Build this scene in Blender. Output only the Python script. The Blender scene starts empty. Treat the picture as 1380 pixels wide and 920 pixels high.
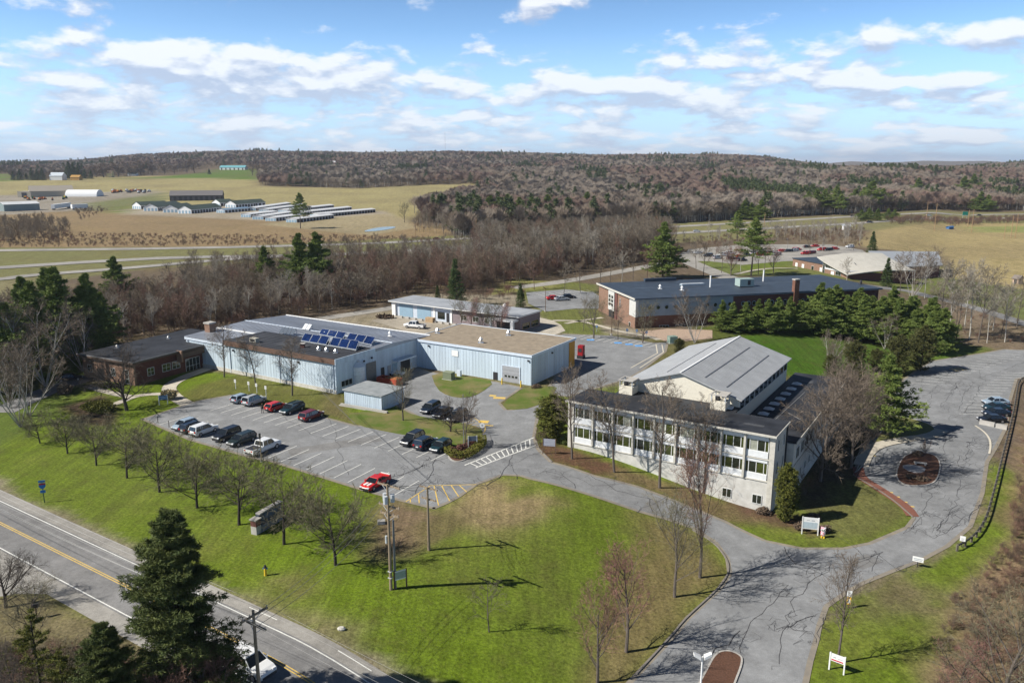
import bpy, math, random
import numpy as np
from mathutils import Vector, Matrix, noise
from mathutils.geometry import tessellate_polygon

sc = bpy.context.scene
COL = sc.collection
random.seed(4)
R = math.radians

# ------------------------------------------------------------------ camera
F, CX, CY, CAMH = 1073.3, 690.0, 460.0, 42.0
PITCH = math.atan(240.0 / F)
cam = bpy.data.cameras.new('camera')
cam.lens = 28.0; cam.sensor_width = 36.0; cam.clip_start = 0.5; cam.clip_end = 40000
camo = bpy.data.objects.new('camera', cam); COL.objects.link(camo)
camo.location = (0, 0, CAMH); camo.rotation_euler = (math.pi/2 - PITCH, 0, 0)
sc.camera = camo

# ------------------------------------------------------------------ light
SUN_EL, SUN_AZ = 41.0, 15.0            # azimuth: the way the shadows fall
sun = bpy.data.lights.new('sun', 'SUN'); sun.energy = 5.0; sun.angle = R(0.53); sun.color = (1.0, 0.95, 0.86)
suno = bpy.data.objects.new('sun', sun); COL.objects.link(suno)
d = Vector((math.cos(R(SUN_AZ))*math.cos(R(SUN_EL)), math.sin(R(SUN_AZ))*math.cos(R(SUN_EL)), -math.sin(R(SUN_EL))))
suno.rotation_euler = d.to_track_quat('-Z', 'Y').to_euler()
vs = sc.view_settings
vs.view_transform = 'Standard'; vs.look = 'None'; vs.gamma = 1.0; vs.use_curve_mapping = False; vs.exposure = 0.42
try:
    sc.cycles.max_bounces = 5; sc.cycles.diffuse_bounces = 2; sc.cycles.transparent_max_bounces = 8
except Exception: pass

w = bpy.data.worlds.new("World"); sc.world = w; w.use_nodes = True
def build_sky():
    nt = w.node_tree; nt.nodes.clear()
    N = nt.nodes.new; L = nt.links.new
    def val(x):
        return x
    def math_(op, a, b=None, c=None, clamp=False):
        n = N('ShaderNodeMath'); n.operation = op; n.use_clamp = clamp
        for i, q in enumerate((a, b, c)):
            if q is None: continue
            if hasattr(q, 'links'): L(q, n.inputs[i])
            else: n.inputs[i].default_value = q
        return n.outputs[0]
    def mix(f, a, b, mode='MIX'):
        n = N('ShaderNodeMix'); n.data_type = 'RGBA'; n.blend_type = mode
        for s, q in ((n.inputs[0], f), (n.inputs[6], a), (n.inputs[7], b)):
            if hasattr(q, 'links'): L(q, s)
            elif isinstance(q, tuple): s.default_value = (*q, 1)
            else: s.default_value = q
        return n.outputs[2]
    sky = N('ShaderNodeTexSky'); sky.sky_type = 'NISHITA'; sky.sun_disc = False
    sky.sun_elevation = R(SUN_EL); sky.sun_rotation = math.atan2(-math.cos(R(SUN_AZ)), -math.sin(R(SUN_AZ)))
    sky.altitude = 100; sky.air_density = 1.0; sky.dust_density = 0.15; sky.ozone_density = 2.5
    tc = N('ShaderNodeTexCoord'); sp = N('ShaderNodeSeparateXYZ'); L(tc.outputs['Generated'], sp.inputs[0])
    az = math_('ARCTAN2', sp.outputs[0], sp.outputs[1]); el = math_('ARCSINE', sp.outputs[2])
    elp = math_('MAXIMUM', el, 0.0)
    # the pale, strongly lit air low in the sky thins towards the zenith
    k = math_('MULTIPLY_ADD', math_('EXPONENT', math_('MULTIPLY', elp, -3.8)), 2.75, 0.12)
    cb = N('ShaderNodeCombineXYZ')
    for i, q in enumerate((.72, .90, 1.12)): L(math_('MULTIPLY', k, q), cb.inputs[i])
    base = mix(1.0, sky.outputs[0], cb.outputs[0], 'MULTIPLY')
    def field(dz):
        e2 = math_('ADD', el, dz)
        cu = N('ShaderNodeCombineXYZ'); L(math_('MULTIPLY', az, 11.0), cu.inputs[0])
        # compress towards the horizon, as a flat deck of clouds would be
        q = math_('POWER', math_('MAXIMUM', e2, 0.001), 0.62)
        L(math_('MULTIPLY', q, 19.0), cu.inputs[1])
        n1 = N('ShaderNodeTexNoise'); n1.inputs['Scale'].default_value = 1.25; n1.inputs['Detail'].default_value = 9; n1.inputs['Roughness'].default_value = 0.56
        n1.inputs['Distortion'].default_value = 0.15
        L(cu.outputs[0], n1.inputs['Vector'])
        tot = n1.outputs[0]
        # cover: dense low deck, scattered heaps above
        low = math_('SMOOTH_MIN', math_('MULTIPLY', math_('SUBTRACT', 0.125, e2), 2.6), 0.12, 0.05)
        tot = math_('ADD', tot, math_('MAXIMUM', low, -0.13))
        for px, py, rx, ry, amp in CLOUDS:
            a0 = math.atan((px - CX) / F / math.cos(PITCH)); e0 = (220 - py) / F * 0.985
            da = math_('DIVIDE', math_('SUBTRACT', az, a0), rx / F); de = math_('DIVIDE', math_('SUBTRACT', e2, e0), ry / F)
            rr = math_('ADD', math_('MULTIPLY', da, da), math_('MULTIPLY', de, de))
            g = math_('MULTIPLY', math_('EXPONENT', math_('MULTIPLY', rr, -1.0)), amp*1.15)
            tot = math_('ADD', tot, g)
        return tot
    f0 = field(0.0); f1 = field(0.014)
    mr = N('ShaderNodeMapRange'); mr.interpolation_type = 'SMOOTHSTEP'; L(f0, mr.inputs[0])
    mr.inputs[1].default_value = 0.515; mr.inputs[2].default_value = 0.69
    mask = math_('MULTIPLY', mr.outputs[0], 0.88)
    diff = math_('SUBTRACT', f0, f1)                       # thinner above = a lit top
    sh = N('ShaderNodeMapRange'); L(diff, sh.inputs[0]); sh.inputs[1].default_value = -0.06; sh.inputs[2].default_value = 0.115
    cc = mix(sh.outputs[0], (5.6, 6.6, 8.7), (11.6, 11.8, 12.2))
    hz = N('ShaderNodeMapRange'); L(el, hz.inputs[0]); hz.inputs[1].default_value = 0.0; hz.inputs[2].default_value = 0.15; hz.inputs[3].default_value = 0.9; hz.inputs[4].default_value = 0.0
    base = mix(hz.outputs[0], base, (5.3, 7.7, 11.0)); cc = mix(math_('MULTIPLY', hz.outputs[0], .5), cc, (7.6, 8.9, 10.8))
    out = mix(mask, base, cc)
    bg = N('ShaderNodeBackground'); L(out, bg.inputs[0]); bg.inputs[1].default_value = 0.068
    o = N('ShaderNodeOutputWorld'); L(bg.outputs[0], o.inputs[0])
CLOUDS = [(190, 14, 120, 18, .22), (290, 104, 150, 24, .22), (120, 45, 60, 10, .12), (0, 60, 30, 16, .2), (480, 118, 110, 14, .16), (720, 18, 120, 22, .24),
          (470, 4, 60, 8, .14), (1000, 86, 110, 20, .16), (1240, 74, 90, 12, .2), (800, 124, 140, 10, .18), (1075, 20, 90, 20, .13), (1370, 46, 40, 12, .2),
          (1130, 126, 70, 7, .14), (1265, 126, 50, 7, .14)]
build_sky()

# ------------------------------------------------------------------ terrain
SKY = [(-2000, 216), (-300, 216), (0, 220), (120, 216), (200, 208), (350, 203), (500, 206), (600, 204), (700, 206), (800, 209), (950, 208), (1010, 210), (1070, 218), (1140, 227), (1290, 227), (1325, 219), (1400, 214), (3000, 210)]
def ss(t):
    t = np.clip(t, 0, 1); return t*t*(3-2*t)
def Tn(x, y):
    x = np.asarray(x, float); y = np.asarray(y, float)
    u = .857*x - .515*y
    uk = np.floor(u/2)*2; f = (u-uk)/2
    z = -3.5*(ss((uk+51)/30)*(1-f) + ss((uk+53)/30)*f)
    az = CX + F*x/np.maximum(y, 1.0)
    hr = CAMH + (220 - np.interp(az, [a for a, b in SKY], [b for a, b in SKY]))*2500/F - 12
    z = z + 24*ss((y-800)/800) + (hr-24)*ss((y-1500)/1100) - (hr-5)*ss((y-2700)/1800)
    z = z + 58*np.exp(-((x-3850)/420)**2 - ((y-7600)/700)**2) + 50*np.exp(-((x-3150)/300)**2 - ((y-7600)/700)**2) + 52*np.exp(-((x-4500)/350)**2 - ((y-7600)/700)**2)
    return z
def T(x, y): return float(Tn(x, y))
cp, sp_ = math.cos(PITCH), math.sin(PITCH)
def ray(px, py):
    u = (px-CX)/F; v = (CY-py)/F
    return u, cp+v*sp_, -sp_+v*cp
def Gz(px, py, z):
    u, dy, dz = ray(px, py); t = (z-CAMH)/dz
    return Vector((u*t, dy*t, z))
def G(px, py):
    """the ground point that the photograph shows at px, py"""
    u, dy, dz = ray(px, py); t = 20.0; pt = 0
    if dz < -1e-3 and (-45.5/dz) < 700:
        t = -45.6/dz; lo = -30/dz; 
        a, b = lo, t
        for _ in range(30):
            m = (a+b)/2
            if CAMH+dz*m > T(u*m, dy*m): a = m
            else: b = m
        return Vector((u*b, dy*b, T(u*b, dy*b)))
    t = 300
    while t < 9000:
        if CAMH+dz*t < T(u*t, dy*t): break
        pt = t; t *= 1.01
    a, b = pt, t
    for _ in range(16):
        m = (a+b)/2
        if CAMH+dz*m > T(u*m, dy*m): a = m
        else: b = m
    return Vector((u*b, dy*b, T(u*b, dy*b)))
def PXL(p):
    dz = p[2]-CAMH; dd = p[1]*cp - dz*sp_; up = p[1]*sp_ + dz*cp
    return CX+F*p[0]/dd, CY-F*up/dd

# ------------------------------------------------------------------ materials
MATS = {}
def mat(name, col, rough=0.8, metal=0.0, var=0.12, scale=3.0, bump=0.0, bscale=20.0, spec=0.3, stretch=None, col2=None, thr=None, detail=5, coat=0):
    if name in MATS: return MATS[name]
    m = bpy.data.materials.new(name); m.use_nodes = True; nt = m.node_tree
    b = nt.nodes['Principled BSDF']; b.inputs['Roughness'].default_value = rough; b.inputs['Metallic'].default_value = metal
    b.inputs['Specular IOR Level'].default_value = spec
    if coat: b.inputs['Coat Weight'].default_value = coat; b.inputs['Coat Roughness'].default_value = 0.05
    tc = nt.nodes.new('ShaderNodeTexCoord'); vec = tc.outputs['Object']
    if stretch:
        mp = nt.nodes.new('ShaderNodeMapping'); mp.inputs['Scale'].default_value = stretch; nt.links.new(vec, mp.inputs[0]); vec = mp.outputs[0]
    n = nt.nodes.new('ShaderNodeTexNoise'); n.inputs['Scale'].default_value = scale; n.inputs['Detail'].default_value = detail; n.inputs['Roughness'].default_value = 0.6
    nt.links.new(vec, n.inputs['Vector'])
    mr = nt.nodes.new('ShaderNodeMapRange'); nt.links.new(n.outputs[0], mr.inputs[0])
    lo, hi = thr if thr else (0.3, 0.7)
    mr.inputs[1].default_value = lo; mr.inputs[2].default_value = hi
    mx = nt.nodes.new('ShaderNodeMix'); mx.data_type = 'RGBA'
    c1 = col if col2 else tuple(c*(1-var) for c in col); c2 = col2 if col2 else tuple(min(c*(1+var), .95) for c in col)
    mx.inputs[6].default_value = (*c1, 1); mx.inputs[7].default_value = (*c2, 1)
    nt.links.new(mr.outputs[0], mx.inputs[0]); nt.links.new(mx.outputs[2], b.inputs['Base Color'])
    if bump:
        n2 = nt.nodes.new('ShaderNodeTexNoise'); n2.inputs['Scale'].default_value = bscale; n2.inputs['Detail'].default_value = 4; nt.links.new(vec, n2.inputs['Vector'])
        bp = nt.nodes.new('ShaderNodeBump'); bp.inputs['Strength'].default_value = bump; bp.inputs['Distance'].default_value = 0.05
        nt.links.new(n2.outputs[0], bp.inputs['Height']); nt.links.new(bp.outputs[0], b.inputs['Normal'])
    MATS[name] = m
    return m
def ground_mat():
    m = bpy.data.materials.new('ground_cover'); m.use_nodes = True; nt = m.node_tree; L = nt.links.new; N = nt.nodes.new
    b = nt.nodes['Principled BSDF']; b.inputs['Roughness'].default_value = 0.95; b.inputs['Specular IOR Level'].default_value = 0.1
    at = N('ShaderNodeAttribute'); at.attribute_name = 'cover'
    tc = N('ShaderNodeTexCoord')
    def noi(s, d=6, ro=.6, st=None, rot=0, dist=0):
        v = tc.outputs['Object']
        if st:
            mp = N('ShaderNodeMapping'); mp.inputs['Scale'].default_value = st; mp.inputs['Rotation'].default_value = (0, 0, rot); L(v, mp.inputs[0]); v = mp.outputs[0]
        n = N('ShaderNodeTexNoise'); n.inputs['Scale'].default_value = s; n.inputs['Detail'].default_value = d; n.inputs['Roughness'].default_value = ro; n.inputs['Distortion'].default_value = dist
        L(v, n.inputs['Vector']); return n.outputs[0]
    def mrg(x, a, b_, c=0.0, d_=1.0):
        q = N('ShaderNodeMapRange'); L(x, q.inputs[0]); q.inputs[1].default_value = a; q.inputs[2].default_value = b_; q.inputs[3].default_value = c; q.inputs[4].default_value = d_; return q.outputs[0]
    def mix(f, a, b_, mode='MIX'):
        n = N('ShaderNodeMix'); n.data_type = 'RGBA'; n.blend_type = mode
        for s, q in ((n.inputs[0], f), (n.inputs[6], a), (n.inputs[7], b_)):
            if hasattr(q, 'links'): L(q, s)
            elif isinstance(q, tuple): s.default_value = (*q, 1)
            else: s.default_value = q
        return n.outputs[2]
    big = noi(0.045, 5, .65); mid = noi(0.35, 6, .65); fine = noi(3.0, 8, .75); blot = noi(1.1, 5, .7, None, 0, .6); vbig = noi(.011, 6, .65)
    c = at.outputs['Color']
    # worn straw-coloured patches and mowing stripes
    f = mrg(big, .52, .80, 0, .5); c = mix(f, c, (.20, .165, .055))
    f = mrg(mid, .54, .8, 0, .4); c = mix(f, c, (.19, .18, .05))
    st = noi(1.3, 3, .5, (1.0, 0.045, 1.0), R(40)); f = mrg(st, .42, .62, .89, 1.12)
    cmb = N('ShaderNodeCombineXYZ')
    for i in range(3): L(f, cmb.inputs[i])
    c = mix(1.0, c, cmb.outputs[0], 'MULTIPLY')
    f = mrg(blot, .54, .74, 0, .45); c = mix(f, c, (.17, .18, .04))
    f = mrg(vbig, .42, .68, 0, .42); c = mix(f, c, (.15, .115, .07))
    f = mrg(fine, .32, .68, .42, 1.55); cm2 = N('ShaderNodeCombineXYZ')
    for i in range(3): L(f, cm2.inputs[i])
    c = mix(1.0, c, cm2.outputs[0], 'MULTIPLY')
    f = mrg(mid, .3, .7, 1.2, .8); cm3 = N('ShaderNodeCombineXYZ')
    for i in range(3): L(f, cm3.inputs[i])
    c = mix(1.0, c, cm3.outputs[0], 'MULTIPLY')
    L(c, b.inputs['Base Color'])
    bp = N('ShaderNodeBump'); bp.inputs['Strength'].default_value = .5; bp.inputs['Distance'].default_value = .12; L(noi(6, 4, .7), bp.inputs['Height']); L(bp.outputs[0], b.inputs['Normal'])
    return m
def paving_mat(name, col, joints=True):
    """worn asphalt: mottled, with stains and paler worn zones"""
    m = bpy.data.materials.new(name); m.use_nodes = True; nt = m.node_tree; L = nt.links.new; N = nt.nodes.new
    b = nt.nodes['Principled BSDF']; b.inputs['Roughness'].default_value = 0.9; b.inputs['Specular IOR Level'].default_value = 0.2
    tc = N('ShaderNodeTexCoord'); last = None
    for s, d_, a, lo, hi in ((.05, 4, .0, .78, 1.2), (.45, 8, .0, .80, 1.18), (2.2, 6, 0, .88, 1.1), (11, 4, 0, .82, 1.18)):
        n = N('ShaderNodeTexNoise'); n.inputs['Scale'].default_value = s; n.inputs['Detail'].default_value = d_; n.inputs['Roughness'].default_value = .65; L(tc.outputs['Object'], n.inputs['Vector'])
        q = N('ShaderNodeMapRange'); L(n.outputs[0], q.inputs[0]); q.inputs[1].default_value = .3; q.inputs[2].default_value = .7; q.inputs[3].default_value = lo; q.inputs[4].default_value = hi
        if last is None: last = q.outputs[0]
        else:
            mm = N('ShaderNodeMath'); mm.operation = 'MULTIPLY'; L(last, mm.inputs[0]); L(q.outputs[0], mm.inputs[1]); last = mm.outputs[0]
    vm = N('ShaderNodeVectorMath'); vm.operation = 'SCALE'; vm.inputs[0].default_value = col; L(last, vm.inputs['Scale'])
    L(vm.outputs[0], b.inputs['Base Color'])
    return m

# ------------------------------------------------------------------ mesh helpers
class MB:
    def __init__(s): s.v = []; s.f = []; s.m = []
    def poly(s, pts, mi=0):
        k = len(s.v); s.v += [tuple(p) for p in pts]; s.f.append(tuple(range(k, k+len(pts)))); s.m.append(mi)
    def box(s, x0, y0, z0, x1, y1, z1, mi=0):
        k = len(s.v); s.v += [(x0,y0,z0),(x1,y0,z0),(x1,y1,z0),(x0,y1,z0),(x0,y0,z1),(x1,y0,z1),(x1,y1,z1),(x0,y1,z1)]
        for q in ((0,3,2,1),(4,5,6,7),(0,1,5,4),(1,2,6,5),(2,3,7,6),(3,0,4,7)): s.f.append(tuple(k+i for i in q)); s.m.append(mi)
        return s
    def tube(s, a, b, r0, r1=None, n=6, mi=0, cap=True):
        a = Vector(a); b = Vector(b); r1 = r0 if r1 is None else r1
        d = b-a
        if d.length < 1e-6: return s
        d.normalize(); u = d.orthogonal().normalized(); w_ = d.cross(u); k = len(s.v)
        for c, r in ((a, r0), (b, r1)):
            for i in range(n):
                t = 2*math.pi*i/n; s.v.append(tuple(c+u*(r*math.cos(t))+w_*(r*math.sin(t))))
        for i in range(n):
            j = (i+1) % n; s.f.append((k+i, k+j, k+n+j, k+n+i)); s.m.append(mi)
        if cap:
            s.f.append(tuple(k+n+i for i in range(n))); s.m.append(mi); s.f.append(tuple(k+n-1-i for i in range(n))); s.m.append(mi)
        return s
    def prism(s, pts, z0, z1, mi=0, top=None):
        n = len(pts); k = len(s.v)
        s.v += [(p[0], p[1], z0) for p in pts] + [(p[0], p[1], z1) for p in pts]
        for i in range(n):
            j = (i+1) % n; s.f.append((k+i, k+j, k+n+j, k+n+i)); s.m.append(mi)
        s.f.append(tuple(range(k+n, k+2*n))); s.m.append(mi if top is None else top); s.f.append(tuple(range(k+n-1, k-1, -1))); s.m.append(mi)
        return s
    def loft(s, rings, mi=0):
        n = len(rings[0]); k = len(s.v)
        for r in rings: s.v += [tuple(p) for p in r]
        for a in range(len(rings)-1):
            for i in range(n):
                j = (i+1) % n; s.f.append((k+a*n+i, k+a*n+j, k+(a+1)*n+j, k+(a+1)*n+i)); s.m.append(mi)
        s.f.append(tuple(k+n-1-i for i in range(n))); s.m.append(mi)
        e = k+(len(rings)-1)*n; s.f.append(tuple(e+i for i in range(n))); s.m.append(mi)
        return s
    def tri(s, a, b, c, mi=0):
        k = len(s.v); s.v += [a, b, c]; s.f.append((k, k+1, k+2)); s.m.append(mi)
    def mesh(s, name, mats):
        me = bpy.data.meshes.new(name); me.from_pydata(s.v, [], s.f)
        if not isinstance(mats, (list, tuple)): mats = [mats]
        for m in mats: me.materials.append(m)
        if len(mats) > 1: me.polygons.foreach_set('material_index', s.m)
        me.update(); return me
    def build(s, name, mats, parent=None, loc=None, rz=0, smooth=False):
        me = s.mesh(name, mats)
        if smooth: me.polygons.foreach_set('use_smooth', [True]*len(me.polygons))
        return link(name, me, parent, loc, rz)
def link(name, me, parent=None, loc=None, rz=0):
    o = bpy.data.objects.new(name, me); COL.objects.link(o)
    if parent: o.parent = parent
    if loc is not None: o.location = loc
    if rz: o.rotation_euler = (0, 0, rz)
    return o
def tag(o, label=None, cat=None, group=None, kind=None):
    if label: o['label'] = label
    if cat: o['category'] = cat
    if group: o['group'] = group
    if kind: o['kind'] = kind
    return o
def empty(name, loc=(0,0,0), rz=0, label=None, cat=None, group=None):
    o = bpy.data.objects.new(name, None); COL.objects.link(o); o.location = loc; o.rotation_euler = (0, 0, rz); o.empty_display_size = .3
    return tag(o, label, cat, group)
def copy_tree(o, parent=None):
    c = o.copy(); COL.objects.link(c); c.parent = parent
    for ch in o.children: copy_tree(ch, c)
    return c
def box(name, m, parent, *a, **k):
    return MB().box(*a).build(name, m, parent, **k)

# ------------------------------------------------------------------ flat sheets that follow the ground
def cut_tris(poly):
    """triangles of a 2-D polygon, cut along the lines where the ground bends"""
    pts = [Vector((p[0], p[1], 0)) for p in poly]
    tris = [[(pts[i].x, pts[i].y) for i in t] for t in tessellate_polygon([pts])]
    out = []
    for t in tris:
        us = [.857*x-.515*y for x, y in t]
        lo, hi = min(us), max(us)
        if hi < -52 or lo > -20: out.append(t); continue
        k0 = math.floor(max(lo, -54)/2)*2
        rest = t; u = k0
        while u < min(hi, -18) and len(rest) >= 3:
            u += 2
            a, b = [], []
            n = len(rest)
            for i in range(n):
                p, q = rest[i], rest[(i+1) % n]
                fp = .857*p[0]-.515*p[1]-u; fq = .857*q[0]-.515*q[1]-u
                (a if fp <= 0 else b).append(p)
                if (fp <= 0) != (fq <= 0):
                    s = fp/(fp-fq); r = (p[0]+(q[0]-p[0])*s, p[1]+(q[1]-p[1])*s); a.append(r); b.append(r)
            if len(a) >= 3: out.append(a)
            rest = b
        if len(rest) >= 3: out.append(rest)
    return out
def fix_up(t):
    a = sum(t[i][0]*t[(i+1) % len(t)][1]-t[(i+1) % len(t)][0]*t[i][1] for i in range(len(t)))
    return t if a > 0 else t[::-1]
def sheet(mb, poly, off, mi=0):
    for t in cut_tris(poly):
        t = fix_up(t)
        zs = Tn([p[0] for p in t], [p[1] for p in t])
        mb.poly([(p[0], p[1], zs[i]+off) for i, p in enumerate(t)], mi)
    return mb
def skirt(mb, poly, z0, z1, mi=0):
    n = len(poly)
    for i in range(n):
        p, q = poly[i], poly[(i+1) % n]
        k = max(1, int(math.hypot(p[0]-q[0], p[1]-q[1])/1.0))
        pts = [(p[0]+(q[0]-p[0])*j/k, p[1]+(q[1]-p[1])*j/k) for j in range(k+1)]
        zs = Tn([a[0] for a in pts], [a[1] for a in pts])
        for j in range(k):
            mb.poly([(*pts[j], zs[j]+z0), (*pts[j+1], zs[j+1]+z0), (*pts[j+1], zs[j+1]+z1), (*pts[j], zs[j]+z1)], mi)
    return mb
def P2(pxs): return [tuple(G(*p)[:2]) for p in pxs]
def smooth_ring(pts, it=2):
    for _ in range(it):
        q = []
        for i in range(len(pts)):
            a, b = pts[i], pts[(i+1) % len(pts)]
            q += [(a[0]*.75+b[0]*.25, a[1]*.75+b[1]*.25), (a[0]*.25+b[0]*.75, a[1]*.25+b[1]*.75)]
        pts = q
    return pts
def smooth_line(pts, it=2):
    for _ in range(it):
        q = [pts[0]]
        for i in range(len(pts)-1):
            a, b = pts[i], pts[i+1]
            q += [(a[0]*.75+b[0]*.25, a[1]*.75+b[1]*.25), (a[0]*.25+b[0]*.75, a[1]*.25+b[1]*.75)]
        pts = q+[pts[-1]]
    return pts
def offset_line(pts, d):
    out = []
    for i, p in enumerate(pts):
        a = pts[max(i-1, 0)]; b = pts[min(i+1, len(pts)-1)]
        dx, dy = b[0]-a[0], b[1]-a[1]; l = math.hypot(dx, dy) or 1
        out.append((p[0]-dy/l*d, p[1]+dx/l*d))
    return out
def ribbon(mb, pts, w_, off, mi=0, shift=0):
    a = offset_line(pts, shift+w_/2); b = offset_line(pts, shift-w_/2)
    for i in range(len(pts)-1):
        sheet(mb, [b[i], b[i+1], a[i+1], a[i]], off, mi)
    return mb
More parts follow.
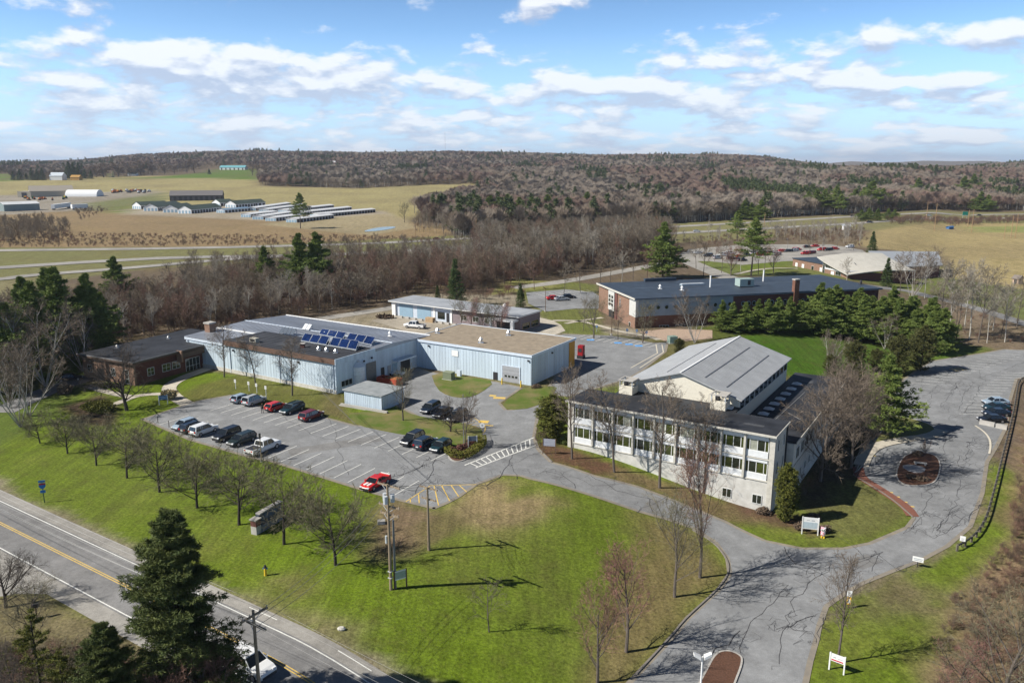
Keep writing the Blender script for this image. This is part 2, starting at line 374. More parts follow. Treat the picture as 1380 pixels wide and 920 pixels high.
# ------------------------------------------------------------------ ground cover
LAWN = (.112, .165, .011); DRYG = (.27, .225, .105); LITTER = (.15, .105, .075); WOODS = (.13, .098, .072)
COVER = [  # (polygon in photo pixels, colour, blend in metres)
 ([(-500,1300),(-500,560),(-100,560),(60,505),(112,500),(110,520),(260,500),(560,520),(800,500),(1200,560),(1380,640),(1500,1300)], LAWN, 1.5),
 ([(-200,560),(0,525),(60,505),(110,490),(115,545),(60,560),(-50,640)], (.10,.14,.025), 2),
 ([(100,478),(113,478),(113,505),(100,510),(60,500)], (.10,.16,.02), 1),
 ([(85,548),(135,530),(160,545),(150,575),(100,572)], (.085,.06,.04), 1.2),
 ([(600,668),(650,645),(700,648),(752,672),(745,700),(690,722),(650,722),(610,700)], (.27,.21,.11), 3.0),
 ([(690,652),(725,655),(722,668),(690,668)], LAWN, 2),
 ([(500,690),(535,672),(590,690),(615,700),(585,725),(545,745),(505,745),(490,715)], (.175,.125,.08), 2.5),
 ([(600,690),(625,700),(600,722),(578,735),(570,715)], (.14,.12,.05), 2),
 ([(860,692),(930,712),(962,732),(980,765),(966,794),(905,860),(850,925),(760,1000),(800,860),(850,760)], (.165,.135,.055), 3),
 ([(723,600),(770,612),(1042,690),(1075,700),(1100,725),(1060,712),(978,702),(860,656),(744,624)], (.15,.115,.055), 1.2),
 ([(726,592),(775,606),(845,630),(800,640),(744,620),(727,604)], (.11,.058,.035), .8),
 ([(960,660),(1042,688),(1095,700),(1120,715),(1105,727),(1060,712),(1000,692)], (.10,.055,.038), .8),
 ([(1090,640),(1160,600),(1180,640),(1230,690),(1180,722),(1110,724),(1080,700)], (.12,.135,.035), 2),
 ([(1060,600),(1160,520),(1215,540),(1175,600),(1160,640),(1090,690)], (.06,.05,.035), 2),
 ([(1382,560),(1375,600),(1362,640),(1350,695),(1358,724),(1328,759),(1296,790),(1268,820),(1268,863),(1255,920),(1240,1300),(2000,1300),(2000,560)], (.215,.155,.095), 2.0),
 ([(1160,790),(1205,772),(1285,800),(1268,830),(1200,828),(1165,830)], (.15,.13,.065), 3),
 ([(1332,620),(1326,665),(1310,710),(1279,736),(1241,757),(1206,770),(1164,787),(1140,801),(1116,818),(1107,843),(1112,843),(1122,822),(1146,806),(1210,776),(1246,762),(1284,741),(1316,713),(1333,665),(1338,622)], (.19,.155,.11), .6),
 # gravel shoulders of the main road
 ([(-60,625),(0,647),(52,680),(111,706),(163,729),(200,745),(300,795),(359,818),(391,832),(411,846),(463,866),(528,898),(600,935),(560,960),(-60,700)], (.26,.22,.165), 1.0),
 ([(330,800),(395,818),(450,835),(470,850),(440,865),(400,850)], (.22,.19,.10), 2.5),
 ([(370,780),(400,775),(430,790),(410,812),(375,800)], (.19,.165,.07), 3),
 ([(-90,812),(30,798),(75,796),(130,820),(200,850),(330,925),(420,975),(330,990),(60,900),(-90,890)], (.165,.14,.075), 2),
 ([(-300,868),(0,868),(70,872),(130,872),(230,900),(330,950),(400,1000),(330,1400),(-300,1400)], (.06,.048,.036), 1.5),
 # around the work yard
 ([(240,545),(262,520),(330,505),(400,520),(450,535),(455,552),(440,560),(360,548),(270,545)], (.115,.125,.03), 1.5),
 ([(440,520),(470,535),(466,556),(520,574),(545,560),(560,558),(590,566),(560,592),(430,560)], (.13,.115,.045), 1.2),
 ([(480,500),(560,480),(590,520),(600,560),(560,575),(540,550),(500,520)], (.20,.165,.125), 1),
 ([(590,440),(780,455),(740,540),(700,560),(600,560)], (.16,.15,.06), 1),
 # ground behind the workshops and about the rear building
 ([(430,428),(530,412),(560,396),(730,398),(760,430),(900,450),(870,500),(780,535),(700,470),(560,470),(430,450)], (.27,.235,.18), 2),
 ([(690,384),(760,378),(805,384),(812,450),(870,458),(900,463),(880,463),(750,448),(700,398)], (.13,.15,.04), 1.5),
 ([(680,380),(700,376),(752,380),(752,388),(700,392),(660,398)], (.22,.22,.07), 2),
 ([(806,455),(960,458),(1040,470),(1100,520),(1000,520),(880,500)], (.13,.12,.05), 1.5),
 ([(930,440),(1280,425),(1345,470),(1255,490),(1215,512),(1060,505),(960,462)], (.075,.10,.018), 2),
 ([(1000,452),(1085,450),(1170,462),(1215,470),(1190,500),(1110,515),(1040,500),(1005,475)], (.05,.115,.008), 2),
 ([(985,438),(1280,432),(1200,447),(985,452)], (.06,.085,.02), 1.5),
 ([(1270,380),(1420,420),(1420,480),(1340,470),(1290,462)], (.185,.14,.10), 2),
 ([(1240,462),(1330,468),(1322,476),(1253,487)], (.08,.15,.015), 1.2),
 ([(880,372),(975,374),(930,345),(945,336),(1165,340),(1290,358),(1400,395),(1420,425),(1309,408),(1184,385),(1050,372)], (.13,.16,.04), 3),
 ([(990,360),(1060,350),(1066,362),(1030,368)], (.12,.17,.02), 2),
 # far fields
 ([(-90,264),(-90,246),(20,244),(130,238),(250,236.5),(345,237),(350,251),(480,254),(560,250),(640,247.5),(655,255),(600,275),(562,290),(540,300),(520,310),(300,300),(180,282),(0,285)], (.33,.285,.135), 12),
 ([(140,241),(235,237.5),(285,231),(300,227.5),(343,227.5),(350,243),(290,240.5)], (.09,.16,.02), 10),
 ([(-90,234),(14,235),(15,245),(-90,246)], (.11,.19,.025), 12),
 ([(900,231),(1000,229),(1012,234),(915,237)], (.36,.30,.15), 12),
 ([(-90,286),(110,284),(180,284),(330,292),(420,294),(560,300),(610,312),(560,335),(400,333),(-90,334)], (.265,.19,.105), 6),
 ([(90,270),(220,257),(228,268),(170,280),(120,284)], (.16,.17,.07), 6),
 ([(146,280),(178,276),(200,290),(150,287)], (.13,.18,.03), 4),
 ([(-90,334),(300,333),(640,316),(660,330),(500,345),(200,362),(-90,400)], (.175,.175,.07), 4),
 ([(-90,388),(40,375),(60,390),(-90,420)], (.21,.19,.10), 4),
 ([(170,281),(250,277),(420,277),(520,285),(532,291),(500,300),(440,303),(350,297),(170,289)], (.36,.31,.24), 4),
 ([(400,297),(520,288),(548,296),(560,307),(500,317),(440,312),(350,302)], (.33,.275,.17), 4),
 ([(-90,264),(90,262),(200,256),(212,258),(205,263),(110,274),(120,283),(-90,295)], (.30,.27,.23), 5),
 ([(640,330),(900,300),(1100,292),(1300,286),(1550,284),(1550,302),(1200,312),(925,326),(700,350)], (.20,.19,.085), 5),
 ([(1040,306),(1180,310),(1170,335),(1060,326)], (.17,.13,.09), 5),
 ([(1150,330),(1175,312),(1250,300),(1300,301),(1550,300),(1550,440),(1400,392),(1340,385),(1270,372),(1275,345),(1180,335)], (.345,.275,.135), 5),
 ([(1300,306),(1550,302),(1550,314),(1320,313)], (.25,.27,.09), 6),
 ([(1270,374),(1340,384),(1550,420),(1550,490),(1380,432),(1300,408),(1262,392)], (.13,.155,.05), 3),
]
def poly_sd(px, py, poly):
    """signed distance to a polygon, negative inside"""
    d2 = np.full(px.shape, 1e18); ins = np.zeros(px.shape, bool); n = len(poly)
    for i in range(n):
        ax, ay = poly[i]; bx, by = poly[(i+1) % n]
        ex, ey = bx-ax, by-ay; wx, wy = px-ax, py-ay
        t = np.clip((wx*ex+wy*ey)/(ex*ex+ey*ey+1e-12), 0, 1)
        d2 = np.minimum(d2, (wx-ex*t)**2+(wy-ey*t)**2)
        c = (ay > py) != (by > py)
        with np.errstate(divide='ignore', invalid='ignore'):
            xi = ax+(py-ay)*ex/(ey if ey else 1e-12)
        ins ^= c & (px < xi)
    return np.where(ins, -1, 1)*np.sqrt(d2)
def inside(px, py, poly): return poly_sd(np.asarray(px, float), np.asarray(py, float), poly) < 0
def build_ground():
    def grow(a, step, end, g):
        o = [a]
        while abs(o[-1]) < abs(end): step *= g; o.append(o[-1]+step*(1 if end > 0 else -1))
        return o[1:]
    xs = list(np.arange(-135, 136, 1.25)); xs = grow(xs[0], 1.25, -9000, 1.07)[::-1]+xs+grow(xs[-1], 1.25, 9000, 1.07)
    ys = list(np.arange(30, 210, 1.25)); ys += list(np.arange(210, 460, 3.0)); ys = [-60, -20, 10]+ys+grow(ys[-1], 3, 14000, 1.035)
    X, Y = np.meshgrid(np.array(xs, float), np.array(ys, float)); Z = Tn(X, Y)
    nx, ny = len(xs), len(ys)
    me = bpy.data.meshes.new('ground'); co = np.stack([X, Y, Z], -1).reshape(-1, 3)
    i = np.arange(ny-1)[:, None]*nx+np.arange(nx-1)[None]; q = np.stack([i, i+1, i+nx+1, i+nx], -1).reshape(-1, 4)
    me.vertices.add(len(co)); me.vertices.foreach_set('co', co.astype('f').ravel())
    me.loops.add(q.size); me.loops.foreach_set('vertex_index', q.astype('i').ravel())
    me.polygons.add(len(q)); me.polygons.foreach_set('loop_start', np.arange(0, q.size, 4, dtype='i'))
    me.polygons.foreach_set('use_smooth', np.ones(len(q), bool)); me.update(calc_edges=True)
    col = np.empty((len(co), 4), 'f'); col[:, :3] = WOODS; col[:, 3] = 1
    px, py = co[:, 0], co[:, 1]
    wob = np.array([noise.noise(Vector((a*.12, b*.12, 3))) + .5*noise.noise(Vector((a*.5, b*.5, 9))) if b < 260 and abs(a) < 200 else 0 for a, b in zip(px, py)])
    for poly, c, bl in COVER:
        pw = P2(poly); ax = [p[0] for p in pw]; ay = [p[1] for p in pw]
        s = (px > min(ax)-bl*3) & (px < max(ax)+bl*3) & (py > min(ay)-bl*3) & (py < max(ay)+bl*3)
        if not s.any(): continue
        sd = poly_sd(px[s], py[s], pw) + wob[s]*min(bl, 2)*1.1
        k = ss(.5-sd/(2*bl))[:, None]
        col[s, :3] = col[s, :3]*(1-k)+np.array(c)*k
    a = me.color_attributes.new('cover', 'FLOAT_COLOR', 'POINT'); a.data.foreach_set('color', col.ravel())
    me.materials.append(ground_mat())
    o = link('ground', me); tag(o, kind='structure'); return o
build_ground()

# ------------------------------------------------------------------ paving
ASPH = paving_mat('worn_asphalt', (.232, .237, .243)); ASPH2 = paving_mat('road_asphalt', (.215, .212, .21)); SHOULD = paving_mat('shoulder_paving', (.31, .295, .27))
GRAV = paving_mat('yard_gravel', (.36, .32, .26)); CONC = paving_mat('concrete_walk', (.47, .43, .36)); FARR = paving_mat('pale_road', (.31, .295, .27))
WHITEP = mat('white_road_paint', (.72, .72, .68), .7, var=.2, scale=6); YELP = mat('yellow_road_paint', (.68, .47, .12), .7, var=.22, scale=6)
BLUEP = mat('blue_road_paint', (.10, .33, .72), .7, var=.15); CRACK = mat('crack_sealant', (.05, .05, .055), .7, var=.3)
KERB = mat('kerb_granite', (.42, .40, .37), .85, var=.2, scale=5); BRICKP = mat('brick_paving', (.20, .085, .06), .85, var=.25, scale=8)
MULCH = mat('bark_mulch', (.11, .055, .035), .95, var=.35, scale=6, bump=.6)
LAWNM = mat('short_grass', (.10, .16, .016), .95, scale=.6, col2=(.17, .175, .05), bump=.5)
DRYM = mat('worn_grass', (.085, .13, .014), .95, scale=.22, col2=(.20, .165, .07), bump=.5, detail=10, thr=(.40, .66))
def surf(name, poly, m, off, lab=None, smooth=0):
    pw = P2(poly)
    if smooth: pw = smooth_ring(pw, smooth)
    o = sheet(MB(), pw, off).build(name, m); tag(o, lab, kind='structure'); return o
lot_px = [(190,565),(253,592.5),(340,618),(362,621.5),(492,662),(535,674),(585,686),(604,678),(620,669.5),(644,652.6),(678,640.5),(700,641.5),(714.6,646),(773,661),(861,690),
 (900,701),(933,712),(962,730),(978,752),(981,773),(966,794),(924,832),(905,856),(848,916),(760,1010),(640,1180),(960,1180),(1088,925),(1095,891),(1103,863),(1107,843),(1116,818),(1140,801),(1164,787),(1206,770),(1241,757),(1279,736.5),(1310,710),(1326,665),(1332,623),
 (1344,603),(1357,577),(1362,542),(1371,511),(1420,500),(1500,500),(1500,470),(1380,471.5),(1352,470.5),(1322,476),(1253,486.5),(1215,512),(1195,545),(1210,566),(1160,600),(1150,640),(1159,646),(1199,670),(1230,697),(1220,710),(1171,731),(1136,738),(1081,738),(1032,728),(978,702),(940,686),(900,670),(860,655),(800,640),(744,622.5),(727,606),(721,589),
 (726,560),(745,532),(765,535),(846,511),(867,499),(898,474),(901,461),(882,462),(824,452),(755,450),(762,485),(745,512),(719,548),(683,552.5),(674,543),(705,522),(668,514),(630,512),(577,500),(560,492),(520,500),(500,530),(560,560),(540,575),(479,573),(438,562),(400,551),(357,549.5),(314,531.5),(268,539.5),(243,547)]
LOT = surf('parking_lot', lot_px, ASPH, .04)
# main road
yA, yB = G(0, 705), G(417, 918); rd = (yB-yA).normalized(); rn = Vector((-rd.y, rd.x, 0))
def lat(px, py): return (G(px, py)-yA).dot(rn)
def road_line(o_, t0=-80, t1=95): return [tuple((yA+rd*t+rn*o_)[:2]) for t in (t0, t1)]
wt, wb = lat(98, 721), lat(65, 773); et = (lat(163, 731)+lat(411, 848))/2; eb = wb-2.2
road = MB(); ribbon(road, road_line(0), et-eb, .035, shift=(et+eb)/2); SHO = road.build('road_shoulder', SHOULD); tag(SHO, kind='structure')
road = MB(); ribbon(road, road_line(0), wt-wb+.5, .05, shift=(wt+wb)/2); ROAD = road.build('main_road', ASPH2); tag(ROAD, kind='structure')
def mark(parent, name, pts, w_, m, off, shift=0):
    return ribbon(MB(), pts, w_, off, shift=shift).build(name, m, parent)
mark(ROAD, 'edge_line', road_line(0), .13, WHITEP, .062, wt); mark(ROAD, 'edge_line', road_line(0), .13, WHITEP, .062, wb)
for s in (-.13, .13): mark(ROAD, 'centre_line', road_line(0), .11, YELP, .062, s)
for t in (40, 52, 64, 76): 
    mark(SHO, 'joint_line', [tuple((yA+rd*(t+a)+rn*(wt+1.2))[:2]) for a in (0, 4)], .1, WHITEP, .05)
surf('driveway', [(-60,730),(0,742),(60,775),(100,800),(165,838),(150,850),(110,820),(70,800),(20,800),(-60,815)], SHOULD, .02)
# other paving
def path(name, px, w_, m, off=.05, kind='structure', parent=None, sm=2):
    o = ribbon(MB(), smooth_line(P2(px), sm), w_, off).build(name, m, parent)
    if not parent: tag(o, kind=kind)
    return o
path('footpath', [(343,700),(343,700)], .1, CONC) if False else None
path('footpath', [(146,547),(160,543),(180,534),(203,531),(226,531)], 1.7, CONC, .062)
path('footpath', [(297,491),(268,501),(244,510),(229,519),(227,527),(238,537),(253,545)], 2.6, CONC, .068)
path('footpath', [(117,520),(140,527),(165,533),(178,535)], 1.8, CONC, .05)
path('access_road', [(385,437),(436,429),(490,421),(535,414),(560,405)], 5, FARR, .05)
path('drive_lane', [(0,556),(51,531),(114,510),(150,500)], 5, ASPH2, .05)
surf('work_yard', [(500,432),(530,424),(700,446),(720,447),(720,462),(600,448),(560,450)], GRAV, .03)
surf('plaza', [(707,446),(743,453),(762,446),(756,438),(745,432),(727,428),(718,432)], CONC, .06)
path('footpath', [(745,432),(770,432),(786,433),(815,441),(841,448),(874,453),(888,458)], 1.6, CONC, .06)
path('footpath', [(762,436),(790,431),(812,428)], 1.5, CONC, .06)
surf('brick_plaza', [(862,447),(900,443),(960,445),(960,456),(905,462),(872,453)], mat('buff_pavers', (.40,.30,.23), .9, var=.2), .05)
SIDE = surf('side_parking', [(709,394),(763,390),(800,394),(812,402),(812,416),(775,416),(735,420),(712,409)], ASPH, .05)
path('rear_road', [(690,388),(751,381),(820,369),(883,357),(915,351),(930,340)], 6.5, FARR, .06)
path('rear_road', [(915,346),(935,356),(960,366),(990,378)], 8, FARR, .08)
FARLOT = surf('far_parking_lot', [(915,352),(928,336),(1000,329.5),(1120,329.5),(1162,337),(1172,344),(1105,350),(1060,352),(1000,357),(955,352)], FARR, .05)
path('footpath', [(990,370),(1015,364),(1045,361),(1075,362)], 2, CONC, .06)
path('campus_road', [(1150,384),(1184,387),(1223,391),(1250,399),(1309,413),(1380,436),(1460,462)], 5.0, ASPH2, .06)
H1 = path('highway', [(-400,341),(-150,340),(0,337.5),(246,335),(487,329),(586,324),(700,317.5),(910,305.5),(1030,299),(1152,291.8),(1309,289.5),(1380,288.8),(1800,286)], 10.5, FARR, .15, sm=1)
H2 = path('highway', [(-400,384),(-150,371),(0,361),(122,353),(238,347),(400,345),(520,340.5),(596,335),(644,331),(700,327),(918,314),(1030,308),(1167,300.5),(1284,295.4),(1380,293.4),(1800,289)], 10.5, FARR, .18, sm=1)
H3 = path('highway_ramp', [(-300,400),(0,377),(38,371.5),(142,364),(203,359),(300,350),(400,345)], 8, FARR, .21, sm=1)
# kerbed beds and islands lying on the lot
def bed(name, pxs, m, h=.13, kerb=True, sm=2):
    pw = smooth_ring(P2(pxs), sm)
    mb = MB(); 
    if sum(pw[i][0]*pw[(i+1) % len(pw)][1]-pw[(i+1) % len(pw)][0]*pw[i][1] for i in range(len(pw))) < 0: pw = pw[::-1]
    if kerb:
        inner = [p for p in offset_line(pw+[pw[0]], .18)[:-1]]
        sheet(mb, inner, h+.02, 0); o = mb.build(name, m); tag(o, kind='structure')
        k = MB(); skirt(k, pw, .0, h)
        n = len(pw)
        for i in range(n):
            a, b, c, d_ = pw[i], pw[(i+1) % n], inner[(i+1) % n], inner[i]
            z = Tn([a[0], b[0], c[0], d_[0]], [a[1], b[1], c[1], d_[1]]); k.poly([(*q, z[j]+h+.025) for j, q in enumerate((a, b, c, d_))])
        k.build('kerb', KERB, o)
    else:
        sheet(mb, pw, h); skirt(mb, pw, 0, h); o = mb.build(name, m); tag(o, kind='structure')
    return o
bed('mulch_island', [(1213,620),(1206,638),(1210,650),(1226,656),(1258,654),(1267,640),(1268,622),(1258,612),(1238,610),(1222,612)], MULCH)
bed('mulch_island', [(930,940),(950,905),(963,880),(980,876),(997,882),(1003,891),(990,925),(975,965)], MULCH)
bed('grass_strip', [(466,557),(480,573),(526,583),(570,590),(600,596),(606,612),(626,620.5),(650,604),(650,585),(648,577),(628,571),(590,566),(560,560),(539,553),(500,545),(490,556)], DRYM, .10, False, 1)
bed('hedge_bed', [(602,616),(612,623.5),(628,621),(652,604),(650,592),(630,596),(608,606)], MULCH, .135, True, 2)
bed('grass_patch', [(580,500.5),(588,524),(604,534),(628,537),(648,530),(668,514),(640,510)], DRYM, .08, False, 1)
bed('grass_patch', [(706,522),(676,544),(684,553),(719,550),(745,533),(752,520),(725,522)], DRYM, .08, False, 1)
bed('grass_island', [(1150,640),(1168,606),(1182,590),(1195,566),(1205,560),(1236,566),(1256,573),(1262,580),(1255,587),(1223,591),(1182,600),(1172,612),(1160,632)], mat('island_grass', (.11,.13,.03), .95, scale=.5, col2=(.17,.15,.06)), .10, True, 1)
path('footpath', [(1160,628),(1167,611),(1182,600),(1222,592),(1256,588),(1270,580)], 2.2, CONC, .155)
path('brick_walk', [(1156,630),(1159,643),(1180,656),(1202,670),(1222,684),(1230,696)], 1.6, BRICKP, .09, sm=1)
# painted marks -------------------------------------------------------------
def V2(p): g = G(*p); return Vector((g.x, g.y))
def strip(parent, a, b, w_, m, off=.055, name='parking_line'):
    return ribbon(MB(), [tuple(a), tuple(b)], w_, off).build(name, m, parent)
a0, a1 = V2((326, 563)), V2((523, 608)); ld = V2((453, 567.4))-V2((418.4, 580.3))
for k in range(-3, 16):
    a = a0.lerp(a1, k/12); strip(LOT, a, a+ld, .12, WHITEP)
b0, b1 = V2((215, 572.5)), V2((508.7, 662)); n_ = round((b1-b0).length/((V2((508.7,662))-V2((373.7,622))).length/7))
ld2 = V2((411.8, 605.4))-V2((373.7, 622))
for k in range(0, n_+2):
    a = b0.lerp(b1, k/n_); strip(LOT, a, a+ld2, .12, WHITEP)
tri = [(547,676),(580,654.5),(642,653)]
strip(LOT, V2(tri[0]), V2(tri[1]), .14, YELP, name='yellow_line'); strip(LOT, V2(tri[1]), V2(tri[2]), .14, YELP, name='yellow_line')
for p, q in (((564,666),(565,678)),((553,671),(553,677)),((585,655),(591,681)),((595,654),(606,675)),((608,654),(618,669)),((619,654),(629,663))): strip(LOT, V2(p), V2(q), .14, YELP, name='yellow_line')
zl = [(V2((626,627)), V2((720,589.5))), (V2((641,630.5)), V2((722,600)))]
for a, b in zl: strip(LOT, a, b, .22, WHITEP, name='crossing_line')
for k in range(1, 14):
    f = k/14; strip(LOT, zl[0][0].lerp(zl[0][1], f), zl[1][0].lerp(zl[1][1], max(f-.03, 0)), .18, WHITEP, name='crossing_bar')
arc = smooth_line(P2([(639,563.5),(648,569),(654,575),(654,581),(649,585)]), 2); ribbon(MB(), arc, .16, .055).build('yellow_line', YELP, LOT)
for k in range(6): 
    p = V2((604+k*5.5, 572.5+k*1.5)); strip(LOT, p, V2((637+k*3.2, 564.2+k*2.8)), .1, YELP, name='yellow_line')
for c in ((652,568,1.6,1.3),(664,533,1.2,.9),(673,536,2.2,1.1),(658,573,1.6,.5)):
    v = V2(c[:2]); strip(LOT, v-Vector((c[2]/2, 0)), v+Vector((c[2]/2, -.3)), c[3], YELP, name='yellow_patch')
# rear row beside the rear building
for k in range(11):
    p = V2((772+k*10.2, 456.5+k*1.15)); strip(LOT, p, p+Vector((3.4, 4.3)), .13, WHITEP)
for p in ((768,456),(792,458.5),(829,462.5),(844,464.5),(857,466.5)):
    v = V2(p); strip(LOT, v+Vector((-.2,.3)), v+Vector((1.6, .3)), 1.4, BLUEP, .06, 'accessible_symbol')
for p, q in (((850,496),(886,476)),((886,476),(884,464)),((862,496),(894,475)),((894,475),(892,464))): strip(LOT, V2(p), V2(q), .25, mat('pale_kerb', (.6,.55,.45), .8), .07, 'kerb_edge')
# right lot stalls
for k in range(16):
    a = V2((1338-k*2.2, 559)).lerp(V2((1402, 497)), k/17); strip(LOT, a+Vector((-1.2, 0)), a+Vector((-6.0, .6)), .11, WHITEP)
for k in range(15):
    a = V2((1222,515)).lerp(V2((1352,474)), k/15); strip(LOT, a+Vector((.3, -.2)), a+Vector((5.2, -2.2)), .11, WHITEP)
for k in range(4):
    v = V2((1279,497)).lerp(V2((1290,495)), k/3); strip(LOT, v, v+Vector((.9,-2.2)), .35, YELP, .062, 'yellow_mark')
for p in ((1162,608),(1166,604),(1190,596),(1205,593),(1222,592),(1238,589.6),(1166,613),(1187,662),(1196,668),(1215,681),(1206,675)):
    v = V2(p); strip(LOT, v, v+Vector((1.5,-.5)), .35, YELP, .06, 'yellow_mark')
for k in range(9):
    v = V2((722,396)).lerp(V2((790,391)), k/8); strip(SIDE, v, v+Vector((4,-7)), .15, WHITEP, .07)
# sealed cracks: wandering thin bands
def crack(px_pts, w_=.07, wob=.5, parent=LOT, off=.052, seed=0, mb=None):
    rnd = random.Random(seed); pts = P2(px_pts); out = []
    for i in range(len(pts)-1):
        a, b = pts[i], pts[i+1]; n = max(2, int(math.hypot(a[0]-b[0], a[1]-b[1])/1.2))
        for j in range(n):
            t = j/n; out.append((a[0]+(b[0]-a[0])*t+rnd.uniform(-wob, wob)*.5, a[1]+(b[1]-a[1])*t+rnd.uniform(-wob, wob)*.5))
    out.append(pts[-1]); ribbon(mb, out, w_, off); return mb
CR = [[(1055,738),(1070,760),(1100,765)],[(1122,764),(1090,785),(1072,805),(1062,830),(1055,860),(1050,895)],[(1060,790),(1040,812),(1018,832),(1003,850),(998,880)],[(1000,850),(970,875),(950,890)],
 [(1120,780),(1100,768),(1075,765),(1055,758)],[(1045,850),(1060,845),(1090,852),(1100,866)],[(1052,848),(1080,838),(1095,830)],[(1110,830),(1104,845),(1106,862)],[(1140,770),(1165,752),(1190,744),(1175,770)],
 [(1165,752),(1150,760),(1120,758)],[(1215,770),(1190,755),(1178,742)],[(1255,665),(1246,690),(1228,712)],[(1247,690),(1275,700),(1262,715)],[(1228,712),(1260,725),(1290,705),(1315,690)],[(1296,645),(1288,680),(1281,692),(1262,712)],
 [(1281,692),(1300,702),(1320,680)],[(1275,592),(1270,620),(1262,655)],[(1275,592),(1305,596),(1303,618)],[(1305,596),(1335,600)],[(1293,615),(1292,628),(1320,632),(1325,636)],[(1270,650),(1300,655),(1315,652)],[(1262,630),(1290,635),(1302,640)],
 [(1292,515),(1280,530),(1268,548)],[(1307,520),(1297,535),(1292,552)],[(1310,515),(1322,520),(1313,540),(1300,555)],[(1222,518),(1255,528),(1252,545),(1243,550)],[(1255,528),(1280,530)],[(1232,500),(1270,512),(1290,522)],[(1285,505),(1320,510),(1350,500),(1380,488)],[(1258,510),(1280,502),(1330,492),(1380,478)],
 [(735,635),(760,640),(776,658)],[(700,645),(690,625),(720,612)],[(770,641),(800,655),(840,652)],[(690,612),(676,640),(655,655)],[(655,655),(590,650),(540,655)],[(610,615),(570,628),(500,655)],[(570,628),(545,640),(500,650)],[(640,560),(660,590),(690,612)],[(440,560),(452,580),(458,610),(470,640)],
 [(620,600),(590,615),(580,640),(560,665)],[(760,640),(745,632),(722,640)],[(860,690),(900,668)],[(795,640),(830,660),(875,672),(880,690)],[(875,672),(905,680),(930,700)],[(380,560),(430,590),(500,600)],[(500,600),(560,610),(600,625)],[(1120,720),(1150,735),(1165,752)]]
cm = MB()
for i, c in enumerate(CR): crack(c, .06 if i % 3 else .095, .7, mb=cm, seed=i)
rr = random.Random(8)
for i in range(280):   # finer cracks
    base = rr.choice(CR[:36] if i % 3 else CR); p = rr.choice(base); c = [(p[0], p[1])]
    for j in range(rr.randint(2, 5)): c.append((c[-1][0]+rr.uniform(-14, 14), c[-1][1]+rr.uniform(-7, 7)))
    crack(c, .038, .6, mb=cm, seed=100+i)
o = cm.build('sealed_cracks', CRACK, LOT); o['kind'] = 'stuff'
eg = MB(); lw = P2(lot_px)
for i in range(len(lw)):
    a, b = lw[i], lw[(i+1) % len(lw)]
    if math.hypot(a[0]-b[0], a[1]-b[1]) > .3: ribbon(eg, [a, b], .55, .0445, shift=.2)
o = eg.build('edge_grit', mat('edge_grit', (.20, .185, .165), .95, scale=.9, col2=(.29, .25, .19), detail=9), LOT); o['kind'] = 'stuff'
pm = MB()   # darker repair patches
for p, w1, l1, a in (((880,680),5,1.6,60),((1165,757),3.5,2.2,30),((452,600),3.0,14,118)):
    v = V2(p); dr = Vector((math.cos(R(a)), math.sin(R(a)))); ribbon(pm, [tuple(v-dr*w1/2), tuple(v+dr*w1/2)], l1, .046)
pm.build('repair_patch', paving_mat('patch_asphalt', (.205,.203,.20)), LOT)
# ------------------------------------------------------------------ trees
ORD = 'leftmost|second from the left|third from the left|fourth from the left|fifth from the left|sixth from the left|seventh from the left|eighth from the left|ninth from the left|tenth from the left'.split('|')
ORD += [q+' from the left' for q in 'eleventh twelfth thirteenth fourteenth fifteenth sixteenth seventeenth eighteenth nineteenth twentieth'.split()]+['twenty-'+q+' from the left' for q in 'first second third fourth fifth sixth seventh eighth ninth'.split()]+['thirtieth from the left']+['thirty-'+q+' from the left' for q in 'first second third fourth fifth sixth seventh eighth ninth'.split()]+['fortieth from the left']
def rank(v, allv): return ORD[min(sorted(allv).index(v), len(ORD)-1)]
def bark(name, c, v=.3): return mat(name, c, .95, var=v, scale=7, stretch=(1, 1, .25), bump=.4)
BK_GREY = bark('bark_grey', (.12, .10, .085)); BK_DARK = bark('bark_dark', (.055, .045, .038)); BK_PALE = bark('bark_pale', (.40, .38, .34)); BK_WHITE = bark('bark_birch', (.36, .34, .31), .4)
BK_RED = bark('bark_reddish', (.16, .10, .085))
def twm(n, c): return mat(n, c, .95, var=.3, scale=.8)
TW = {'olive': twm('twigs_olive', (.15, .135, .085)), 'grey': twm('twigs_grey', (.17, .135, .105)), 'red': twm('twigs_red', (.20, .115, .085)), 'pale': twm('twigs_pale', (.34, .30, .25)),
      'brown': twm('twigs_brown', (.15, .105, .075)), 'dark': twm('twigs_dark', (.075, .06, .05)), 'pink': twm('twigs_pink', (.24, .125, .105))}
def rdir(d, ang, rnd, up=0.0):
    u = d.orthogonal().normalized(); w_ = d.cross(u); t = rnd.uniform(0, 2*math.pi)
    v = d*math.cos(ang)+(u*math.cos(t)+w_*math.sin(t))*math.sin(ang)
    v.z += up; return v.normalized()
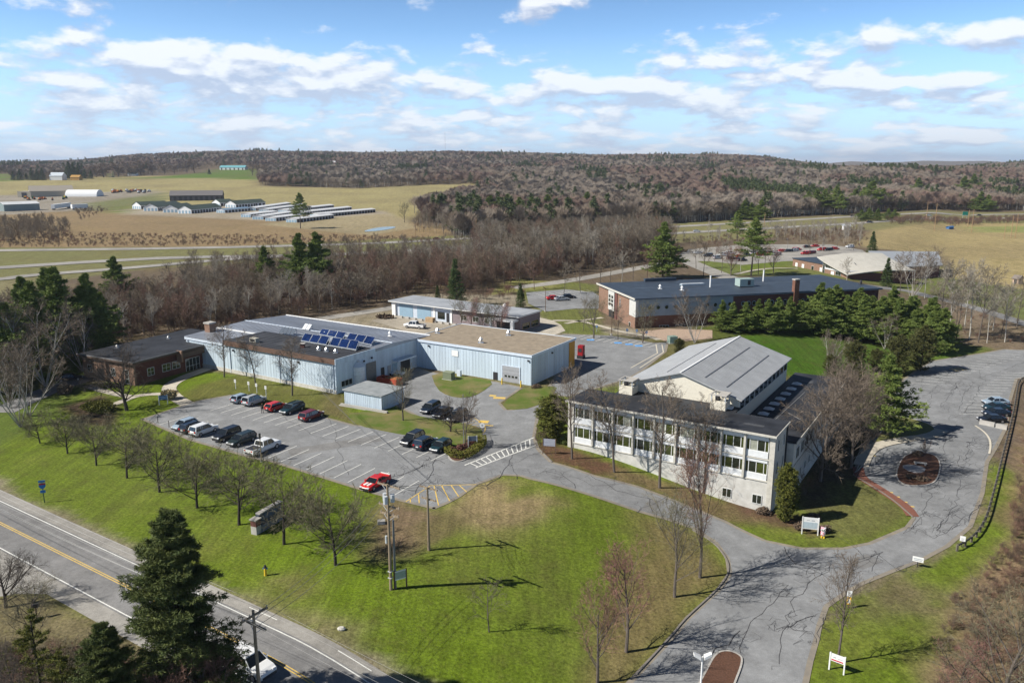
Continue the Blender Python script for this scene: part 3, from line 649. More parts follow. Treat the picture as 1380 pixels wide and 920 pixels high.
def bare(seed, H, clear=.22, n1=11, l1=.5, a1=(35, 60), n2=6, n3=5, n4=4, tw=.022, up=.12, stems=1, lean=0, trunk_r=None, trunk_top=.75, twl=1.0, taper=True):
    """trunk with limbs, and the branches and twigs that hang on them"""
    rnd = random.Random(seed); A = MB(); B = MB(); r0 = trunk_r or H*.017
    def line(mb, p, d, L, r, n, sides, wob, upb):
        pts = [p.copy()]; dirs = [d.copy()]; q = p.copy()
        for i in range(n):
            d2 = (d+Vector((rnd.uniform(-wob, wob), rnd.uniform(-wob, wob), rnd.uniform(-wob, wob)+upb))).normalized()
            q2 = q+d2*(L/n); mb.tube(q, q2, r*(1-.75*i/n), r*(1-.75*(i+1)/n), sides, cap=False); q = q2; d = d2; pts.append(q.copy()); dirs.append(d2)
        return pts, dirs
    def at(pts, dirs, t):
        f = t*(len(pts)-1); i = min(int(f), len(pts)-2); return pts[i].lerp(pts[i+1], f-i), dirs[i+1]
    def twig(p, d, L):
        w_ = tw*(.7+.6*rnd.random()); s = d.orthogonal().normalized(); s = (s*math.cos(q0 := rnd.uniform(0, 6.28))+d.cross(s)*math.sin(q0))*w_*.5
        e = p+d*L; B.tri(tuple(p-s), tuple(p+s), tuple(e))
    for st in range(stems):
        d0 = Vector((0, 0, 1)) if stems == 1 else rdir(Vector((0, 0, 1)), R(rnd.uniform(10, 28)), rnd)
        if lean: d0 = (d0+Vector((rnd.uniform(-lean, lean), rnd.uniform(-lean, lean), 0))).normalized()
        hh = H*(trunk_top+rnd.uniform(-.05, .05)); tp, td = line(A, Vector((0, 0, -.2)), d0, hh, r0*(1 if stems == 1 else .6), 7, 7, .07, .04)
        m1 = n1 if stems == 1 else max(4, int(n1*.6))
        for i in range(m1):
            t = clear+(1-clear)*(i+.5)/m1; p, dd = at(tp, td, t)
            L1 = H*l1*(1.0 if t < .55 else 1-.9*(t-.55))*rnd.uniform(.75, 1.15)
            if taper and t < clear+.15: L1 *= .8
            d1 = rdir(dd, R(rnd.uniform(*a1)), rnd)
            bp, bd = line(A, p, d1, L1, max(r0*.42*(1-.5*t), .02), 4, 4, .14, up)
            for j in range(n2):
                t2 = .22+.78*(j+rnd.random())/n2; p2, dd2 = at(bp, bd, min(t2, 1))
                L2 = L1*.48*(1.15-.6*t2)*rnd.uniform(.7, 1.2); d2 = rdir(dd2, R(rnd.uniform(25, 55)), rnd)
                cp_, cd = line(B, p2, d2, L2, max(r0*.12, tw*.75), 2, 3, .16, up*.8)
                for k in range(n3):
                    t3 = .15+.85*(k+rnd.random())/n3; p3, dd3 = at(cp_, cd, min(t3, 1)); L3 = L2*.6*rnd.uniform(.6, 1.2)*twl; d3 = rdir(dd3, R(rnd.uniform(20, 60)), rnd, up*.6)
                    twig(p3, d3, L3)
                    for q in range(n4):
                        t4 = rnd.uniform(.2, 1); twig(p3+d3*(L3*t4*.8), rdir(d3, R(rnd.uniform(20, 60)), rnd, up*.5), L3*rnd.uniform(.35, .7))
    return A, B
def tree_proto(name, A, B, bm, cm):
    return A.mesh(name+'_trunk', bm), B.mesh(name+'_crown', cm)
NEEDLE = mat('needles_pine', (.08, .125, .028), .75, scale=1.1, col2=(.20, .25, .055)); NEED_Y = mat('needles_yellowgreen', (.085, .10, .015), .8, scale=1.5, col2=(.15, .15, .03))
NEED_D = mat('needles_dark', (.045, .075, .022), .8, scale=1.2, col2=(.085, .12, .035)); NEED_F = mat('needles_far', (.075, .105, .04), .85, scale=.3, col2=(.12, .145, .06))
def conifer(seed, H, clear=.15, width=.24, whorl=.65, nb=6, sp=7, k=7, nl=.32, nw=.06, shape='pine', irreg=.35, droop=-.05, tip=.5):
    rnd = random.Random(seed); A = MB(); B = MB(); A.tube((0, 0, -.2), (0, 0, H*.97), H*.016, .02, 7)
    z = H*clear
    while z < H*.985:
        t = (z/H-clear)/(1-clear)
        if shape == 'pine': Lm = H*width*(.55+.75*math.sin(min(t*1.15+.25, 1)*math.pi))*(1-t**3.2)
        elif shape == 'cone': Lm = H*width*(1.05-t)
        elif shape == 'ragged': Lm = H*width*(1.04-t)**.72*(.82+.3*rnd.random())
        else: Lm = H*width*math.sqrt(max(1-(2*t-.8)**2*.8, .05))*(1 if t < .75 else (1-t)/.25+.15)
        Lm = max(Lm, .25)
        for b in range(nb if Lm > .8 else 4):
            if rnd.random() < irreg*.25: continue
            a = rnd.uniform(0, 6.283); L = Lm*rnd.uniform(1-irreg, 1+irreg*.5); up = droop+rnd.uniform(-.08, .12)+(.5*t if shape != 'dome' else .2)
            d_ = Vector((math.cos(a), math.sin(a), up)).normalized(); p = Vector((0, 0, z+rnd.uniform(-.2, .2)*whorl)); e = p+d_*L
            A.tube(p, e, max(.012*L, .015), .008, 3, cap=False)
            ns = max(2, int(sp*L/Lm))
            for s in range(ns):
                f = tip*.5+(1-tip*.5)*(s+rnd.random())/ns
                side = d_.cross(Vector((0, 0, 1))).normalized()*rnd.uniform(-1, 1)*L*.30*(1.15-f*.6)
                c = p+d_*(L*f)+side+Vector((0, 0, rnd.uniform(-.06, .10)*L*.5))
                sz = rnd.uniform(.7, 1.3)
                for q in range(k):
                    v = Vector((rnd.gauss(0, 1)+d_.x*.9, rnd.gauss(0, 1)+d_.y*.9, rnd.gauss(.35, .7))).normalized()
                    w_ = v.orthogonal().normalized(); w_ = (w_*math.cos(h := rnd.uniform(0, 6.28))+v.cross(w_)*math.sin(h))*nw*.5*sz
                    o = c+Vector((rnd.uniform(-.5, .5), rnd.uniform(-.5, .5), rnd.uniform(-.3, .3)))*nl
                    B.tri(tuple(o-w_), tuple(o+w_), tuple(o+v*nl*sz))
        z += whorl*rnd.uniform(.8, 1.2)*(1-.35*t)
    return A, B
def bush(seed, rx, ry, h, n, s, stems=8):
    rnd = random.Random(seed); A = MB(); B = MB()
    for i in range(stems):
        a = rnd.uniform(0, 6.28); A.tube((0, 0, 0), (math.cos(a)*rx*.6, math.sin(a)*ry*.6, h*.7), .03, .01, 3, cap=False)
    lob = [Vector((rnd.uniform(-.5, .5)*rx, rnd.uniform(-.5, .5)*ry, rnd.uniform(.25, .75)*h)) for _ in range(9)]
    for i in range(n):
        u = Vector((rnd.gauss(0, 1), rnd.gauss(0, 1), rnd.gauss(.2, 1))).normalized(); c = rnd.choice(lob); r = rnd.uniform(.75, 1.05)
        p = c+Vector((u.x*rx*.55*r, u.y*ry*.55*r, u.z*h*.38*r)); p.z = max(p.z, .03)
        v = Vector((rnd.gauss(0, 1), rnd.gauss(0, 1), rnd.gauss(.2, 1))).normalized(); w_ = v.orthogonal()*s*.4
        B.tri(tuple(p-w_), tuple(p+w_), tuple(p+v*s))
    return A, B
PROTO = {}
def proto(key, ab, bm, cm): PROTO[key] = tree_proto(key, ab[0], ab[1], bm, cm)
def put_tree(key, loc, s=1.0, rz=None, label=None, cat='tree', group=None, name='bare_tree', crown='crown', sz=None):
    rz = random.uniform(0, 6.28) if rz is None else rz
    e = empty(name, loc, rz, label, cat, group); e.scale = (s*random.uniform(.93, 1.07), s*random.uniform(.93, 1.07), (sz or s)*random.uniform(.97, 1.03)); e.rotation_euler = (random.uniform(-.035, .035), random.uniform(-.035, .035), rz)
    t, c = PROTO[key]; link('trunk', t, e); link(crown, c, e); return e
# rounded, low-branched street trees (8 m at scale 1)
for i in range(3): proto('street%d' % i, bare(11+i, 8, clear=.2, n1=15, l1=.52, a1=(40, 72), n2=8, n3=7, n4=7, tw=.024, up=.11, trunk_top=.6, twl=1.1), BK_DARK, TW['olive'])
proto('spread', bare(31, 11, clear=.2, n1=15, l1=.62, a1=(38, 72), n2=9, n3=7, n4=5, tw=.026, up=.08, trunk_top=.5, trunk_r=.3), BK_DARK, TW['dark'])
proto('dense', bare(33, 11, clear=.12, n1=24, l1=.52, a1=(25, 65), n2=9, n3=8, n4=7, tw=.026, up=.10, trunk_top=.8, trunk_r=.2), BK_GREY, TW['grey'])
for i in range(2): proto('tall%d' % i, bare(41+i, 12, clear=.3, n1=22, l1=.30, a1=(30, 55), n2=7, n3=6, n4=5, tw=.024, up=.12, trunk_top=.95, trunk_r=.15), BK_GREY, TW['grey'])
proto('shade', bare(77, 9, clear=.15, n1=16, l1=.55, a1=(25, 60), n2=6, n3=4, n4=2, tw=.09, up=.1, trunk_top=.7, trunk_r=.2), BK_GREY, TW['brown'])
for i in range(3): proto('maple%d' % i, bare(51+i, 9, clear=.2, n1=15, l1=.5, a1=(25, 50), n2=8, n3=6, n4=5, tw=.02, up=.14, trunk_top=.75), BK_GREY, TW[('red', 'olive', 'pink')[i]])
for i in range(2): proto('birch%d' % i, bare(61+i, 11, clear=.25, n1=9, l1=.34, a1=(22, 45), n2=8, n3=6, n4=6, tw=.024, up=.1, stems=6+i, trunk_top=.9, trunk_r=.115), BK_WHITE, TW['grey'])
proto('sapling', bare(71, 5, clear=.25, n1=12, l1=.36, a1=(40, 65), n2=6, n3=5, n4=3, tw=.018, up=.08, trunk_top=.9, trunk_r=.06), BK_GREY, TW['olive'])
for i in range(5):
    cm = (twm('wood_twigs_grey', (.225, .19, .145)), twm('wood_twigs_brown', (.20, .155, .11)), twm('wood_twigs_red', (.22, .14, .105)), twm('wood_twigs_umber', (.155, .125, .095)), twm('wood_twigs_pale', (.32, .285, .235)))[i]
    proto('wood%d' % i, bare(81+i, 12, clear=.32, n1=12, l1=.34, a1=(22, 50), n2=6, n3=6, n4=6, tw=.036, up=.12, trunk_top=.88, trunk_r=.11, lean=.06), (BK_GREY, BK_GREY, BK_RED, BK_DARK, BK_PALE)[i], cm)
proto('scrub0', bare(91, 3.2, clear=.05, n1=12, l1=.7, a1=(20, 55), n2=6, n3=5, n4=4, tw=.022, up=.12, stems=1, trunk_top=.6, trunk_r=.04), BK_GREY, TW['brown'])
proto('scrub1', bare(92, 3.2, clear=.05, n1=12, l1=.8, a1=(20, 60), n2=6, n3=5, n4=4, tw=.022, up=.1, trunk_top=.5, trunk_r=.04), BK_RED, TW['red'])
proto('big_pine', conifer(101, 16.5, clear=.06, width=.30, whorl=.42, nb=11, sp=30, k=13, nl=.32, nw=.07, irreg=.6, shape='ragged', droop=.0), BK_DARK, mat('needles_big', (.045, .07, .018), .75, scale=.9, col2=(.12, .14, .035)))
for i in range(3): proto('pine%d' % i, conifer(111+i, 12, clear=.10, width=.30, whorl=.46, nb=8, sp=19, k=14, nl=.36, nw=.125, irreg=.6), BK_DARK, NEEDLE)
proto('tall_pine', conifer(121, 15, clear=.35, width=.25, whorl=.65, nb=6, sp=13, k=9, nl=.5, nw=.17, irreg=.5), BK_GREY, NEEDLE)
proto('spruce', conifer(122, 10, clear=.04, width=.26, whorl=.42, nb=9, sp=8, k=7, nl=.35, nw=.10, shape='cone', irreg=.15), BK_DARK, NEED_D)
proto('arbor', conifer(123, 7, clear=.02, width=.23, whorl=.26, nb=13, sp=6, k=9, nl=.22, nw=.08, shape='dome', irreg=.15, droop=.3), BK_DARK, NEED_Y)
proto('cedar', conifer(124, 7, clear=.02, width=.34, whorl=.34, nb=11, sp=8, k=7, nl=.3, nw=.09, shape='dome', irreg=.3, droop=.2), BK_DARK, mat('needles_cedar', (.05,.055,.015), .85, scale=1.2, col2=(.10,.10,.03)))
proto('old_pine', conifer(125, 9, clear=.2, width=.26, whorl=.6, nb=6, sp=20, k=10, nl=.2, nw=.045, irreg=.6), BK_DARK, NEED_Y)
def P3(px, py): return tuple(G(px, py))
def hgt(base, top):   # height that puts the crown's top at photo row `top`
    b = G(*base); u, dy, dz = ray(base[0], top); t = b.y/dy; return CAMH+dz*t-b.z
def tree_at(key, base, top, H0, wide=1.0, **k):
    h = hgt(base, top); s = h/H0; return put_tree(key, P3(*base), s*wide, sz=s, **k)

row = [((54,597),548),((91,611),552),((130,627),556),((171,644),562),((215,663),572),((266,684),592),((322,707),604),((383,733),622),((452,761),650)]
names = ['first bare street tree at the left end of the lawn row, nearest the brick building', 'second bare tree of the lawn row from the left', 'third bare tree of the lawn row, below the round evergreen bush',
 'fourth bare tree of the lawn row, below the entrance walk', 'fifth bare tree in the middle of the lawn row', 'sixth bare tree of the lawn row, below the dark parked cars', 'seventh bare tree of the lawn row, just left of the low monument sign',
 'bare tree directly in front of the low monument sign', 'wide domed bare tree at the right end of the lawn row, by the utility pole']
for i, (b, t) in enumerate(row): tree_at('street%d' % (i % 3), b, t, 7.6, 1.12, label=names[i], group='bare trees in a row along the lawn', name='bare_tree')
tree_at('spread', (171,553), 462, 9.6, .95, label='large spreading dark bare tree in front of the red brick building')
S = [('tall0',(302,508),438,12,1.3,'bare tree against the left end of the blue metal wall'),('tall1',(345,520),452,12,1.25,'bare tree in the middle of the blue metal wall'),('tall0',(394,533),458,12,1.3,'bare tree before the blue wall below the solar panels'),
 ('maple1',(543,567),498,9,1.0,'small bare tree beside the blue metal shed'),('spread',(607,582),534,9.6,.9,'low spreading bare tree on the grass strip over the shaded cars'),('tall1',(626,606),535,12,1.0,'slender bare tree inside the clipped hedge'),
 ('tall0',(771,618),494,12,1.05,'tall bare tree at the left corner of the white two-storey building'),('tall1',(828,636),512,12,1.15,'second tall bare tree before the white building'),('tall0',(889,657),512,12,1.2,'third tall bare tree before the white building'),
 ('tall1',(948,664),540,12,1.1,'fourth bare tree close to the white building wall'),
 ('maple0',(943,778),588,9,.72,'tall reddish bare tree on the drive corner in front of the white building'),('maple1',(909,804),676,9,1.05,'spreading bare tree beside the curve of the drive kerb'),('maple2',(844,878),728,9,1.0,'reddish budding bare tree on the lawn by the lower drive'),
 ('maple0',(805,919),792,9,1.0,'reddish bare tree at the bottom edge of the lawn'),('sapling',(659,851),776,5,1.1,'small bare sapling alone on the open lawn'),
 ('tall0',(1128,893),752,12,.9,'thin bare tree behind the white two-post sign'),('dense',(1105,648),502,11,1.0,'large dense bare tree against the right wing of the white building'),('dense',(1147,630),505,11,.8,'bare tree between the right wing and the curved drive'),
 ('tall0',(1182,590),520,12,.9,'bare tree behind the curved drive beside the dark pine')]
for k, b, t, h, wd, lab in S: tree_at(k, b, t, h, wd, label=lab)
put_tree('scrub0', P3(1247,613), .75, label='small bare shrub at the top of the mulched turning island', cat='shrub', name='bare_shrub')
put_tree('scrub0', P3(1086,668), 1.1, label='dark bare shrub in the shadow of the right wing', cat='shrub', name='bare_shrub')
put_tree('scrub0', P3(728,600), .9, label='small bare shrub beside the brown post sign', cat='shrub', name='bare_shrub')
# birches
for b, t, lab in [((12,550),458,'white birch clump at the left edge beside the lane'),((28,575),470,'white birch leaning at the left edge'),((62,520),405,'white birch standing before the dark pines'),((112,500),418,'white birch clump between the pines and the brick building'),
                  ((40,560),470,'slender white birch leaning right over the lane'),
                  ((936,462),398,'clump of tall white birch stems behind the gabled roof'),((1115,500),452,'pale birch stems rising from the dark shrubs behind the wing'),((1192,470),428,'fan of white birch stems before the dark pine row'),
                  ((1228,404),338,'white birch beside the far road, in front of the low grey roof')]:
    tree_at('birch%d' % (b[0] % 2), b, t, 10.5, 1.15, label=lab, name='birch_tree')
GV = [((1278,455),352),((1288,458),372),((1306,458),350),((1318,462),356),((1338,445),380),((1349,452),384),((1354,461),378),((1370,440),372),((1300,440),356),((1262,452),352),((1330,462),392),((1288,446),380)]
for i, (b, t) in enumerate(GV):
    tree_at('wood%d' % (4 if i % 2 == 0 else 0), b, t, 12, 1.0, label='slender bare tree, %s in the open grove by the far road' % rank((b, t), GV), group='slender bare trees in the grove beside the far road')
# evergreens one by one
EV = [('pine0',(18,516),405,'dark pine at the far left edge of the wood'),('pine1',(52,500),382,'second dark pine from the left, behind the birch'),('pine2',(88,486),362,'dark broad pine left of the brick building'),('pine0',(124,482),372,'tall dark pine with reaching boughs behind the brick building'),
 ('pine2',(0,530),398,'dark pine cut by the left edge of the photograph'),('pine0',(38,470),372,'dark pine behind the left birches'),('pine2',(140,470),392,'low broad pine just behind the brick building'),('pine1',(70,455),362,'pine deeper in the wood at the left'),('pine1',(160,420),346,'pine standing alone in the wood below the highway'),('pine2',(358,395),331,'pine with a pointed top in the bare wood'),('pine0',(409,402),316,'left one of a pair of pines in the middle of the wood'),('pine1',(434,400),314,'right one of a pair of pines in the middle of the wood'),
 ('spruce',(615,412),350,'dense dark spruce behind the workshop roof'),('spruce',(590,405),385,'small young spruce behind the workshop roof'),('pine2',(893,375),300,'tall pine above the flat roof of the rear building'),('tall_pine',(1012,372),294,'tall thin-trunked pine beside the far car park'),
 ('tall_pine',(993,330),284,'pine further back behind the far car park'),('tall_pine',(405,308),260,'lone thin pine beside the storage sheds'),('spruce',(1175,341),312,'pointed spruce behind the low curved roof'),('spruce',(1194,386),348,'small spruce on the lawn before the curved roof building'),
 ('spruce',(702,415),381,'leaning yellowish spruce at the right end of the workshop'),('big_pine',(246,968),700,'very large dark pine in the left foreground beside the road'),('big_pine',(160,1010),838,'second broad pine crown in the bottom left foreground'),
 ('old_pine',(64,985),822,'thin yellow-green evergreen in the bottom left corner'),('old_pine',(96,1010),872,'low yellow-green evergreen at the bottom left edge'),('pine1',(1190,585),478,'dark pine leaning over the right car park'),
 ('cedar',(1240,500),440,'dark rounded cedar at the edge of the right car park'),('cedar',(1208,505),452,'dark cedar behind the right wing roof'),('cedar',(1150,512),458,'olive cedar beside the pale birch stems'),
 ('arbor',(1059,702),626,'bright green cone-shaped arborvitae at the corner of the white building'),('arbor',(745,592),532,'broad yellow-green evergreen at the left corner of the white building'),('cedar',(915,478),455,'rounded yellow-green evergreen behind the gabled roof'),
 ('cedar',(1118,508),478,'low dark evergreen below the pale birch stems'),('cedar',(1180,505),470,'dark bushy evergreen under the fan of birch stems')]
for k, b, t, lab in EV:
    H0 = {'big_pine': 16.5, 'tall_pine': 15, 'spruce': 10, 'arbor': 7, 'cedar': 7, 'old_pine': 9}.get(k, 12)
    wd = {'arbor': 1.0 if b[0] > 1000 else 1.75, 'cedar': 1.0}.get(k, 1.0)
    tree_at(k, b, t, H0, wd, label=lab, name='arborvitae' if k == 'arbor' else 'evergreen_tree')
rnd = random.Random(5)
SR = [972, 986, 1003, 1020, 1034, 1048, 1064, 1078]
for i, x in enumerate(SR):
    tree_at('pine%d' % (i % 3), (x, 446+rnd.uniform(-2, 3)), 402+rnd.uniform(-3, 4), 12, 1.0, label='mid-green pine, %s in the short row against the rear wall' % rank(x, SR), group='short row of pines against the rear building', name='pine_tree')
TS = [(1102,446),(1113,452),(1124,448),(1136,455),(1148,452),(1160,460),(1172,456),(1184,463),(1196,460),(1208,466),(1220,464),(1232,470),(1245,468),(1256,476),(1268,470),(1155,444),(1200,448),(1228,455),(1252,460)]
for i, (x, y) in enumerate(TS):
    tree_at('pine%d' % (i % 3), (x, y), y-62+rnd.uniform(-5, 6), 12, 1.08, label='full green pine, %s in the thick stand beyond the lawn' % rank((x, y), TS), group='thick pine stand beyond the lawn', name='pine_tree')
EX = [((938,362),318,'wood0','bare tree left of the entrance to the far car park'),((948,372),322,'wood1','bare tree beside the road to the far car park'),((963,352),318,'wood2','reddish bare tree at the left end of the far car park'),((972,368),324,'wood0','bare tree on the lawn left of the tall thin pine'),
 ((985,372),330,'maple0','reddish bare tree below the tall thin pine'),((998,366),322,'wood4','pale bare tree just left of the tall thin pine trunk'),((1022,370),322,'wood0','bare tree just right of the tall thin pine trunk'),((1030,364),326,'wood1','bare tree between the thin pine and the far cars'),((1042,368),332,'maple0','low reddish bare tree before the far cars'),
 ((1090,345),318,'wood0','bare tree behind the brick end of the curved-roof building'),((1108,342),316,'wood4','pale bare tree behind the curved roof'),((1128,338),310,'wood0','bare tree at the right end of the far car park'),((1150,338),312,'wood1','bare tree left of the pointed spruce'),
 ((786,446),404,'wood0','bare tree on the grass triangle by the plaza'),((800,456),398,'maple1','bare tree by the path left of the rear building'),((833,458),412,'wood0','small bare tree before the rear building brick end'),((866,462),410,'maple1','bare tree at the corner of the rear building'),
 ((808,388),338,'wood1','bare tree behind the left corner of the rear building'),((822,384),336,'wood0','second bare tree behind the rear building'),((838,382),338,'wood4','pale bare tree behind the rear building roof'),((853,378),334,'wood0','bare tree left of the tall pine behind the roof'),((872,376),332,'wood2','reddish bare tree touching the tall pine'),
 ((760,396),352,'wood0','bare tree behind the side parking'),((782,394),350,'wood1','bare tree at the back right of the side parking'),((720,390),346,'wood2','reddish bare tree behind the left of the side parking'),
 ((622,444),404,'maple1','first bare tree of the cluster before the workshop'),((636,446),402,'maple2','second bare tree of the cluster before the workshop'),((650,447),404,'maple1','third bare tree of the cluster before the workshop'),((664,448),405,'maple1','fourth bare tree of the cluster before the workshop'),((676,449),406,'maple2','last bare tree of the cluster before the workshop canopy'),
 ((1140,385),346,'wood4','bare tree on the lawn before the curved-roof building'),((1212,398),345,'wood0','bare tree right of the lawn spruce by the far road'),((1246,402),340,'wood4','bare tree at the bend of the far road')]
for b, t, k, lab in EX: tree_at(k, b, t, 9 if k[0] == 'm' else 12, 1.15, label=lab)
# low shrubs
SHR = [((1110,716),(1.1,.9,.9),'rounded brown shrub right of the white sign'),((1079,713),(.9,.8,.9),'rounded brown shrub left of the white sign'),((1030,692),(1.2,.9,.9),'brown shrub against the white building wall'),
 ((1098,700),(1,.8,.8),'low brown shrub behind the white sign')]
BR = mat('dry_twiggy_leaves', (.14,.10,.07), .9, var=.4, scale=2); YG = mat('clipped_hedge_leaves', (.10,.11,.012), .85, scale=1.5, col2=(.16,.15,.03)); GR = mat('evergreen_bush_leaves', (.06,.085,.02), .85, scale=1.5, col2=(.10,.12,.03))
for i, (b, (rx, ry, h), lab) in enumerate(SHR):
    A, B = bush(200+i, rx, ry, h, 900, .16); e = empty('shrub', P3(*b), 0, lab, 'shrub'); A.build('stems', BK_GREY, e); B.build('foliage', BR, e)
A, B = bush(210, 3.4, 2.2, 1.6, 4500, .2); e = empty('evergreen_bush', P3(133,553), -.3, 'wide low rounded green bush on the lawn before the brick building', 'shrub'); A.build('stems', BK_DARK, e); B.build('foliage', YG, e)
for i, (p, lab) in enumerate([((88,530),'bare twiggy shrub beside the lane at the brick building'),((228,538),'tan ornamental grass clump behind the blue sign')]):
    A, B = bush(220+i, 1.4, 1.2, 1.5, 900, .4); e = empty('shrub', P3(*p), 0, lab, 'shrub'); A.build('stems', BK_GREY, e); B.build('foliage', BR if i == 0 else mat('straw', (.38,.31,.17), .9), e)
for i, p in enumerate([(753,598),(761,599)]):
    A, B = bush(230+i, .55, .5, .6, 400, .12); e = empty('shrub', P3(*p), 0, 'small round green shrub by the brown post sign', 'shrub', 'small round shrubs by the brown post sign'); A.build('stems', BK_GREY, e); B.build('foliage', GR, e)
# clipped hedge and the twiggy mound inside it
hp = smooth_line(P2([(603,609),(608,614),(616,618),(628,617.5),(640,610),(651,600),(649,594)]), 2)
rnd = random.Random(3); hb = MB()
for i in range(len(hp)-1):
    a, b = Vector(hp[i]), Vector(hp[i+1]); n = int((b-a).length*330)
    for j in range(n):
        c = a.lerp(b, rnd.random()); t = rnd.uniform(0, 2*math.pi); s = .62+.1*noise.noise(Vector((c.x*2, c.y*2, 0)))
        x, z = max(-.6, min(.6, math.cos(t)*s*1.3)), max(.15, min(.85, .5+math.sin(t)*s*1.1)); nn = Vector((-(b-a).y, (b-a).x)).normalized()
        p = Vector((c.x+nn.x*x, c.y+nn.y*x, z+.12+T(c.x, c.y))); v = Vector((rnd.gauss(0,1), rnd.gauss(0,1), rnd.gauss(.3,1))).normalized(); w_ = v.orthogonal()*.05
        hb.tri(tuple(p-w_), tuple(p+w_), tuple(p+v*.16))
o = hb.build('clipped_hedge', YG); tag(o, 'low clipped yellow-green hedge curving round the bed beside the crossing', 'hedge')
for i, p in enumerate([(612,612),(622,607),(634,602),(643,597)]):
    A, B = bush(240+i, .9, .8, 1.0, 700, .18); e = empty('shrub', P3(*p), 0, 'reddish-brown twiggy shrub inside the clipped hedge', 'shrub', 'twiggy shrubs inside the hedge'); A.build('stems', BK_RED, e); B.build('foliage', mat('red_twigs', (.13,.06,.045), .9, var=.4), e)
# shrubs on the turning island and by the garage corner
for i, (p, lab) in enumerate([((1228,645),'low brown shrub at the lower end of the turning island'),((1243,648),'second low shrub at the lower end of the turning island'),((1236,614),'pale tufted shrub at the top of the turning island'),((723,523),'low red-brown shrub at the corner of the tan-roofed building')]):
    A, B = bush(250+i, 1.1, .8, .7, 500, .18); e = empty('shrub', P3(*p), 0, lab, 'shrub'); A.build('stems', BK_GREY, e); B.build('foliage', BR, e)
# foreground trees bottom left and right
tree_at('spread', (8,818), 742, 9.6, 1.0, label='gnarled dark bare tree at the left edge beside the road')
tree_at('street0', (120,925), 856, 7.6, 1.25, label='tangled bare tree below the gnarled tree, bottom left')
tree_at('maple1', (45,880), 790, 9, 1.2, label='thin grey bare tree leaning over the grassy mound at the left edge')
tree_at('maple0', (285,990), 872, 9, 1.2, label='red-twigged bare tree at the foot of the big pine')
tree_at('maple0', (225,1010), 900, 9, 1.1, label='red-twigged low tree at the bottom edge left of the pine')
for i, (x, y) in enumerate([(14,1010),(36,1020)]): tree_at('tall0', (x, y), 870, 12, .5, label='pale straight stem at the bottom left corner', group='pale stems at the bottom left corner')
tree_at('maple1', (1345,985), 800, 9, 1.25, label='big grey bare tree at the bottom right corner of the scrub')
tree_at('maple2', (1290,960), 850, 9, 1.1, label='bare pinkish tree left of the big grey one at the bottom right')
tree_at('maple1', (1400,900), 770, 9, 1.2, label='bare grey tree cut by the right edge of the photograph')
# ------------------------------------------------------------------ woods
WOOD = [(-160,600),(-200,470),(0,445),(130,428),(200,408),(260,390),(400,374),(640,350),(760,338),(880,332),(915,340),(870,352),(800,362),(745,374),(690,381),(650,390),(640,398),(560,392),(520,408),(440,422),(390,428),(330,443),(250,452),(170,462),(115,472),(95,482),(60,496),(0,520),(-60,560)]
wp = P2(WOOD); rnd = random.Random(21)
xs_ = [p[0] for p in wp]; ys_ = [p[1] for p in wp]; cand = []
gx = min(xs_)
while gx < max(xs_):
    gy = min(ys_)
    while gy < max(ys_): cand.append((gx+rnd.uniform(-2, 2), gy+rnd.uniform(-2, 2))); gy += 4.6
    gx += 4.6
ca = np.array(cand); ok = inside(ca[:, 0], ca[:, 1], wp); cand = [c for c, k in zip(cand, ok) if k and abs(c[0]) < c[1]*.70+6]
cand.sort(key=lambda c: math.hypot(c[0], c[1])+18*noise.noise(Vector((c[0]*.02, c[1]*.02, 0))))
TWN = ('grey', 'brown', 'red', 'dark', 'pale')
lab5 = ['grey-brown bare tree in the dense wood behind the blue building', 'brown bare tree in the dense wood behind the blue building', 'reddish budding bare tree in the dense wood behind the workshops', 'dark-stemmed bare tree in the dense wood behind the blue building', 'pale-stemmed bare tree in the dense wood behind the blue building']
def kind_at(x, y, far=False):
    n = noise.noise(Vector((x*.02, y*.02, 5))); m = rnd.random()
    if n > .25: return 2 if m < .4 else 1
    if n < -.28: return 4 if m < .45 else 0
    return (0, 1, 0, 3, 2, 1, 4)[int(m*7)]
stuff = []
for i, c in enumerate(cand):
    k = kind_at(*c); s = rnd.uniform(.66, .98)*(1.0 if c[0] < 0 else 1.22); z = T(*c)
    if i < 300: put_tree('wood%d' % k, (c[0], c[1], z), s*rnd.uniform(1.05, 1.3), sz=s, label=lab5[k], group=lab5[k].replace('tree in', 'trees in'))
    else: stuff.append((c[0], c[1], z, k, s*1.1))
    for _u in range(2):
        x2, y2 = c[0]+rnd.uniform(-2.5, 2.5), c[1]+rnd.uniform(-2.5, 2.5); stuff.append((x2, y2, T(x2, y2), 5+(rnd.random() < .25), rnd.uniform(.9, 1.9)))
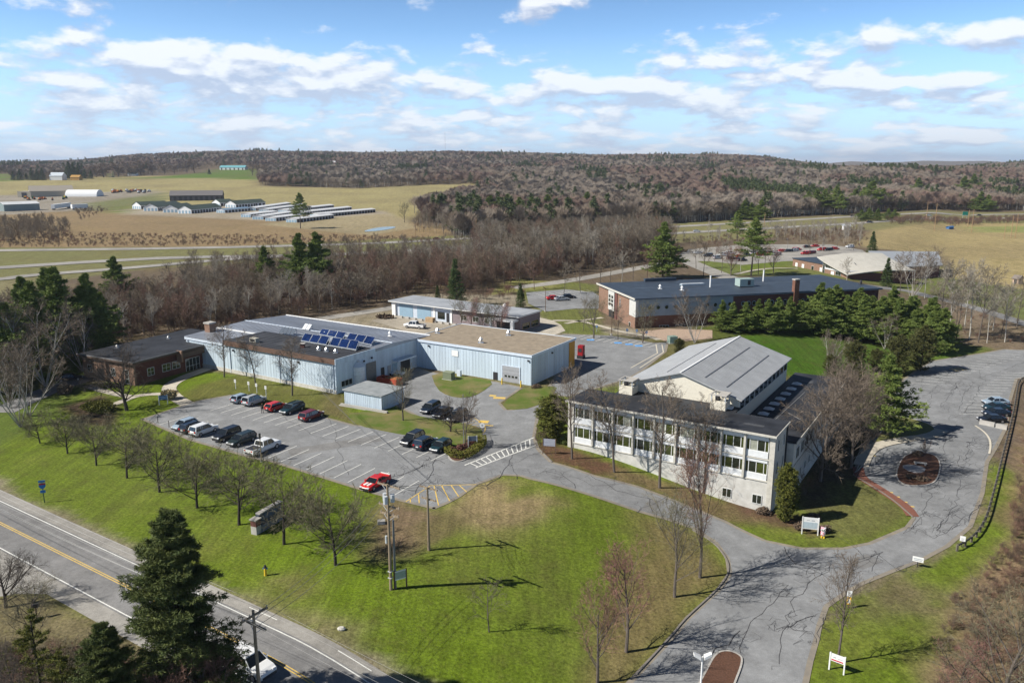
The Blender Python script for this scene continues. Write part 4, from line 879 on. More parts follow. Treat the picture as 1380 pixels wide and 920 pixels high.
# far woods: one mass, cheaper trees
def far_tree(seed, H, n, tw, red):
    A = MB(); rnd_ = random.Random(seed); A.tube((0,0,-.3), (0,0,H*.8), .16, .05, 4, cap=False)
    for i in range(n):
        t = rnd_.uniform(.25, 1); a = rnd_.uniform(0, 6.28); rr_ = H*.34*math.sin(min(1, (t-.15)*1.25)*math.pi)**.6*rnd_.uniform(.2, 1) if t < .95 else .5
        p = Vector((math.cos(a)*rr_*.85, math.sin(a)*rr_*.85, H*(.25+.62*math.sin(t*1.35)*rnd_.uniform(.75, 1)))); v = Vector((math.cos(a)*rr_*.35+rnd_.uniform(-.5, .5), math.sin(a)*rr_*.35+rnd_.uniform(-.5, .5), H*rnd_.uniform(.07, .17))); s = v.orthogonal().normalized()*tw
        A.tri(tuple(p-s), tuple(p+s), tuple(p+v), 1)
    return A
FARP = []
TW.update({'fgrey': twm('far_twigs_grey', (.235, .19, .15)), 'fbrown': twm('far_twigs_brown', (.215, .165, .125)), 'fpink': twm('far_twigs_pink', (.225, .155, .125)), 'fpale': twm('far_twigs_pale', (.26, .22, .18))})
for i, (cm, bm) in enumerate((('fgrey', BK_GREY), ('fbrown', BK_GREY), ('fpink', BK_GREY), ('fgrey', BK_PALE), ('fpale', BK_PALE))):
    FARP.append(far_tree(300+i, 13, 300, .11, 0).mesh('far_tree_%d' % i, [bm, TW[cm]]))
def join_mesh(key, name):
    me = bpy.data.meshes.new(name); t, c = PROTO[key]; n = len(t.vertices); v = [tuple(q.co) for q in t.vertices]+[tuple(q.co) for q in c.vertices]
    f = [tuple(p.vertices) for p in t.polygons]; nt_ = len(f); f += [tuple(n+i for i in p.vertices) for p in c.polygons]
    me.from_pydata(v, [], f); me.materials.append(t.materials[0]); me.materials.append(c.materials[0]); me.polygons.foreach_set('material_index', [0]*nt_+[1]*(len(f)-nt_)); me.update(); return me
far_pine = [conifer(400+i, 14, clear=.2, width=.25, whorl=1.3, nb=6, sp=4, k=5, nl=1.1, nw=.5, irreg=.35) for i in range(2)]
FP = []
for i, (A, B) in enumerate(far_pine):
    k0 = len(A.v); A.f += [tuple(k0+q for q in f) for f in B.f]; A.m += [1]*len(B.f); A.v += B.v; FP.append(A.mesh('far_pine_%d' % i, [BK_DARK, NEED_F]))
def scatter(name, pts, meshes, label, cat):
    """one object whose trees stand on the listed points"""
    me = bpy.data.meshes.new(name); me.from_pydata([p[:3] for p in pts], [], [])
    a = me.attributes.new('which', 'INT', 'POINT'); a.data.foreach_set('value', [int(p[3]) for p in pts])
    a = me.attributes.new('size', 'FLOAT', 'POINT'); a.data.foreach_set('value', [p[4] for p in pts])
    a = me.attributes.new('turn', 'FLOAT_VECTOR', 'POINT'); a.data.foreach_set('vector', sum([[0, 0, rnd.uniform(0, 6.28)] for p in pts], []))
    o = link(name, me); tag(o, label, cat, kind='stuff')
    c = bpy.data.collections.new(name+'_kinds')
    for i, m in enumerate(meshes): c.objects.link(bpy.data.objects.new('kind_%02d_%s' % (i, name), m))
    g = bpy.data.node_groups.new(name, 'GeometryNodeTree'); g.interface.new_socket('Geometry', in_out='INPUT', socket_type='NodeSocketGeometry'); g.interface.new_socket('Geometry', in_out='OUTPUT', socket_type='NodeSocketGeometry')
    N = g.nodes.new; L = g.links.new; gi = N('NodeGroupInput'); go = N('NodeGroupOutput'); ip = N('GeometryNodeInstanceOnPoints'); ci = N('GeometryNodeCollectionInfo'); ci.inputs[0].default_value = c
    ci.inputs['Separate Children'].default_value = True; ci.inputs['Reset Children'].default_value = True; ip.inputs['Pick Instance'].default_value = True
    def na(nm, ty):
        n = N('GeometryNodeInputNamedAttribute'); n.data_type = ty; n.inputs[0].default_value = nm; return next(q for q in n.outputs if q.enabled)
    L(gi.outputs[0], ip.inputs['Points']); L(ci.outputs[0], ip.inputs['Instance']); L(na('which', 'INT'), ip.inputs['Instance Index']); L(na('size', 'FLOAT'), ip.inputs['Scale'])
    er = N('FunctionNodeEulerToRotation'); L(na('turn', 'FLOAT_VECTOR'), er.inputs[0]); L(er.outputs[0], ip.inputs['Rotation'])
    L(ip.outputs[0], go.inputs[0]); md = o.modifiers.new('trees', 'NODES'); md.node_group = g; return o
near_kinds = [join_mesh('wood%d' % i, 'wood_tree_%d' % i) for i in range(5)]+[join_mesh('scrub%d' % i, 'scrub_%d' % i) for i in range(2)]
# brush: along the lot edges, highway and the right-hand scrub
def fill(poly, step, ks, s0, s1, out, keep=1.0):
    pw = P2(poly); ax = [p[0] for p in pw]; ay = [p[1] for p in pw]; c = []
    n = int((max(ax)-min(ax))*(max(ay)-min(ay))/step**2)
    x = np.array([rnd.uniform(min(ax), max(ax)) for _ in range(n)]); y = np.array([rnd.uniform(min(ay), max(ay)) for _ in range(n)]); k = inside(x, y, pw)
    for a, b in zip(x[k], y[k]):
        if rnd.random() < keep: out.append((float(a), float(b), T(a, b), rnd.choice(ks), rnd.uniform(s0, s1)))
brush = []
fill([(1285,800),(1330,765),(1362,720),(1400,640),(1600,640),(1600,1150),(1245,1150),(1260,900),(1275,830)], 1.0, (5, 5, 6), .16, .46, brush)
fill([(1385,560),(1378,620),(1365,680),(1362,720),(1420,740),(1500,560)], 1.6, (5, 5, 6), .25, .6, brush)
fill([(0,304),(90,307),(100,328),(0,331),(-80,331),(-80,304)], 5.0, (5, 6, 5, 0, 1), .55, .8, brush)
fill([(-80,312),(60,300),(95,318),(60,331),(-80,331)], 9, (0, 1), .55, .8, brush)
fill([(640,330),(890,318),(905,328),(880,334),(760,340),(640,348)], 4.5, (0, 6, 1, 2, 0, 4), .8, 1.25, brush)
fill([(905,325),(1040,313),(1165,307),(1165,318),(1060,326),(925,331)], 5.0, (5, 5, 6, 5, 5, 4), .5, .9, brush)
fill([(1195,297),(1380,294),(1420,298),(1300,305),(1200,303)], 4.5, (5, 5, 6), .8, 1.5, brush)
fill([(1040,311),(1165,308),(1170,334),(1060,326)], 6.0, (5, 5, 5, 6, 4), .5, .8, brush)
fill([(400,345),(640,338),(760,330),(760,338),(400,362),(200,378)], 6.5, (0, 5, 6, 1), .5, .9, brush)
fill([(560,303),(640,302),(700,300),(700,312),(600,318),(555,312)], 7, (0, 5, 4, 1), .5, .95, brush)
fill([(-40,960),(0,900),(80,880),(160,900),(300,935),(330,1100),(-40,1100)], 2.2, (5, 6), .5, 1.0, brush)
fill([(1270,455),(1330,462),(1400,468),(1400,440),(1290,420)], 5, (5, 6), .3, .55, brush)
fill([(1225,402),(1262,412),(1270,452),(1248,446)], 5, (5, 0), .5, .8, brush)
fill([(560,395),(640,402),(700,392),(710,398),(690,402),(600,408)], 3.5, (5, 6, 5), .6, 1.2, brush)
fill([(100,284),(125,280),(145,284),(110,298)], 8, (5, 5), .6, 1.2, brush)
fill([(-80,320),(95,316),(560,320),(600,326),(500,331),(100,333),(-80,334)], 4.2, (5, 5, 6), .3, .75, brush)
scatter('woodland', stuff, near_kinds, 'dense bare grey-brown wood stretching from the blue building to the highway', 'wood')
scatter('brushwood', brush, near_kinds, 'low leafless brush along the verges and the scrub field', 'brush')
# far mass
EXC = [P2(p) for p in ([(-300,420),(-300,330),(560,330),(655,316),(900,301),(1100,290),(1300,284),(1700,282),(1700,460),(1100,460),(925,335),(640,350),(300,370)],
  [(-300,250),(-300,244.5),(20,243),(130,238),(250,236),(345,234),(350,251),(480,254),(560,250),(640,247.5),(655,255),(615,268),(560,286),(545,298),(600,305),(620,330),(-300,335)],
  [(150,241),(240,232),(280,226),(345,226),(352,243),(270,243)], [(-300,234),(14,235),(16,245),(-300,250)], [(905,231),(1000,229),(1012,234),(915,237)],
  [(545,296),(565,286),(572,300),(600,303),(600,318)])]
n = 100000
u1 = np.random.RandomState(3)
azp = u1.uniform(-90, 1470, n); D = 430*np.exp(u1.uniform(0, math.log(2900/430), n)); 
X = (azp-CX)/F*D; Y = D
keep = np.ones(n, bool)
for e in EXC: keep &= ~inside(X, Y, e)
# left of the woods the near ground is open
keep &= ~((azp < 560) & (D < 1000))
X, Y = X[keep], Y[keep]; Z = Tn(X, Y); far = []
for x, y, z in zip(X, Y, Z):
    q = noise.noise(Vector((x*.006, y*.004, 1))); q2 = noise.noise(Vector((x*.012, y*.005, 7))); m = rnd.random()
    pine = .008+(.4 if q2 > .38 else 0)+(.07 if q2 > .24 else 0)
    if y < 560: pine = .04
    sz = rnd.uniform(.7, 1.3)
    if rnd.random() < pine: far.append((x, y, z, 5+(m > .5), sz*1.1)); continue
    if q > .10: k = 2 if m < .6 else 1
    elif q < -.18: k = 4 if m < .55 else 3
    else: k = (0, 1, 0, 1, 3, 0, 4)[int(m*6.99)]
    far.append((x, y, z, k, sz))
scatter('far_woodland', far, FARP+FP, 'endless bare woods with dark pines rolling to the horizon', 'wood')
HP = [(1002,296,270),(1012,296,272),(1025,297,268),(1088,288,258),(1098,289,255),(1110,289,256),(1126,288,250),(1132,290,262),(1150,284,255),(1163,284,252),(1172,285,243),(1178,285,254),(1188,284,254),(1200,283,262),(1215,282,262),(1236,268,240),(1160,298,282),(1170,298,280),(1182,298,281),(1196,297,281),(1205,297,282),(1297,268,238),(1320,285,258),(1330,285,262),(1310,262,235),(905,285,262),(932,266,256),(915,275,262),
      (640,292,262),(660,300,262),(672,302,266),(684,304,262),(700,306,265),(716,300,266),(738,296,262),(792,290,258),(830,268,250),(836,270,248)]
for i, (x, yb, yt) in enumerate(HP):
    tree_at('tall_pine' if 1080 < x < 1240 and yb > 280 and yb < 295 else 'pine%d' % (i % 3), (x, yb), yt, 12 if not (1080 < x < 1240 and 280 < yb < 295) else 15, 1.3, label='dark pine, %s among those in the far bare woods' % rank((x, yb, yt), HP), group='dark pines along the far highway', name='pine_tree')
for i, (x, yb, yt) in enumerate([(18,243,231),(27,243,228),(36,242,233),(44,243,225),(51,243,228),(58,243,226),(93,241,217),(100,241,220),(107,240,219),(115,241,228),(123,241,229),(282,235,227)]):
    tree_at('spruce', (x, yb), yt, 10, 1.3, label='dark evergreen of the windbreak by the far white farmhouse', group='windbreak evergreens by the farmhouse', name='evergreen_tree')
for i, (x, yb, yt) in enumerate([(150,238,220),(160,238,216),(175,237,219),(190,236,214),(205,236,218),(222,235,219),(235,234,220),(252,233,212),(262,233,215),(130,239,222),(140,239,218),(340,236,218),(352,239,220)]):
    tree_at('shade', (x, yb), yt, 9, 1.5, label='bare shade tree beside the far houses on the hill', group='bare shade trees beside the far houses')
tree_at('maple1', (545,300), 272, 9, 1.0, label='round bare tree at the edge of the graded slope')
# ------------------------------------------------------------------ buildings
BLUE = mat('blue_metal_siding', (.50, .59, .67), .5, var=.2, scale=.9, stretch=(1, 1, .05), spec=.4); BLUE2 = mat('blue_metal_rib', (.53, .61, .69), .5, var=.1, spec=.4)
TRIMB = mat('pale_blue_trim', (.58, .65, .74), .5, var=.08); ROOFM = mat('grey_metal_roof', (.30, .32, .36), .45, metal=.3, var=.3, scale=.25, stretch=(.25, 1, 1))
MEMB = mat('black_membrane', (.028, .030, .036), .7, var=.5, scale=.35, spec=.35, detail=8); TANR = mat('tan_gravel_roof', (.285, .235, .175), .95, var=.22, scale=.9, bump=.3, detail=9)
CREAM = mat('cream_wall', (.66, .62, .52), .8, var=.06); WPAN = mat('white_panel', (.66, .68, .70), .55, var=.08, scale=1.5); WBRICK = mat('whitewashed_brick', (.45, .44, .41), .9, scale=.9, col2=(.60, .59, .56), bump=.4, bscale=8)
STONE = mat('pale_stone', (.52, .50, .45), .9, var=.15, scale=2); CONCR = mat('concrete', (.42, .40, .37), .9, var=.15, scale=1)
BRICK = mat('red_brick', (.15, .07, .048), .9, scale=1.2, col2=(.21, .105, .07), bump=.4, bscale=12); BRICKO = mat('orange_brick', (.20, .12, .085), .9, scale=1.5, col2=(.28, .175, .125), bump=.3, bscale=12); BRICKD = mat('dark_brick', (.14, .06, .05), .9, var=.2, scale=2)
GLASS = mat('window_glass', (.018, .024, .018), .06, var=.5, scale=.6, spec=.8); GLASSG = mat('window_glass_olive', (.05, .062, .016), .1, var=.6, scale=.5, spec=.55); FRAMEW = mat('white_window_frame', (.62, .63, .62), .5, var=.05)
DOORG = mat('grey_door', (.33, .34, .36), .5, var=.08); DOORB = mat('blue_door', (.26, .38, .48), .5, var=.08); ORANGE = mat('orange_panel', (.62, .29, .03), .6, var=.08); DARK = mat('dark_metal', (.035, .035, .04), .5)
GALV = mat('galvanised_metal', (.50, .53, .56), .5, metal=.1, var=.12); GTILE = mat('pale_roof_sheet', (.36, .37, .38), .55, var=.14, scale=.5); SLATE = mat('blue_slate_roof', (.04, .055, .078), .6, var=.25, scale=.4, spec=.4); SLATE2 = mat('blue_fascia', (.13, .17, .22), .6, var=.15)
PORCEL = mat('blue_grey_panels', (.26, .32, .37), .6, var=.12, scale=.6); STEEL = mat('stainless_vent', (.6, .6, .6), .3, metal=.6); YEL = mat('yellow_paint', (.75, .5, .04), .5); REDP = mat('red_paint', (.30, .015, .02), .5); WPAINT = mat('white_paint', (.78, .78, .77), .5, var=.04)
WOODB = mat('brown_timber', (.14, .09, .055), .85, var=.2, scale=5); POLEW = mat('pole_wood', (.20, .155, .11), .9, var=.3, scale=6, stretch=(1, 1, .1), col2=(.34, .27, .19)); TANW = mat('tan_timber', (.42, .30, .18), .8)
class B:
    """a building: an Empty at its front-left corner, x along the front, y into the depth"""
    def __init__(s, name, label, cat, o, a, group=None):
        s.e = empty(name, (o[0], o[1], 0), R(a), label, cat, group); s.o = Vector((o[0], o[1])); s.c, s.s = math.cos(R(a)), math.sin(R(a))
    def loc(s, px, py, z):
        g = Gz(px, py, z); d = Vector((g.x, g.y))-s.o; return d.x*s.c+d.y*s.s, -d.x*s.s+d.y*s.c
    def box(s, name, m, *a, parent=None): return MB().box(*a).build(name, m, parent or s.e)
    def part(s, name, mb, m, parent=None): return mb.build(name, m, parent or s.e)
def ribs_x(x0, x1, y, z0, z1, step=.6, dd=-.03, w_=.09):
    mb = MB(); x = x0+step/2
    while x < x1: mb.box(x-w_/2, min(y, y+dd), z0, x+w_/2, max(y, y+dd), z1); x += step
    return mb
def ribs_y(y0, y1, x, z0, z1, step=.6, dd=.03, w_=.09):
    mb = MB(); y = y0+step/2
    while y < y1: mb.box(min(x, x+dd), y-w_/2, z0, max(x, x+dd), y+w_/2, z1); y += step
    return mb
def window(parent, x, y, z, w_, h, side='x', nx=2, nz=1, glass=None, fr=None, cache={}):
    """window in the plane y (side x) or in the plane x (side y); frame with one object per pane"""
    glass = glass or GLASS; fr = fr or FRAMEW; key = (w_, h, nx, nz, side, fr.name)
    if key not in cache:
        mb = MB(); t = .07
        def bx(a0, b0, a1, b1, d0, d1):
            if side == 'x': mb.box(a0, -d1, b0, a1, -d0, b1)
            else: mb.box(d0, a0, b0, d1, a1, b1)
        bx(0, 0, w_, t, -.02, .06); bx(0, h-t, w_, h, -.02, .06); bx(0, t, t, h-t, -.02, .06); bx(w_-t, t, w_, h-t, -.02, .06)
        for i in range(1, nx): bx(w_*i/nx-.03, t, w_*i/nx+.03, h-t, -.02, .055)
        for j in range(1, nz): bx(t, h*j/nz-.025, w_-t, h*j/nz+.025, -.02, .05)
        p = MB(); pw, ph = w_/nx-.02, h/nz-.02
        if side == 'x': p.box(0, -.02, 0, pw, .0, ph)
        else: p.box(0, 0, 0, .02, pw, ph)
        cache[key] = (mb.mesh('window', fr), p)
    f, p = cache[key]; pk = key+(glass.name,)
    if pk not in cache: cache[pk] = p.mesh('pane', glass)
    o = link('window', f, parent, (x, y, z))
    for i in range(nx):
        for j in range(nz): link('pane', cache[pk], o, ((w_*i/nx+.01, 0, h*j/nz+.01) if side == 'x' else (0, w_*i/nx+.01, h*j/nz+.01)))
    return o
def vent(loc, label, r=.35, h=.8, m=None, group=None):
    e = empty('roof_vent', loc, 0, label, 'vent', group); MB().tube((0,0,0), (0,0,h*.6), r*.6, r*.6, 10).build('stack', m or STEEL, e); MB().tube((0,0,h*.6), (0,0,h), r, r*.35, 10).build('cowl', m or STEEL, e)
    MB().box(-r*1.1, -r*1.1, 0, r*1.1, r*1.1, .12).build('base', m or STEEL, e); return e

# ---- white two-storey building --------------------------------------------
b = B('office_building', 'white two-storey building with dark flat roof, rows of windows and a pale gabled hall behind', 'building', (9.3, 114.2), -32)
L_ = 29.6; E = bE = b.e
b.box('wall', WPAN, 0, .35, -.6, L_-.7, 6.5, 7.2)
b.box('base_wall', WBRICK, 0, 0, -5.5, L_-.7, .33, .78); b.box('ledge', STONE, -.02, -.12, .78, L_-.7, .33, .92); b.box('ledge', STONE, 0, -.10, 3.80, L_-.7, .33, 3.92)
b.box('end_wall', STONE, -.95, -.1, -5.5, -.02, 6.4, 7.2); b.box('end_wall', STONE, L_-.69, -.12, -5.5, L_, 6.5, 7.2)
b.box('core', CONCR, .1, .4, -5.5, L_-.8, 6.4, -.62)
mb = MB(); mb.box(-1.1, -.75, 7.24, L_+.25, 6.75, 7.5); b.part('roof_slab', mb, STONE); b.box('roof', MEMB, -1.0, -.55, 7.502, L_+.12, 6.62, 7.54); b.box('roof', MEMB, 3.6, 6.63, 7.26, 22.2, 9.4, 7.5)
b.box('wall', CREAM, 3.7, 6.76, -1, 22, 9.3, 7.24)
pitch = (L_-.72)/9
pm = MB().box(-.14, -.32, .92, .14, .34, 7.22).mesh('pier', STONE)
fm = MB()
pan = pitch-.30; xs4 = [0, pan*.155, pan*.5, pan*.845, pan]
for x in xs4: fm.box(x-.045, -.03, 0, x+.045, .06, 1.5)
fm.box(0, -.03, -.05, pan, .07, .02); fm.box(0, -.03, 1.48, pan, .07, 1.55); fm = fm.mesh('window', FRAMEW)
pn = MB().box(0, .03, 0, pan*.155-.09, .05, 1.44).mesh('pane', GLASSG); pw_ = MB().box(0, .03, 0, pan*.345-.09, .05, 1.44).mesh('pane', GLASSG); pwd = MB().box(0, .03, 0, pan*.345-.09, .05, 1.44).mesh('pane', GLASS)
pbl = MB().box(0, .03, 0, pan*.345-.09, .05, 1.44).mesh('pane', mat('window_blind', (.30, .31, .26), .3, var=.2, spec=.6))
pt = MB().box(0, 0, 0, pan, .12, .5).mesh('spandrel_panel', WPAN); pb = MB().box(0, 0, 0, pan, .12, .85).mesh('spandrel_panel', WPAN); ptl = MB().box(0, 0, 0, pan, .12, .48).mesh('spandrel_panel', WPAN)
for i in range(10):
    if 0 < i < 9: link('pier', pm, E, (i*pitch, 0, 0))
rnd = random.Random(9)
for i in range(9):
    x = i*pitch+.15
    for z in (1.78, 4.88):
        w0 = link('window', fm, E, (x, .12, z))
        for k, (mx, xx) in enumerate(((pn, xs4[0]), (pw_, xs4[1]), (pw_, xs4[2]), (pn, xs4[3]))):
            link('pane', (pbl if rnd.random() < .3 else pwd) if (mx is pw_ and rnd.random() < .3) else mx, w0, (xx+.045, 0, .03))
        link('spandrel_panel', pb, E, (x, .02, z-.90)); link('spandrel_panel', pt if z > 4 else ptl, E, (x, .02, z+1.56))
for px in (982.5, 1021): 
    x, _ = b.loc(px, 661 if px < 1000 else 672, -1.9); window(E, x-.7, -.03, -2.5, 1.3, 1.3, nx=2, nz=1)
b.box('door', WPAINT, 18.0, -.08, -2.6, 19.0, -.01, -.5)
for y in (1.2, 4.2):
    for z in (1.6, 4.7): window(E, L_+.02, y, z, .7, 1.7, 'y', 1, 1)
b.box('downpipe', DARK, L_+.02, 5.7, -5, L_+.2, 5.95, 7.2)
# wing
WX0, WX1, WY1 = 21.9, 30.6, 45.0
b.box('wing_wall', WBRICK, WX0, 6.52, -5.5, WX1, WY1, 4.4); b.box('wing_roof', MEMB, WX0-.02, 6.76, 4.405, WX1+.25, WY1+.25, 4.7); b.box('roof_edge', STONE, WX1+.255, 6.76, 4.3, WX1+.36, WY1+.36, 4.74)
y = 8.0
while y < 43:
    window(E, WX1+.02, y, 1.7, 1.9, 1.7, 'y', 2, 1); window(E, WX1+.02, y+.3, -1.9, 1.2, 1.3, 'y', 2, 1); y += 2.9
b.box('ledge', STONE, WX1+.003, 6.6, .9, WX1+.12, WY1, 1.1)
for t in np.linspace(0, 1, 7):
    x, y = b.loc(1029+(1074-1029)*t, 556-(556-516)*t, 4.9)
    mb = MB(); mb.box(-.75, -.6, 0, .75, .6, .12); c = (0, 0, .42); q = [(-.7,-.55,.125),(.7,-.55,.125),(.7,.55,.125),(-.7,.55,.125)]
    for i in range(4): mb.tri(q[i], q[(i+1) % 4], c)
    mb.build('skylight', mat('skylight_dome', (.74, .75, .76), .6, var=.05, spec=.3), E, loc=(x, y, 4.7))
x, y = b.loc(981, 549, 7.6); MB().box(-.7,-.5,0,.7,.5,.2).build('skylight', MATS['skylight_dome'], E, loc=(x, y, 7.54))
for a_, b_ in (((1045, 565), (1085, 528)), ((1062, 556), (1080, 566))):
    p, q = b.loc(*a_, 4.7), b.loc(*b_, 4.7); MB().tube((*p, 4.72), (*q, 4.72), .035, n=4).build('roof_seam', mat('seam_white', (.3, .3, .3)), E)
# gabled hall
gx0, gx1, gy0, gy1, ze, zr = 4.3, 21.8, 9.4, 38.6, 8.7, 11.4; gm = (gx0+gx1)/2
mb = MB(); P_ = [(gx0, ze), (gm, zr), (gx1, ze), (gx1, -1.2), (gx0, -1.2)]
mb.poly([(x, gy0, z) for x, z in P_]); mb.poly([(x, gy1, z) for x, z in P_[::-1]]); mb.poly([(gx1, gy0, -1), (gx1, gy1, -1), (gx1, gy1, ze), (gx1, gy0, ze)]); mb.poly([(gx0, gy1, -1), (gx0, gy0, -1), (gx0, gy0, ze), (gx0, gy1, ze)])
b.part('hall_wall', mb, CREAM)
def slope(x0, z0, x1, z1, y0, y1, th, m, name):
    mb = MB(); mb.loft([[(x0, y0, z0), (x1, y0, z1), (x1, y0, z1+th), (x0, y0, z0+th)], [(x0, y1, z0), (x1, y1, z1), (x1, y1, z1+th), (x0, y1, z0+th)]]); return b.part(name, mb, m)
k = (zr-ze)/(gm-gx0)
slope(gx0-.6, ze-.6*k+.02, gm, zr+.02, gy0-.5, gy1+.5, .16, GTILE, 'hall_roof'); slope(gx1+.6, ze-.6*k+.02, gm+.002, zr+.02, gy0-.5, gy1+.5, .16, GTILE, 'hall_roof')
for f in (.34, .72):
    for sgn in ((1,) if f > .5 else (1, -1)):
        x = gm+sgn*(gx1-gm)*f; z = zr-k*abs(x-gm)+.2; b.part('roof_joint', MB().box(x-.09, gy0+2, z-.04, x+.09, gy1-3.5, z+.03), mat('joint_grey', (.13,.14,.16)))
mb = MB(); n = 46
for i in range(n):
    y = gy0-.3+(gy1-gy0+.6)*i/(n-1)
    for sgn in (-1, 1): mb.tube((gm+sgn*.1, y, zr+.17), (gm+sgn*(gx1-gm+.55), y, zr-k*(gx1-gm+.55)+.17), .022, n=3, cap=False)
o = b.part('roof_seams', mb, mat('seam_grey', (.30,.31,.33), .6)); o['kind'] = 'stuff'
b.part('ridge_cap', MB().box(gm-.14, gy0-.5, zr+.17, gm+.14, gy1+.5, zr+.24), WPAINT)
for i in range(1, 4): b.part('wall_joint', MB().box(gx0+(gx1-gx0)*i/4-.03, gy0-.03, 7.5, gx0+(gx1-gx0)*i/4+.03, gy0+.0, 8.9), STONE)
for i in range(11): window(E, gx1+.02, gy0+.8+i*2.58, 6.75, 2.3, 1.65, 'y', 1, 1, GLASS)
# penthouses on the front roof and small boxes
for (px, py, lab) in ((843.5, 531, 'left rooftop exhaust box with a slatted canopy'), (967.5, 552, 'right rooftop exhaust box with a slatted canopy')):
    x, y = b.loc(px, py, 7.5); w0 = Matrix.Rotation(R(-32), 4, 'Z') @ Vector((x, y, 0)); e = empty('exhaust_box', (9.3+w0.x, 114.2+w0.y, 7.54), R(-32), lab, 'roof unit', 'rooftop exhaust boxes')
    MB().box(-1.1, -.2, 0, 1.1, 2.0, 1.15).build('box', CREAM, e)
    for sx in (-1.0, 1.0):
        for sy in (-.05, 1.85): MB().box(sx-.07, sy-.07, 1.15, sx+.07, sy+.07, 2.1).build('post', GALV, e)
    MB().box(-1.2, -.3, 2.1, 1.2, -.1, 2.22).box(-1.2, 1.9, 2.1, 1.2, 2.1, 2.22).box(-1.2, -.1, 2.1, -1.0, 1.9, 2.22).box(1.0, -.1, 2.1, 1.2, 1.9, 2.22).box(-.2, -.1, 2.1, 1.0, 1.9, 2.18).build('canopy', CONCR, e)
    MB().tube((-.4, .9, 1.15), (-.4, .9, 1.7), .35, n=10).build('fan', DARK, e)
for px, py in ((880.5, 520), (933.5, 530)):
    g = Gz(px, py, 7.5); e = empty('roof_vent', (g.x, g.y, 7.5), R(-32), 'small white square vent against the gabled wall', 'vent', 'white square vents below the gabled wall'); MB().box(-.3,-.3,0,.3,.3,.45).build('base', WPAINT, e); MB().box(-.4,-.4,.45,.4,.4,.72).build('hood', WPAINT, e)

rq = random.Random(5)
for i in range(9):
    x, y = (rq.uniform(1, 26), rq.uniform(-.2, 3.4)) if i < 6 else (rq.uniform(23, 27), rq.uniform(12, 40)); z = 7.541 if i < 6 else 4.701
    MB().box(x, y, z, x+rq.uniform(.8, 3), y+rq.uniform(.6, 2), z+.010+i*.002).build('roof_patch', mat('felt_patch_%d' % (i % 3), ((.045,.048,.055), (.015,.016,.02), (.075,.078,.085))[i % 3], .75, var=.3), bE)
# ---- blue metal building ---------------------------------------------------
bo = Vector((-32.7, 142.9))-Vector((math.cos(R(-32)), math.sin(R(-32))))*43.5
b = B('metal_hall', 'long pale blue ribbed metal building with a dark flat roof corner and grey metal roof', 'building', bo, -32); E = b.e; L_, D_ = 43.5, 28.0
b.box('wall', BLUE, 0, 0, -1, L_, D_, 5.95); b.part('siding_ribs', ribs_x(0, L_, 0, -.5, 5.9, .75), BLUE2)['kind'] = 'stuff'; b.part('siding_ribs', ribs_y(0, D_, L_, -.5, 5.7, .75), BLUE2)['kind'] = 'stuff'
b.box('footing', STONE, -.04, -.14, -1.2, L_+.02, -.052, .75)
b.box('fascia', TRIMB, -.2, -.2, 5.45, 12, 0, 6.1)
# low-pitched metal roof
mb = MB(); ry = 16
mb.loft([[(-.2, -.2, 5.96), (-.2, D_+.2, 5.96), (-.2, D_+.2, 6.05), (-.2, ry, 6.75), (-.2, -.2, 6.12)], [(L_+.2, -.2, 5.96), (L_+.2, D_+.2, 5.96), (L_+.2, D_+.2, 6.05), (L_+.2, ry, 6.75), (L_+.2, -.2, 6.12)]]); b.part('metal_roof', mb, ROOFM)
mb = MB(); x = 0
while x < L_: mb.box(x, 10, 6.3, x+.06, 16, 6.72); mb.v[-8:] = [(x, 9.5, 6.40), (x+.06, 9.5, 6.40), (x+.06, 16, 6.74), (x, 16, 6.74), (x, 9.5, 6.56), (x+.06, 9.5, 6.56), (x+.06, 16, 6.82), (x, 16, 6.82)]; x += 1.1
x = 0
while x < L_: mb.box(x, 16, 6.3, x+.06, D_, 6.72); mb.v[-8:] = [(x, 16.02, 6.74), (x+.06, 16.02, 6.74), (x+.06, D_, 6.0), (x, D_, 6.0), (x, 16.02, 6.82), (x+.06, 16.02, 6.82), (x+.06, D_, 6.12), (x, D_, 6.12)]; x += 1.1
o = b.part('roof_ribs', mb, mat('roof_rib', (.37,.40,.45), .5)); o['kind'] = 'stuff'
b.box('flat_roof', MEMB, 12.5, -.25, 6.0, L_+.25, 10.5, 6.66); b.box('roof_edge', mat('brown_flashing', (.13,.08,.06)), 12.5, -.42, 5.7, L_+.26, -.26, 6.7); b.box('roof_edge', BLUE, L_+.26, -.4, 5.6, L_+.42, 10.6, 6.75)
mb = MB()
for i in range(9): mb.box(14, .6+i*1.1, 6.66, L_-.3, .68+i*1.1, 6.685)
o = b.part('roof_seams', mb, mat('membrane_seam', (.11,.11,.12))); o['kind'] = 'stuff'
for p, q in (((0, 8), (13, 8)),): b.part('gutter', MB().box(p[0], p[1], 6.42, q[0], q[1]+.25, 6.62), WPAINT)
b.box('ridge_cap', TRIMB, -.2, ry-.15, 6.76, L_+.2, ry+.15, 6.85); b.box('roof_edge', WPAINT, -.2, D_+.1, 6.0, L_+.2, D_+.35, 6.22)
for x in (.6, 14, 28.5, 42.9): b.box('downpipe', TRIMB, x, -.2, -.6, x+.14, -.06, 5.6)
rq = random.Random(2)
for i in range(7):
    x, y = rq.uniform(14, 38), rq.uniform(.3, 7); b.box('roof_patch', mat('roof_patch_%d' % (i % 3), ((.06,.062,.068), (.018,.019,.022), (.09,.09,.09))[i % 3], .75, var=.3), x, y, 6.661, x+rq.uniform(1, 4), y+rq.uniform(.8, 2.2), 6.672+i*.002)
